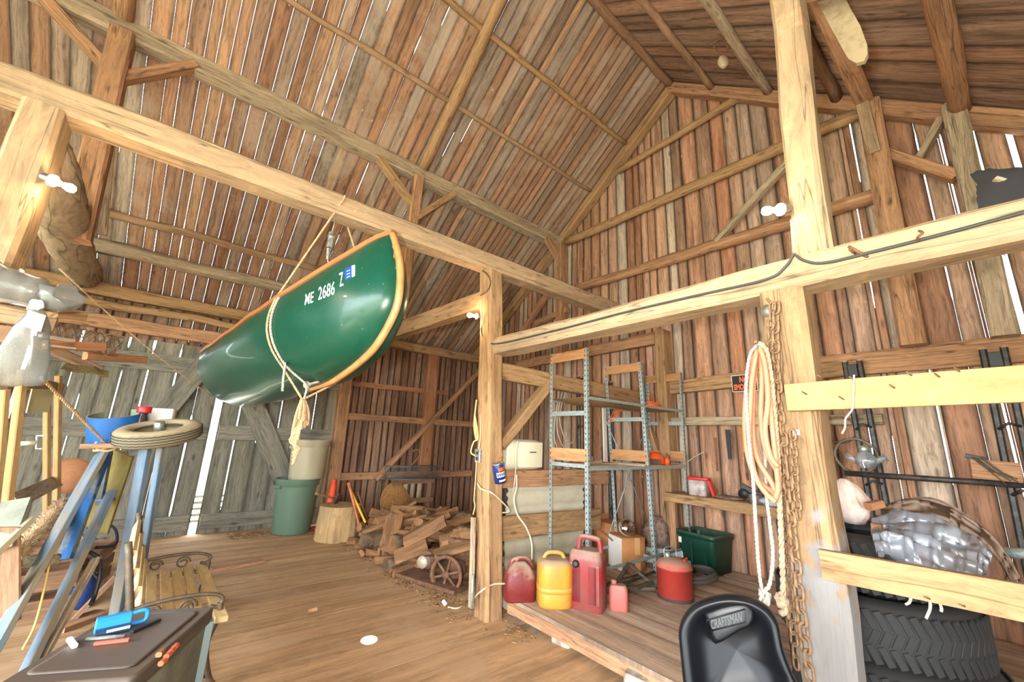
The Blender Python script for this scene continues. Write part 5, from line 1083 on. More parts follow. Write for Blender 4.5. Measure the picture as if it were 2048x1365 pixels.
ZC = .607
def lp(px, py, z=ZC): return at(px, py, Z=z)
m_cyan = plain('bright_blue_plastic', (40, 140, 220), .4)
t = thing('tool_case', 'bright blue plastic tool holder lying on the dark chest', 'tool', lp(232, 1258)); a0, a1 = lp(188, 1274), lp(258, 1258); d = (a1-a0).normalized(); nrm = V3((-d.y, d.x, 0))
MB().beam(a0+nrm*.03+V3((0, 0, .03)), a1+nrm*.03+V3((0, 0, .03)), .055, .06, hew=0, ch=.25).build('case_body', m_cyan, t)
p = a1+nrm*.03; MB().tube(smooth_path([p+V3((0, 0, .05)), p+d*.05+V3((0, 0, .055)), p+d*.06+V3((0, 0, .03)), p+d*.05+V3((0, 0, .01)), p+V3((0, 0, .01))], 4), .009, 8).build('case_handle', m_cyan, t)
MB().beam(a0-nrm*.012+V3((0, 0, .012)), a1-nrm*.012+V3((0, 0, .012)), .035, .024, hew=0).build('case_base', plain('navy_plastic', (34, 62, 92), .4), t)
mb = MB(); q0 = a0.lerp(a1, .3)-nrm*.031+V3((0, 0, .018)); mb.beam(q0, q0+d*.075, .003, .01, hew=0); mb.build('case_label', m_white, t)
def bar(a, b_, w_, h_, mat, name, label, cat='tool'):
    a, b_ = lp(*a), lp(*b_); return tag(MB().beam(a+V3((0, 0, h_/2)), b_+V3((0, 0, h_/2)), w_, h_, hew=0, ch=.25).build(name, mat), label, cat)
bar((262, 1268), (318, 1243), .022, .012, m_blk, 'metal_file', 'long dark file lying right of the blue tool holder'); bar((172, 1282), (250, 1276), .016, .012, m_galv, 'screwdriver', 'steel screwdriver in front of the blue tool holder')
bar((188, 1292), (258, 1284), .018, .014, plain('red_handle', (196, 92, 72), .4), 'screwdriver', 'red handled screwdriver nearest the front of the chest lid'); bar((138, 1284), (148, 1298), .02, .018, m_paper, 'cork_plug', 'small white plug on the left of the chest lid', 'plug')
m_copper = plain('copper_red', (206, 96, 60), .4, .4)
for k, (a, b_) in enumerate((((347, 1302), (353, 1296)), ((339, 1311), (346, 1304)), ((331, 1320), (338, 1313)), ((320, 1334), (329, 1327)))):
    bar(a, b_, .02, .018, m_copper, 'shotgun_shell', ('copper red shell farthest along the chest edge', 'second copper red shell along the chest edge', 'third copper red shell along the chest edge', 'copper red shell nearest the chest front corner')[k], 'shell')
bar((316, 1316), (324, 1308), .022, .018, m_orange, 'shotgun_shell', 'tan shell lying apart from the row of copper red ones', 'shell')
# blue trestle with a wheel and a drum on it
m_bluew = wood('worn_blue_paint', [(120, 138, 152), (112, 130, 146)], grain=.25, stain=.35, isl=.08, su=14, knots=.2, patch=((134, 122, 100), 1.4, .48, .9)); m_blued = wood('deep_blue_paint', [(40, 88, 140)], grain=.3, stain=.5, isl=.05, patch=((112, 112, 96), 2, .48, .9))
tr = thing('blue_trestle', 'blue painted plank trestle leaning at the left of the barn', 'trestle', (-.2, 4.0, 0))
def tp(px, py, D): return at(px, py, D=D)
def plank(name, a, b_, w_, h_, mat, up=None, par=None):
    return MB().beam(a, b_, w_, h_, up or (_f+V3((0, 0, .2))), hew=.002).build(name, mat, par)
plank('trestle_plank', tp(205, 905, 3.35), tp(-40, 1345, 2.25), .15, .035, m_bluew, par=tr)
plank('trestle_plank', tp(212, 900, 3.42), tp(128, 1120, 3.0), .12, .03, m_blued, par=tr)
plank('trestle_plank', tp(222, 985, 3.3), tp(52, 1345, 2.45), .085, .04, m_bluew, par=tr)
plank('trestle_plank', tp(192, 1118, 3.0), tp(70, 1345, 2.5), .07, .03, m_grey, par=tr)
plank('trestle_leg', tp(218, 905, 3.5), tp(198, 1010, 3.55), .05, .03, m_blued, par=tr)
plank('trestle_leg', tp(290, 900, 3.45), at(225, 1265, Z=0), .085, .04, m_bluew, par=tr); plank('trestle_leg', tp(322, 895, 3.4), at(262, 1262, Z=0), .05, .04, m_bluew, par=tr)
plank('trestle_board', tp(245, 905, 3.6), tp(195, 1060, 3.75), .2, .03, wood('yellow_stained_board', [(140, 124, 72)], grain=.3, stain=.3, isl=.02), par=tr)
plank('trestle_top', tp(196, 893, 3.4), tp(330, 890, 3.4), .3, .04, m_dark, (0, 0, 1), tr)
MB().beam(tp(262, 905, 3.5), tp(290, 905, 3.5), .03, .06, hew=.002).build('trestle_cleat', m_blued, tr)
MB().beam(tp(186, 1000, 3.55), tp(220, 1000, 3.55), .1, .02, hew=.002).build('trestle_cleat', m_bluew, tr)
zt_ = tp(260, 893, 3.4).z+.03
c = tp(238, 862, 3.5); c = V3((c.x, c.y, zt_)); t = thing('blue_drum', 'cut down blue plastic drum on top of the trestle', 'drum', c)
TL = Matrix.Rotation(math.radians(16), 3, RT.copy())
rows = []
for z_, r_ in ((0, .175), (.02, .18), (.235, .18), (.24, .18)): rows.append([c+TL @ V3((math.cos(a)*r_, math.sin(a)*r_, z_)) for a in [math.radians(120+300*j/30) for j in range(31)]])
mb = MB(); mb.grid(rows); mb.build('drum_wall', plain('drum_blue', (28, 92, 158), .5, 0, (40, 104, 166), 5), t)
ins = [[c+TL @ V3((math.cos(a)*r_*.94, math.sin(a)*r_*.94, z_)) for a in reversed([math.radians(120+300*j/30) for j in range(31)])] for z_, r_ in ((0, .175), (.02, .18), (.235, .18), (.24, .18))]
mb = MB(); mb.grid(ins); mb.build('drum_lining', plain('green_stained_inside', (120, 138, 110), .7, 0, (140, 124, 92), 4), t)
mb = MB(); mb.grid([rows[-1], list(reversed(ins[-1]))], smooth=False); mb.build('cut_rim', plain('dusty_rim', (156, 138, 112), .9), t)
c = tp(321, 872, 3.25); c = V3((c.x, c.y, zt_+.03)); m_tire = dusty('dusty_tire', (120, 108, 84), (176, 158, 122), .9, .8, 12); m_rub = dusty('black_rubber', (30, 30, 30), (66, 62, 58), .75, .45, 8)
t = thing('cart_wheel', 'small dusty cart wheel lying flat on top of the trestle', 'wheel', c)
def tire(mat, t, c, R_, w_, rin, n=48, name='tire', ax=(0, 0, 1)):
    """tyre lying flat: bead, sidewall, shoulder and tread with lugs"""
    prof = [(rin, w_*.18), (rin*1.02, .012), (rin+(R_-rin)*.45, .0), (R_*.93, w_*.06), (R_*.985, w_*.16), (R_, w_*.28), (R_, w_*.72), (R_*.985, w_*.84), (R_*.93, w_*.94), (rin+(R_-rin)*.45, w_), (rin*1.02, w_-.012), (rin, w_*.82)]
    mb = MB(); mb.lathe(prof, c, ax, n=n, cap=(False, False)); mb.lathe([(rin, w_*.82), (rin*1.08, w_*.7), (R_*.9, w_*.5), (rin*1.08, w_*.3), (rin, w_*.18)], c, ax, n=n, cap=(False, False))
    return mb.build(name, mat, t)
WT = TL @ V3((0, 0, 1)); tire(m_tire, t, c, .275, .125, .15, ax=WT)
tb_ = MB()
for rz_ in (.032, .052, .073, .093):
    tb_.tube([c+TL @ V3((math.cos(a)*(.2755), math.sin(a)*.2755, rz_+.004*(k % 2))) for k, a in enumerate([2*math.pi*j/80 for j in range(81)])], .0035, 4)
o = tb_.build('tread_groove', m_hole, t); o['kind'] = 'stuff'
MB().lathe([(.15, .03), (.13, .035), (.12, .06), (.05, .065), (.001, .065)], c, WT, n=28, cap=(False, False)).build('rim_plate', plain('rusty_rim', (150, 124, 88), .7, .2), t)
MB().lathe([(.035, .05), (.035, .15), (.03, .155), (.001, .155)], c, WT, n=18).build('hub', m_galv, t)
p = tp(316, 816, 3.6); t = thing('white_carton', 'white carton standing behind the cart wheel', 'carton', V3((p.x, p.y+.1, zt_))); MB().rbox((p.x+.03, p.y+.12, zt_), .2, .1, .3, .005, rZ(-.3), 1).build('carton_body', m_paper, t)
p = tp(291, 812, 3.55); t = thing('jar', 'dark bottle with a red cap beside the white carton', 'bottle', V3((p.x, p.y, zt_))); MB().lathe([(.04, 0), (.042, .02), (.042, .2), (.03, .24), (.03, .25)], V3((p.x, p.y, zt_)), n=20).build('bottle_body', plain('dark_glass', (60, 52, 50), .2), t); MB().lathe([(.05, .25), (.052, .255), (.052, .3), (.048, .305)], V3((p.x, p.y, zt_)), n=20).build('red_cap', plain('cap_red', (196, 40, 48), .4), t)
tag(MB().beam(tp(246, 893, 3.3), tp(308, 880, 3.3), .1, .03, (0, .3, 1), hew=.008).build('bark_slab', m_orange), 'splintered orange brown slab wedged under the cart wheel', 'slab')
mb = MB(); rope_tube(mb, [tp(82, 755, 2.6).lerp(tp(212, 888, 3.33), i/24) for i in range(25)], .011); p = tp(214, 890, 3.33)
for k in range(2): mb.tube([p+V3((math.cos(a)*.07, math.sin(a)*.03, math.sin(a+k)*.05)) for a in [j*.5 for j in range(14)]], .010, 6)
tag(mb.build('rope', m_manila), 'taut tan rope tied to the top of the blue trestle', 'rope')
tag(MB().tube(smooth_path([tp(98, 1130, 2.7), tp(88, 1180, 2.6), tp(70, 1250, 2.45), tp(45, 1300, 2.35)]), .006, 6).build('yellow_strap', m_yellow), 'thin yellow strap hanging down the trestle plank', 'strap')
# lumber rack at far left
def stick(label, a, b_, w_, h_, mat, up=(0, 0, 1), name='lumber_board', cat='board'): return tag(MB().beam(a, b_, w_, h_, up, hew=.0015).build(name, mat), label, cat)
rk = thing('lumber_rack', 'rack of upright studs behind the blue trestle', 'rack', (-.85, 5.2, 0))
for nm, a, b_, D0, w_ in (('stud', (46, 740), (14, 1010), 2.75, .05), ('stud', (10, 780), (-8, 1010), 2.9, .05), ('stud', (117, 752), (113, 1000), 3.9, .05), ('stud', (94, 800), (93, 1100), 4.0, .05)):
    MB().beam(tp(*a, D0), tp(*b_, D0) , w_, w_*.8, _f, hew=.001).build(nm, m_fresh if 'm_fresh' in globals() else m_tan, rk)
plank('rack_board', tp(30, 1003, 2.9), tp(116, 962, 4.0), .12, .02, m_grey, par=rk)
MB().beam(tp(20, 760, 3.2), tp(118, 778, 4.0), .07, .1, hew=.002).build('rack_shelf', m_tan, rk)
tag(MB().beam(tp(58, 802, 3.4), tp(102, 802, 3.6), .01, .2, hew=.001).build('hanging_cloth', plain('beige_cloth', (196, 184, 140), .9)), 'beige cloth panel hanging behind the upright studs', 'cloth')
p = tp(140, 952, 4.3); tag(MB().lathe([(.001, 0), (.18, 0), (.18, .01), (.001, .012)], p, (-.2, -1, .1), 32).build('rusty_disc', m_orange), 'round rust brown disc behind the upright studs', 'disc')
t = thing('c_clamp', 'pale clamp fixed to the upright stud at far left', 'clamp', tp(70, 885, 2.9)); MB().tube([tp(38, 888, 2.85), tp(72, 886, 2.9)], .016, 8).build('clamp_handle', m_beige, t); MB().tube([tp(88, 872, 2.95), tp(74, 872, 2.95), tp(72, 898, 2.95), tp(84, 898, 2.95)], .006, 6).build('clamp_frame', m_paper, t)
tag(MB().beam(tp(8, 1055, 2.5), tp(8, 1240, 2.5), .2, .015, _f, hew=.001).build('plywood_sheet', m_dark), 'tan plywood sheet standing at the far left edge', 'sheet')
tag(MB().beam(tp(-6, 1100, 2.45), tp(34, 1000, 2.6), .16, .015, (RT*.2-_f), hew=.001).build('plywood_offcut', m_chest2), 'grey green panel leaning above the plywood sheet', 'panel')
stick('white edged trim board leaning at the far left edge', tp(-20, 1120, 2.3), tp(64, 1040, 2.6), .02, .05, m_beige, (0, 0, 1), 'trim_board')
bm_ = MB(); a, b_ = tp(24, 1118, 2.6), tp(128, 1010, 3.2); ax_ = (b_-a).normalized()
bm_.tube([a.lerp(b_, i/12) for i in range(13)], [.035+.02*math.sin(i*1.9)**2 for i in range(13)], 14, hew=.4)
br = MB()
for k in range(900):
    tt = R.random(); p = a.lerp(b_, tt); th_ = R.uniform(0, 6.28); x = ax_.orthogonal().normalized(); y = ax_.cross(x); d = x*math.cos(th_)+y*math.sin(th_); br.tube([p+d*.03, p+d*R.uniform(.055, .075)+ax_*R.uniform(-.01, .01)], .0022, 3, cap=False)
t = thing('bristle_roller', 'long bristled brush roller leaning behind the trestle plank', 'brush', a); bm_.build('brush_core', m_manila, t); o = br.build('bristles', m_manila, t); o['kind'] = 'stuff'
t2 = MB(); a, b_ = tp(30, 1125, 2.6), tp(112, 1120, 2.9); t2.tube([a.lerp(b_, i/8) for i in range(9)], .035, 12, hew=.5); tag(t2.build('brush_roller', plain('pale_bristle', (196, 190, 160), 1, 0, (160, 150, 116), 40, bump=.8)), 'pale bristled roller lying across behind the trestle plank', 'brush')
# lumber bundle and plastic
m_poly = nt('clear_poly')[0]; _b = m_poly.node_tree.nodes['Principled BSDF']; _b.inputs['Base Color'].default_value = lin((112, 112, 106)); _b.inputs['Roughness'].default_value = .25; _b.inputs['Alpha'].default_value = .62
t = thing('plastic_wrapped_roll', 'clear plastic wrapped roll on the lumber pile at far left', 'roll', tp(60, 570, 1.7)); mb = MB(); A_, B_ = tp(-90, 540, 1.6), tp(104, 594, 1.72)
mb.tube([A_.lerp(B_, i/14) for i in range(15)], [.088+.004*math.sin(i*1.7)-.0022*i for i in range(13)]+[.045, .02], 18, hew=.2); mb.build('wrapped_roll', m_poly, t)
mb = MB(); mb.tube([tp(98, 602, 1.72), tp(110, 598, 1.72), tp(122, 596, 1.71), tp(134, 588, 1.7)], [.03, .06, .068, .05], 12, hew=.6); mb.build('loose_end', m_poly, t)
t = thing('plastic_bag', 'clear plastic bag hanging from the lumber pile at far left', 'bag', tp(50, 700, 1.66)); mb = MB(); rows = []
for i, (x, y, hw, hd) in enumerate(((72, 612, 8, .012), (72, 630, 14, .03), (64, 655, 24, .05), (54, 690, 34, .06), (46, 730, 42, .065), (40, 762, 46, .06), (38, 772, 44, .04))):
    c = tp(x, y, 1.66); sc_ = hw*1.66/CF; rows.append([c+RT*(math.cos(a)*sc_)+_f*(math.sin(a)*hd*(1+.4*noise.noise(V3((i*.8, a*2, 0)))))+UP*(.012*noise.noise(V3((a*2, i, 3)))) for a in [2*math.pi*j/26 for j in range(26)]])
i0, k = mb.grid(rows, True); mb.cap(i0, k, 6); mb.build('bag_film', m_poly, t); MB().beam(tp(74, 626, 1.58), tp(64, 658, 1.58), .07, .004, _f, hew=0).build('paper_tag', m_paper, t); MB().sphere(tp(73, 610, 1.64), .022, 12, 8, jit=.5).build('bag_knot', m_paper, t)
stick('white trim board poking out under the plastic wrapped roll', tp(-40, 592, 1.78), tp(66, 613, 1.8), .024, .016, m_paper); stick('pale pink board in the lumber pile behind the hanging bag', tp(-30, 622, 1.85), tp(112, 648, 2.0), .06, .08, m_pale)
stick('long thin pale lath poking out right of the hanging bag', tp(60, 618, 1.8), tp(184, 627, 2.1), .03, .012, m_pale); stick('short tan board end right of the hanging bag', tp(100, 625, 1.9), tp(160, 632, 2.1), .06, .05, m_tan); stick('white trim strip below the lumber pile', tp(80, 672, 2.6), tp(146, 682, 2.8), .03, .02, m_paper)
stick('tan board end with a knot below the lumber pile', tp(90, 690, 2.7), tp(206, 694, 3.0), .07, .06, m_orange); stick('orange board end poking out farthest right of the lumber pile', tp(170, 712, 3.1), tp(290, 720, 3.5), .06, .06, m_orange); stick('low white strip under the lumber pile', tp(88, 690, 2.62), tp(150, 697, 2.8), .02, .012, m_paper)
stick('rack arm carrying the lumber pile', tp(-30, 640, 2.9), tp(200, 742, 3.4), .06, .07, m_dark, name='rack_arm', cat='rack')
t = thing('wire_netting', 'roll of rusty chicken wire on the lumber pile', 'wire netting', tp(150, 690, 3.0)); mb = MB(); A_, B_ = tp(90, 665, 2.9), tp(238, 695, 3.2); ax_ = (B_-A_).normalized(); x = ax_.orthogonal().normalized(); y = ax_.cross(x)
for k in range(26): 
    ph_ = R.uniform(0, 6); s_ = 1 if k % 2 else -1; mb.tube([A_.lerp(B_, i/40)+(x*math.cos(ph_+s_*i*.3)+y*math.sin(ph_+s_*i*.3))*(.08+.015*noise.noise(V3((k, i*.3, 0)))) for i in range(41)], .002, 3, cap=False)
o = mb.build('netting', m_rust2, t); o['kind'] = 'stuff'
mb = MB(); rows = []
for i in range(12):
    c = tp(130+8*i, 728+i*.8+(5 if i > 8 else 0), 3.0+.03*i); rows.append([c+V3((0, (j-2)*.05, -.05*abs(j-2)*.5-.02*noise.noise(V3((i, j, 0)))*2)) for j in range(5)])
mb.grid(rows); tag(mb.build('burlap_sack', plain('olive_burlap', (150, 138, 92), 1, 0, (118, 106, 70), 30)), 'ragged olive burlap draped under the lumber pile', 'sack')

# clutter in the dark under the trestle
tag(MB().tube(smooth_path([tp(175, 1055, 3.9), tp(215, 1050, 3.9), tp(232, 1062, 3.8), tp(230, 1090, 3.7), tp(190, 1096, 3.6)]), .012, 8).build('black_tube', m_blk), 'black bent tube frame behind the blue trestle legs', 'tube')
tag(MB().tube(smooth_path([tp(180, 1105, 3.0), tp(198, 1118, 3.0), tp(200, 1150, 2.95), tp(190, 1190, 2.9), tp(182, 1210, 2.85)]), .014, 8).build('black_hose', m_blk), 'short black hose hooked over the lower trestle plank', 'hose')
for (x, y, sx_, sy_, sz_, a_, mt, lb, nm) in ((-.75, 5.3, .7, .5, .5, .2, m_dark, 'dark wooden crate standing behind the trestle under the lumber rack', 'wooden_crate'), (-.42, 5.9, .36, .4, .34, -.2, m_dark, 'smaller dark wooden crate behind the blue trestle legs', 'wooden_crate')):
    t = thing(nm, lb, 'crate', (x, y, 0)); q = rZ(a_); c = V3((x, y, 0))
    for k in range(3):
        for s_ in (-1, 1):
            z = .05+(sz_-.1)*k/2; p = c+q @ V3((0, s_*sy_/2, z)); e = q @ V3((sx_/2, 0, 0)); MB().beam(p-e, p+e, .02, sz_/3.6, hew=.002).build('crate_slat', mt, t)
            p = c+q @ V3((s_*sx_/2, 0, z)); e = q @ V3((0, sy_/2, 0)); MB().beam(p-e, p+e, .02, sz_/3.6, hew=.002).build('crate_slat', mt, t)
    MB().rbox(c+V3((0, 0, .012)), sx_*.94, sy_*.94, .02, .01, q, 1).build('crate_bottom', mt, t)
tag(MB().beam(at(150, 1235, Z=.03), at(235, 1150, Z=.3), .13, .03, (0, 0, 1), hew=.003).build('scrap_plank', m_dark), 'dark scrap plank leaning low behind the chest', 'plank')
tag(MB().beam(at(110, 1260, Z=.02), at(205, 1225, Z=.02), .16, .035, (0, 0, 1), hew=.003).build('scrap_plank', m_brown), 'brown scrap plank flat on the floor behind the chest', 'plank')
t = thing('blue_jug', 'dark blue jug on the floor between the trestle planks', 'jug', at(160, 1215, Z=0)); c = V3(t.location)
MB().lathe([(.07, 0), (.085, .02), (.085, .17), (.04, .23), (.03, .25)], c, n=22).build('jug_body', plain('dark_blue_jug', (28, 52, 104), .4), t); MB().lathe([(.034, .25), (.034, .275), (.001, .277)], c, n=16).build('jug_cap', m_blk, t)

struct(MB().beam(tp(6, 668, 1.7), tp(30, 690, 2.25), .06, .07, (0, 0, 1), hew=.003).build('rack_bracket', m_dark), 'dark bracket arm on the far left post under the plastic wrapped roll', 'bracket')
# ================================================================== RIGHT: POST, ROPES, CHAINS, TIRES, SEAT
m_hose = plain('faded_orange_hose', (204, 128, 94), .6, 0, (190, 112, 80), 6); m_rope3 = plain('grey_rope', (168, 150, 124), .95, 0, (142, 122, 96), 40, bump=.4); m_chain = plain('rusty_chain', (150, 120, 88), .85, .2, (112, 84, 60), 30, bump=.3)
xp = 2.26
def pp(px, py, dx=0): return at(px, py, X=xp-dx)
t = thing('air_hose', 'faded orange hose hung in long loops on the whitewashed post', 'hose', pp(1520, 700))
for k, L in enumerate((((1516, 697), (1500, 730), (1491, 800), (1490, 870), (1500, 930), (1520, 965), (1545, 985), (1552, 1000)), ((1518, 698), (1508, 760), (1506, 850), (1514, 915), (1540, 960), (1552, 985)), ((1520, 698), (1524, 760), (1522, 840), (1532, 900), (1552, 940), (1558, 958)),
                       ((1522, 698), (1534, 760), (1544, 850), (1552, 930), (1556, 975), (1550, 1000)), ((1514, 700), (1503, 770), (1499, 880), (1510, 950), (1530, 985), (1552, 1005)), ((1520, 697), (1530, 730), (1536, 800), (1530, 860), (1540, 910), (1556, 935)))):
    MB().tube(smooth_path([pp(*q, .07+.014*k) for q in L]), .0115, 8).build('hose_loop', m_hose, t)
t = thing('white_rope', 'white rope hung in a long knotted loop on the whitewashed post', 'rope', pp(1500, 740))
mb = MB(); rope_tube(mb, smooth_path([pp(1514, 690, .08), pp(1499, 715, .12), pp(1492, 780, .14), pp(1497, 870, .15), pp(1506, 960, .14), pp(1512, 1060, .11), pp(1518, 1140, .09), pp(1524, 1178, .09), pp(1532, 1180, .09), pp(1540, 1165, .08), pp(1546, 1110, .07), pp(1540, 1050, .05), pp(1533, 990, .04), pp(1530, 900, .03), pp(1528, 800, .03), pp(1520, 700, .05), pp(1514, 690, .07)]), .0085); mb.build('rope_loop', m_wrope, t)
c = pp(1529, 1195, .09); mb = MB()
for k in range(3): mb.tube([c+V3((.01*math.sin(a*1.3), math.cos(a+k*2)*.018, math.sin(a*1.1+k)*.028-.01*k)) for a in [j*.45 for j in range(16)]], .008, 6)
o = mb.build('rope_knot', m_wrope, t); o['kind'] = 'stuff'
mb = MB(); rope_tube(mb, smooth_path([c, pp(1533, 1215, .09), pp(1537, 1232, .09), pp(1536, 1245, .09)]), .008); mb.build('rope_end', m_wrope, t)
t = thing('thick_rope', 'thick greyish rope hung beside the orange hose on the post', 'rope', pp(1540, 800))
mb = MB(); rope_tube(mb, smooth_path([pp(1518, 686, .1), pp(1532, 700, .1), pp(1542, 750, .1), pp(1549, 830, .09), pp(1556, 920, .08), pp(1559, 1000, .07), pp(1563, 1090, .07), pp(1566, 1170, .07), pp(1566, 1195, .07)]), .0125); mb.build('rope_strand', m_rope3, t)
c = pp(1564, 1203, .07); MB().sphere(c, .026, 14, 10, (1, 1, 1.1), .7).build('rope_knot', m_rope3, t)
MB().tube(smooth_path([c, pp(1570, 1222, .07), pp(1561, 1228, .07)]), .014, 8).build('rope_end', m_rope3, t)
def link_mesh(L, w_, r):
    pts = []; n_ = 8
    for i in range(n_+1): a = -math.pi/2+math.pi*i/n_; pts.append(V3((math.cos(a)*w_+0, 0, 0))+V3((0, 0, 0))); pts[-1] = V3((math.sin(a)*w_, 0, L/2-w_+math.cos(a)*w_))
    for i in range(n_+1): a = math.pi/2+math.pi*i/n_; pts.append(V3((math.sin(a)*w_, 0, -(L/2-w_)+math.cos(a)*w_)))
    pts.append(pts[0]); return MB().tube(pts, r, 6, cap=False)
def chain(label, path, L, w_, r, hang=None):
    t = thing('chain', label, 'chain', path[0]); P = smooth_path(path, 10); ds = [0]
    for a, b_ in zip(P, P[1:]): ds.append(ds[-1]+(b_-a).length)
    step = L-2*r*1.15; n_ = int(ds[-1]/step); src = link_mesh(L, w_, r).build('chain_link', m_chain)
    bm_ = src; cnt = min(99, n_)
    for i in range(cnt):
        o = src if i == 0 else src.copy()
        if i: COL.objects.link(o)
        d = (i+.5)*step; j = max(k for k in range(len(ds)) if ds[k] <= d); j = min(j, len(P)-2); p = P[j].lerp(P[j+1], (d-ds[j])/max(1e-6, ds[j+1]-ds[j])); dr = (P[j+1]-P[j]).normalized()
        q = dr.to_track_quat('Z', 'X').to_matrix() @ Matrix.Rotation((math.pi/2)*(i % 2)+.35+R.uniform(-.25, .25), 3, 'Z')
        o.parent = t; o.matrix_parent_inverse = Matrix.Translation(-t.location); o.matrix_basis = Matrix.Translation(p) @ q.to_4x4()
    return t
chain('rusty chain hung from a spike down the left face of the whitewashed post', [pp(1545, 606, .02), pp(1541, 680, .02), pp(1546, 780, .02), pp(1558, 900, .02), pp(1568, 1020, .02), pp(1577, 1150, .02), pp(1586, 1250, .02), pp(1594, 1345, .02)], .055, .014, .0048)
chain('second heavier rusty chain hanging beside the first one', [pp(1552, 606, .02), pp(1551, 700, .02), pp(1557, 800, .02), pp(1568, 900, .03), pp(1580, 1010, .03), pp(1591, 1120, .03), pp(1604, 1240, .03), pp(1622, 1370, .03)], .064, .017, .0062)
chain('short loop of rusty chain on the face of the whitewashed post', [pp(1585, 862, .015), pp(1588, 920, .015), pp(1592, 980, .015), pp(1598, 1048, .015)], .05, .014, .005)
chain('thin rusty chain along the left edge of the whitewashed post', [pp(1537, 640, .01), pp(1540, 740, .01), pp(1547, 840, .01), pp(1556, 960, .01), pp(1566, 1080, .01), pp(1574, 1180, .01), pp(1580, 1260, .01)], .045, .011, .004)
tag(MB().tube([pp(1533, 598, .05), pp(1548, 612, -.02)], .007, 8).build('spike', m_rust2), 'rusty spike that holds the chains on the whitewashed post', 'spike')
tag(MB().tube([pp(1511, 684, .1), pp(1516, 690, -.03)], .008, 8).build('spike', m_rust2), 'spike that holds the hose and ropes on the whitewashed post', 'spike')
mb = MB(); p = pp(1593, 866, -.035); mb.beam(p+V3((-.002, .014, 0)), p+V3((-.002, -.014, .002)), .003, .025, hew=0); tag(mb.build('paper_scrap', m_paper), 'small white scrap stapled to the whitewashed post', 'paper')
MBh = MB().lathe([(.001, 0), (.03, 0), (.034, .006), (.001, .012)], pp(1537, 622, .005), (-1, 0, 0), 14); tag(MBh.build('washer', m_galv), 'round steel washer beside the chain spike', 'washer')
# rail boards with nails
def nails(t, pts, xf, d=(-.03, .01, .012)):
    for a in pts:
        p = at(*a, X=xf); MB().tube([p+V3((.006, 0, 0)), p+V3(d)], .0035, 6).build('nail', m_rust2, t)
t = thing('rail_board', 'pale new board nailed across the whitewashed post at shoulder height', 'board', (2.24, .66, 1.755)); MB().beam((2.27, .67, 1.748), (2.27, -2.3, 1.80), .038, .128, hew=.0015, ch=.06).build('board', m_fresh, t)
nails(t, ((1645, 757), (1688, 800), (1709, 743+18), (1790, 752+25), (1824, 752), (1920, 724+20), (1614, 790), (1880, 745+10)), 2.25)
t = thing('rail_board', 'tan board with a knot crossing in front of the tires', 'board', (2.26, .6, 1.05)); MB().beam(at(1672, 1134, X=2.3)+V3((0, .05, 0)), at(2300, 1255, X=2.3), .038, .118, hew=.0015, ch=.06).build('board', m_tan, t)
nails(t, ((1930, 1215), (1860, 1200)), 2.28)
tag(MB().tube(smooth_path([at(1708, 750, X=2.24), at(1706, 800, X=2.24), at(1704, 820, X=2.24), at(1691, 838, X=2.24), at(1690, 855, X=2.25), at(1684, 868, X=2.25)]), .004, 6).build('string', m_wrope), 'white string hanging over the pale rail board', 'string')
for k, L in enumerate((((1822, 1193), (1819, 1205), (1811, 1210)), ((1860, 1202), (1860, 1218), (1852, 1238)), ((1879, 1206), (1883, 1218), (1882, 1224)))):
    tag(MB().tube(smooth_path([at(*q, X=2.33) for q in L]), .005, 6).build('string', m_wrope), ('left short string dangling under the tan board', 'longest middle string dangling under the tan board', 'right short string dangling under the tan board')[k], 'string')
# tires
def big_tire(c, R_, w_, label, rot=0):
    t = thing('truck_tire', label, 'tire', c, 'truck tires in the stack'); c = V3(c); tire(m_rub, t, c, R_, w_, R_*.55, 64)
    tb = MB(); nl = 64
    for k in range(nl):
        for row, (z0, z1) in enumerate(((.10, .36), (.38, .61), (.63, .9))):
            a = 2*math.pi*(k+.5*(row % 2))/nl+rot; a2 = a+.07*(1 if row % 2 else -1)
            pa = c+V3((math.cos(a)*(R_+.001), math.sin(a)*(R_+.001), w_*z0)); pb = c+V3((math.cos(a2)*(R_+.001), math.sin(a2)*(R_+.001), w_*z1)); tb.beam(pa, pb, .030, .008, V3((math.cos(a), math.sin(a), 0)), hew=0, ch=.2)
    o = tb.build('tread_blocks', m_rub, t); o['kind'] = 'stuff'; return t
TC = [(3.08, .62), (3.1, .60), (3.06, .63), (3.1, .61)]
for k in range(4): big_tire((TC[k][0], TC[k][1], .004+.277*k), .43-.004*k, .268, ('lowest truck tire of the stack', 'second truck tire from the floor', 'third truck tire from the floor', 'top truck tire of the stack under the grey tarp')[k]+' behind the tan board' if k < 3 else 'top truck tire of the stack under the grey tarp', k*.3)
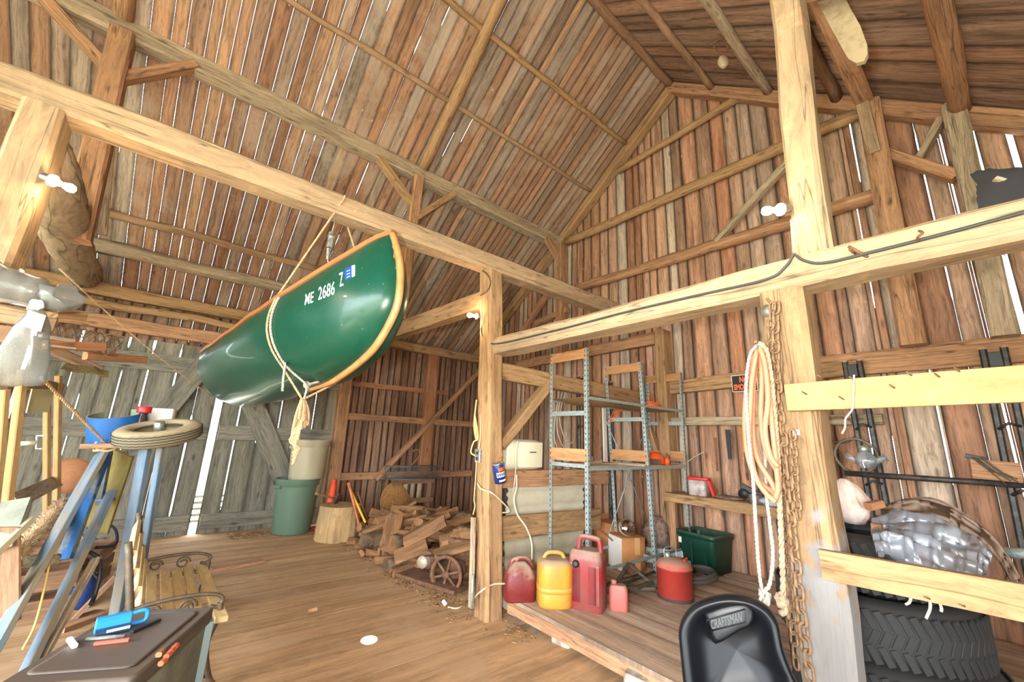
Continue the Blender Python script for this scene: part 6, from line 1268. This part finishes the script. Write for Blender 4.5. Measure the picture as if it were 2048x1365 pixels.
# tarp draped over the top
m_tarp = plain('silver_tarp', (150, 154, 160), .3, .3, (122, 116, 112), 3); m_tarpb = plain('brown_tarp', (140, 116, 96), .6, 0, (112, 92, 76), 5)
def drape(name, quad, z_over, mat, label, cat, n=26, folds=.03, seed=3, thick=.03):
    """crumpled sheet over four corners, hanging at the rim"""
    a, b_, c, d = [V3(q) for q in quad]; top, bot = [], []
    for i in range(n+1):
        r1, r2 = [], []
        for j in range(n+1):
            u, v = i/n, j/n; p = a.lerp(b_, u).lerp(d.lerp(c, u), v); e = min(u, 1-u, v, 1-v)*2; h_ = z_over*math.sin(math.pi*u)**.6*math.sin(math.pi*v)**.6
            q = V3((u*3+seed, v*3, 0)); f = folds*(noise.noise(q*1.3)+.6*abs(noise.noise(q*2.7))*2+.3*noise.noise(q*6)); r1.append(p+V3((.4*f, .4*f, h_+f))); r2.append(p+V3((.4*f, .4*f, h_+f-.006)))
        top.append(r1); bot.append(r2)
    mb = MB(); mb.grid(top); mb.grid([list(reversed(r)) for r in bot]); return tag(mb.build(name, mat), label, cat)
def sheet(name, curves, mat, label, n=40, m=30, folds=.03, seed=1):
    """crumpled sheet through rows of points, each row at its own depth"""
    C_ = [smooth_path(r, 6) for r in curves]; rows0 = []
    for j in range(n+1):
        col = [r[min(len(r)-1, round(j/n*(len(r)-1)))] for r in C_]; col = smooth_path(col, 8); rows0.append([col[round(i/m*(len(col)-1))] for i in range(m+1)])
    out = []
    for j, col in enumerate(rows0):
        rr = []
        for i, p in enumerate(col):
            q = V3((j/n*1.7+i/m*.8+seed, i/m*3.2-j/n*.6, seed)); f = folds*(noise.noise(q)+1.4*(.5-abs(noise.noise(q*2.1)))+.28*(.5-abs(noise.noise(q*4)))+.1*noise.noise(q*9)); rr.append(p+V3((-.8*f, -.2*f, .7*f)))
        out.append(rr)
    mb = MB(); mb.grid(out); mb.grid([[p+V3((.006, .003, -.006)) for p in reversed(r)] for r in out]); return tag(mb.build(name, mat), label, 'tarp')
L_ = lambda pts, x: [at(*q, X=x) for q in pts]
sheet('tarp', [L_(((1746, 1040), (1796, 1034), (1850, 1038), (1902, 1054), (1945, 1078), (1976, 1106)), 3.3), L_(((1742, 1056), (1795, 1048), (1850, 1054), (1905, 1070), (1953, 1094), (1983, 1120)), 3.05), L_(((1745, 1080), (1790, 1075), (1845, 1080), (1900, 1095), (1945, 1115), (1975, 1140)), 2.72), L_(((1758, 1120), (1795, 1135), (1845, 1150), (1895, 1160), (1940, 1170), (1970, 1180)), 2.64)], m_tarp, 'crumpled silver grey tarp draped over the top truck tire', folds=.075, seed=3)
sheet('brown_tarp', [L_(((1775, 1030), (1830, 1022), (1890, 1034), (1950, 1066), (1996, 1120), (2015, 1175)), 3.75), L_(((1764, 1014), (1820, 998), (1880, 1004), (1945, 1040), (2000, 1090), (2040, 1160)), 3.6), L_(((1776, 1040), (1826, 1036), (1880, 1046), (1938, 1074), (1988, 1116), (2022, 1172)), 3.36)], m_tarpb, 'brown plastic sheet behind the silver grey tarp', folds=.03, seed=9)
mb = MB(); rows = []; c = at(1706, 1040, X=3.22)
for i in range(13):
    tt = i/12; r_ = .085*math.sin(math.pi*(.12+.86*tt))**.7; cx_ = c+V3((0, .02-.07*(1-tt)*.3, .25*tt-.02))
    rows.append([cx_+V3((math.cos(a), math.sin(a)*1.15, 0))*r_*(1+.3*noise.noise(V3((math.cos(a)*1.6, math.sin(a)*1.6, tt*2.5)))+.25*(.4-abs(noise.noise(V3((math.cos(a)*3.4, math.sin(a)*3.4, tt*3)))))) for a in [2*math.pi*j/60 for j in range(60)]])
i0, k = (lambda m: (m.grid(rows, True)))(mb); mb.cap(i0, k, 0, True); mb.cap(i0, k, 12); tag(mb.build('cloth_bag', plain('dirty_white_cloth', (216, 196, 184), .9, 0, (190, 164, 148), 7)), 'crumpled white cloth bag on the tires beside the whitewashed post', 'bag')
stick('small wood offcut beside the crumpled white cloth bag', at(1736, 1014, X=3.1), at(1762, 1008, X=3.16), .05, .04, m_orange, (0, 0, 1), 'wood_offcut', 'wood'); stick('second small offcut under the crumpled white cloth bag', at(1744, 1056, X=2.95), at(1765, 1060, X=2.95), .05, .05, m_brown, (0, 0, 1), 'wood_offcut', 'wood')
tag(MB().tube([at(1995, 1105, X=4.0), at(2120, 1112, X=4.0)], .03, 10).build('grey_pipe', m_zinc), 'grey pipe lying against the gable right of the brown sheet', 'pipe')
tag(block('stone_slab', (3.55, -.1, 0), .3, .34, .72, m_stone, .4, .03), 'rough stone block standing right of the tire stack', 'stone'); stick('leaning plank end right of the tire stack', (3.1, .05, .004), (3.5, .0, .9), .05, .03, m_orange, (1, 0, 0), 'plank', 'plank')
# bar and things on it
xb = 4.8
tag(MB().tube([at(1690, 947, X=xb), at(2060, 972, X=xb)], .024, 10).build('black_bar', m_track), 'long black bar resting across the twin rails on the gable', 'bar')
jc = at(1736, 946, X=xb-.02)+V3((0, 0, .01)); t = thing('jar_lamp', 'clear glass jar lamp on the black bar', 'lamp', jc); m_glass = nt('clear_glass')[0]; _b = m_glass.node_tree.nodes['Principled BSDF']; _b.inputs['Transmission Weight'].default_value = .85; _b.inputs['Roughness'].default_value = .08; _b.inputs['Base Color'].default_value = lin((216, 226, 230))
MB().lathe([(.05, .03), (.075, .06), (.078, .11), (.05, .16), (.035, .18)], jc, n=20).build('glass_jar', m_glass, t); MB().lathe([(.045, .17), (.048, .175), (.048, .215), (.04, .22), (.001, .22)], jc, n=18).build('metal_cap', m_galv, t)
for s_ in (-1, 1): MB().tube([jc+V3((0, s_*.04, .06)), jc+V3((0, s_*.13, .13)), jc+V3((0, s_*.15, .1))], [.02, .03, .008], 6).build('bracket_wing', m_glass, t)
def ring(label, c, r, rr, mat, name='wire_coil', n=3, ax=(1, .1, .1)):
    mb = MB(); axx = V3(ax).normalized(); y = V3((0, 1, 0)); y = (y-axx*y.dot(axx)).normalized(); z = axx.cross(y)
    mb.tube([c+(y*math.cos(a)+z*math.sin(a))*r*(1+.03*math.sin(a*2.3))+axx*(.004*math.sin(a*.9)) for a in [2*math.pi*k/24 for k in range(24*n+1)]], rr, 6); return tag(mb.build(name, mat), label, 'coil')
ring('thin wire ring hung on the gable left of the twin rail', at(1678, 860, X=5.0), .125, .006, m_rust2); ring('dark cable coil hung on the twin rail above the jar lamp', at(1712, 912, X=4.86), .15, .009, m_castiron if 'm_castiron' in globals() else m_rust)
stick('thin double strip of wood leaning on the gable beside the whitewashed post', at(1645, 822, X=4.95), at(1682, 1035, X=4.95)-V3((0, 0, .78)), .07, .03, m_tan, (1, 0, 0), 'wood_strip', 'strip')
t = thing('wire_box', 'wooden crate end tangled with rusty wire on the right end of the black bar', 'box', at(1985, 955, X=xb)); a, b_ = at(1945, 942, X=xb-.04), at(2045, 952, X=xb-.04); MB().beam(a+V3((0, 0, .02)), b_+V3((0, 0, .02)), .1, .14, hew=.004).build('crate_end', m_brown, t)
for k in range(7): s0 = R.uniform(0, .4); MB().tube(smooth_path([a.lerp(b_, s0)+V3((-.06, 0, .1)), a.lerp(b_, s0+.3)+V3((-.08, 0, .02)), a.lerp(b_, s0+.6)+V3((-.07, 0, R.uniform(-.08, .0)))]), .004, 5).build('rusty_wire', m_rust, t)
stick('dark chisel lying on the wire tangled crate end', a+V3((-.02, .02, .11)), a.lerp(b_, .35)+V3((-.02, 0, .09)), .03, .03, m_blk, (0, 0, 1), 'chisel', 'tool')
# loft things
t = thing('hanging_tongs', 'rusty ice tongs and wooden pulley hung from the grey roof pole', 'tongs', at(1446, 80, X=3.95)); c = at(1448, 66, X=3.95); 
MB().tube(smooth_path([at(1420, 90, X=3.92), at(1440, 78, X=3.95), at(1456, 72, X=3.96), at(1466, 62, X=3.98), at(1464, 52, X=4.02)]), .013, 8).build('tong_arm', m_rust2, t); MB().tube(smooth_path([at(1436, 62, X=3.95), at(1440, 72, X=3.95), at(1450, 84, X=3.95), at(1456, 96, X=3.95)]), .012, 8).build('tong_arm', m_rust2, t)
MB().tube(smooth_path([at(1424, 88, X=3.92), at(1436, 104, X=3.95), at(1446, 108, X=3.95)]), .006, 6).build('tong_chain', m_rust2, t); MB().tube(smooth_path([at(1454, 92, X=3.95), at(1450, 108, X=3.95)]), .006, 6).build('tong_chain', m_rust2, t)
MB().lathe([(.001, -.025), (.05, -.025), (.055, -.015), (.055, .015), (.05, .025), (.001, .025)], at(1446, 124, X=3.95), (-.55, -.75, .1), 26, squash=(1, 1.5), xdir=(.8, -.55, 0)).build('pulley_shell', m_grey, t)
t = thing('rounded_board', 'grey board with a rounded end hanging under the slanting timber at top right', 'board', at(1690, 60, X=2.6)); cN = V3((1, .15, .2)).normalized()
top_c = at(1664, -10, X=2.62); bl = [at(1640, 15, X=2.62), at(1664, 60, X=2.62), at(1686, 100, X=2.62), at(1697, 118, X=2.62), at(1712, 126, X=2.62), at(1728, 122, X=2.62), at(1735, 108, X=2.62), at(1734, 88, X=2.62), at(1720, 50, X=2.62), at(1700, 15, X=2.62), at(1682, -20, X=2.62), at(1620, -25, X=2.62)]
mb = MB(); i0, k = mb.grid([bl, [p+V3((.03, 0, 0)) for p in bl]], True, False); mb.cap(i0, k, 0, True); mb.cap(i0, k, 1); mb.build('board', plain('weathered_board', (164, 146, 114), .85, 0, (136, 118, 88), 14), t)
drape('roofing_felt', (at(1952, 345, X=2.72), at(2100, 330, X=2.62), at(2100, 420, X=2.5), at(1960, 422, X=2.5)), .04, plain('black_felt', (44, 44, 44), .9), 'black roofing felt thrown over the cross beam at the right edge', 'felt', 12, .03, 5)
stick('board lying on the black roofing felt', at(1990, 362, X=2.62), at(2120, 402, X=2.62), .06, .025, m_grey, (0, 0, 1), 'board')
for a, b_, lb in (((1697, 493), (1738, 516), 'big rusty spike driven into the cross beam right of the loft post'), ((1700, 499), (1712, 508), 'second rusty spike beside the big one on the cross beam')):
    tag(MB().tube([at(*a, X=2.24), at(*b_, X=2.31)], .007, 8).build('spike', m_rust2), lb, 'spike')
tag(MB().tube(smooth_path([at(1834, 484, X=2.29), at(1836, 474, X=2.25), at(1845, 466, X=2.25), at(1838, 462, X=2.27)]), .005, 6).build('bent_nail', m_rust2), 'bent nail in the cross beam near the black cable', 'nail')
# ---- tractor seat
m_seat = plain('black_vinyl', (34, 36, 40), .28, 0, None, bump=.04, bscale=140, coat=.3) if False else dusty('black_vinyl', (16, 17, 20), (52, 50, 48), .3, .12, 3, spec=.16)
fwd = (CAM-at(1480, 1290, D=1.42)); fwd.z = 0; fwd.normalize(); O = at(1480, 1290, D=1.42); nS = (fwd+V3((0, 0, .22))).normalized(); xS = V3((0, 0, 1)).cross(nS).normalized(); yS = nS.cross(xS)
outl = [(1358, 1300), (1356, 1262), (1366, 1232), (1385, 1210), (1415, 1197), (1450, 1190), (1485, 1192), (1515, 1201), (1540, 1218), (1556, 1242), (1563, 1272), (1570, 1305), (1585, 1345), (1600, 1380), (1606, 1440), (1590, 1480), (1480, 1495), (1385, 1480), (1372, 1420), (1364, 1360)]
o2 = []
for q in outl: p = at_plane(*q, O, nS)-O; o2.append((p.dot(xS), p.dot(yS)))
o2 = [(p.x, p.y) for p in smooth_path([V3((*q, 0)) for q in o2+[o2[0]]], 4)[:-1]]; mx = sum(p[0] for p in o2)/len(o2); my = sum(p[1] for p in o2)/len(o2)
t = thing('tractor_seat', 'black moulded tractor seat at the bottom right', 'seat', (O.x, O.y, 0))
prof = [(.985, -.09), (1.0, -.055), (1.0, -.02), (.97, .008), (.92, .02), (.84, .018), (.76, .004), (.7, -.012), (.6, -.03), (.4, -.045), (.2, -.052), (0.001, -.055)]
def sp(x, y, z): return O+xS*x+yS*y+nS*z
rows = [[sp(mx+(x-mx)*k, my+(y-my)*k, d) for x, y in o2] for k, d in prof]
mb = MB(); i0, k = mb.grid(rows, True); mb.cap(i0, k, 0, True); mb.build('backrest', m_seat, t)
H_ = [(1436, 1262), (1424, 1243), (1430, 1232), (1460, 1222), (1490, 1217), (1503, 1222), (1507, 1240), (1500, 1254), (1475, 1264), (1448, 1284), (1430, 1290)]
hb = [(at_plane(*q, O, nS)-O) for q in ((1408, 1226), (1440, 1212), (1480, 1205), (1503, 1210), (1509, 1232), (1500, 1252), (1478, 1262), (1432, 1288), (1420, 1262))]; hb = [(p.dot(xS), p.dot(yS)) for p in hb]; hb = [(p.x, p.y) for p in smooth_path([V3((*q, 0)) for q in hb+[hb[0]]], 3)[:-1]]; hx_ = sum(p[0] for p in hb)/len(hb); hy_ = sum(p[1] for p in hb)/len(hb)
mb = MB(); mb.grid([[sp(hx_+(x-hx_)*k, hy_+(y-hy_)*k, d) for x, y in hb] for k, d in ((1.06, -.03), (1.0, .008), (.93, .022), (.8, .024), (.4, .024), (.001, .024))], True); mb.build('head_pad', m_seat, t)
lq = [(at_plane(*q, O, nS)-O) for q in ((1424, 1258), (1484, 1243), (1483, 1222), (1421, 1240))]; lq = [(p.dot(xS), p.dot(yS), 0) for p in lq]
m_emb = plain('embossed_vinyl', (40, 40, 40), .5)
text_on('seat_lettering', 'CRAFTSMAN', lq, m_emb, t, lambda q: sp(q.x, q.y, .0275), .015)
fr = [V3(q) for q in lq]; cfr = sum(fr, V3())/4; fr = [cfr+(q-cfr)*1.22 for q in fr]; MB().tube([sp(q.x, q.y, .025) for q in fr+[fr[0]]], .0025, 6).build('lettering_frame', m_seat, t)
zs = .55; c0 = V3((O.x, O.y, zs))+fwd*.26
mb = MB(); mb.rbox(c0, .44, .46, .12, .12, Matrix.Rotation(math.atan2(xS.y, xS.x), 3, 'Z'), 5, [(0, .85), (.2, .97), (.6, 1), (.9, .95), (1, .82)]); mb.build('seat_cushion', m_seat, t)
MB().abox(c0+V3((-.05, -.05, -.55)), c0+V3((.05, .05, .02))).build('seat_pedestal', m_track, t); MB().rbox((c0.x, c0.y, 0), .36, .36, .03, .04, None, 3).build('pedestal_foot', m_track, t); MB().beam(c0-fwd*.42+V3((0, 0, -.1)), O-nS*.1-yS*.05, .2, .02, fwd, hew=0).build('back_bracket', m_track, t)
# sunbeam that comes through a hole in the roof and lands on the floor
_tg = at(738, 1282, Z=0)
d = bpy.data.lights.new('sunbeam', 'SPOT'); d.energy = 60000; d.spot_size = math.radians(1.7); d.spot_blend = .2; d.shadow_soft_size = .004
o = bpy.data.objects.new('sunbeam', d); COL.objects.link(o); o.location = _tg+V3((-.9, -1.9, 3.3)); o.rotation_euler = (_tg-o.location).to_track_quat('-Z', 'Y').to_euler(); o['kind'] = 'helper'
m_porc = plain('porcelain', (226, 226, 216), .35); m_bulb = glow('lit_bulb', (255, 220, 170), 230); m_steel0 = plain('dull_steel', (150, 150, 146), .35, .8)
def bulb(c, ax, label, k=.66):
    c = V3(c); ax = V3(ax).normalized(); t = thing('light_bulb', label, 'lamp', c)
    MB().lathe([(a*k, h*k) for a, h in [(.03, 0), (.034, .005), (.034, .06), (.03, .065)]], c, ax, 20).build('junction_box', m_steel0, t)
    MB().lathe([(a*k, h*k) for a, h in [(.05, .06), (.052, .07), (.05, .085), (.03, .095), (.026, .12), (.022, .125)]], c, ax, 20).build('socket', m_porc, t)
    MB().lathe([(a*k*1.15, h*k) for a, h in [(.013, .12), (.015, .14), (.022, .155), (.03, .18), (.031, .195), (.026, .215), (.012, .226), (.001, .228)]], c, ax, 16).build('bulb', m_bulb, t)
bulb(at(84, 352, Y=3.1), (.52, -.15, -.16), 'lit bare bulb on the pale post at far left')
bulb(at(1578, 418, X=2.31), (-.75, .55, -.16), 'lit bare bulb on the loft post above the cross beam')
bulb(at(962, 634, Y=3.31), (-.98, .2, -.05), 'lit bare bulb behind the middle post under the tie beam')
# ================================================================== LIGHT
wd = bpy.data.worlds.new('sky'); S.world = wd; wd.use_nodes = True
bg = wd.node_tree.nodes['Background']; bg.inputs[0].default_value = (.86, .93, 1, 1); bg.inputs[1].default_value = 12
def spot(name, loc, tgt, energy, size, ang, blend, col=(1, 1, 1)):
    d = bpy.data.lights.new(name, 'SPOT'); d.energy = energy; d.shadow_soft_size = size; d.spot_size = math.radians(ang); d.spot_blend = blend; d.color = col
    o = bpy.data.objects.new(name, d); COL.objects.link(o); o.location = V3(loc); o.rotation_euler = (V3(tgt)-V3(loc)).to_track_quat('-Z', 'Y').to_euler(); o['kind'] = 'helper'; return o
# the photographer's flash, just left of the camera
_fl = CAM-RT*.22+UP*.08-_f*.05
spot('camera_flash', _fl, _fl+_f*1+V3((0, 0, .3)), 330, .03, 150, 1., (1, .965, .91))
pd = bpy.data.lights.new('doorway_portal', 'AREA'); pd.shape = 'RECTANGLE'; pd.size = 4.7; pd.size_y = 4.2; pd.cycles.is_portal = True
po = bpy.data.objects.new('doorway_portal', pd); COL.objects.link(po); po.location = (-1.85, YB-.02, 2.1); po.rotation_euler = (math.radians(90), 0, 0); po['kind'] = 'helper'
S.view_settings.view_transform = 'Standard'; S.view_settings.look = 'None'; S.view_settings.gamma = 1; S.view_settings.use_curve_mapping = False
S.view_settings.exposure = 0.8
S.cycles.max_bounces = 10; S.cycles.diffuse_bounces = 6; S.cycles.sample_clamp_indirect = 6

GR = {'gas_can': 'fuel cans on the raised deck', 'light_bulb': 'bare bulbs on the posts', 'chain': 'chains on the whitewashed post', 'trash_can': 'trash cans by the barn door', 'shotgun_shell': 'shells on the chest lid', 'lumber_board': 'boards in the lumber pile', 'dock_rail': 'black twin rails', 'siding_panel': 'beige siding stacks', 'rail_board': 'boards nailed across the whitewashed post', 'cardboard_box': 'cartons behind the fuel cans', 'axe': 'axes at the chopping block', 'screwdriver': 'screwdrivers on the chest lid', 'support_block': 'blocks under the deck edge', 'string': 'strings on the rail boards', 'wooden_crate': 'crates under the lumber rack', 'spike': 'spikes in the timbers', 'tarp': 'sheets over the tires', 'brown_tarp': 'sheets over the tires'}
for o in S.objects:
    if o.parent is None and 'category' in o and 'group' not in o:
        k = o.name.split('.')[0]
        if k in GR: o['group'] = GR[k]
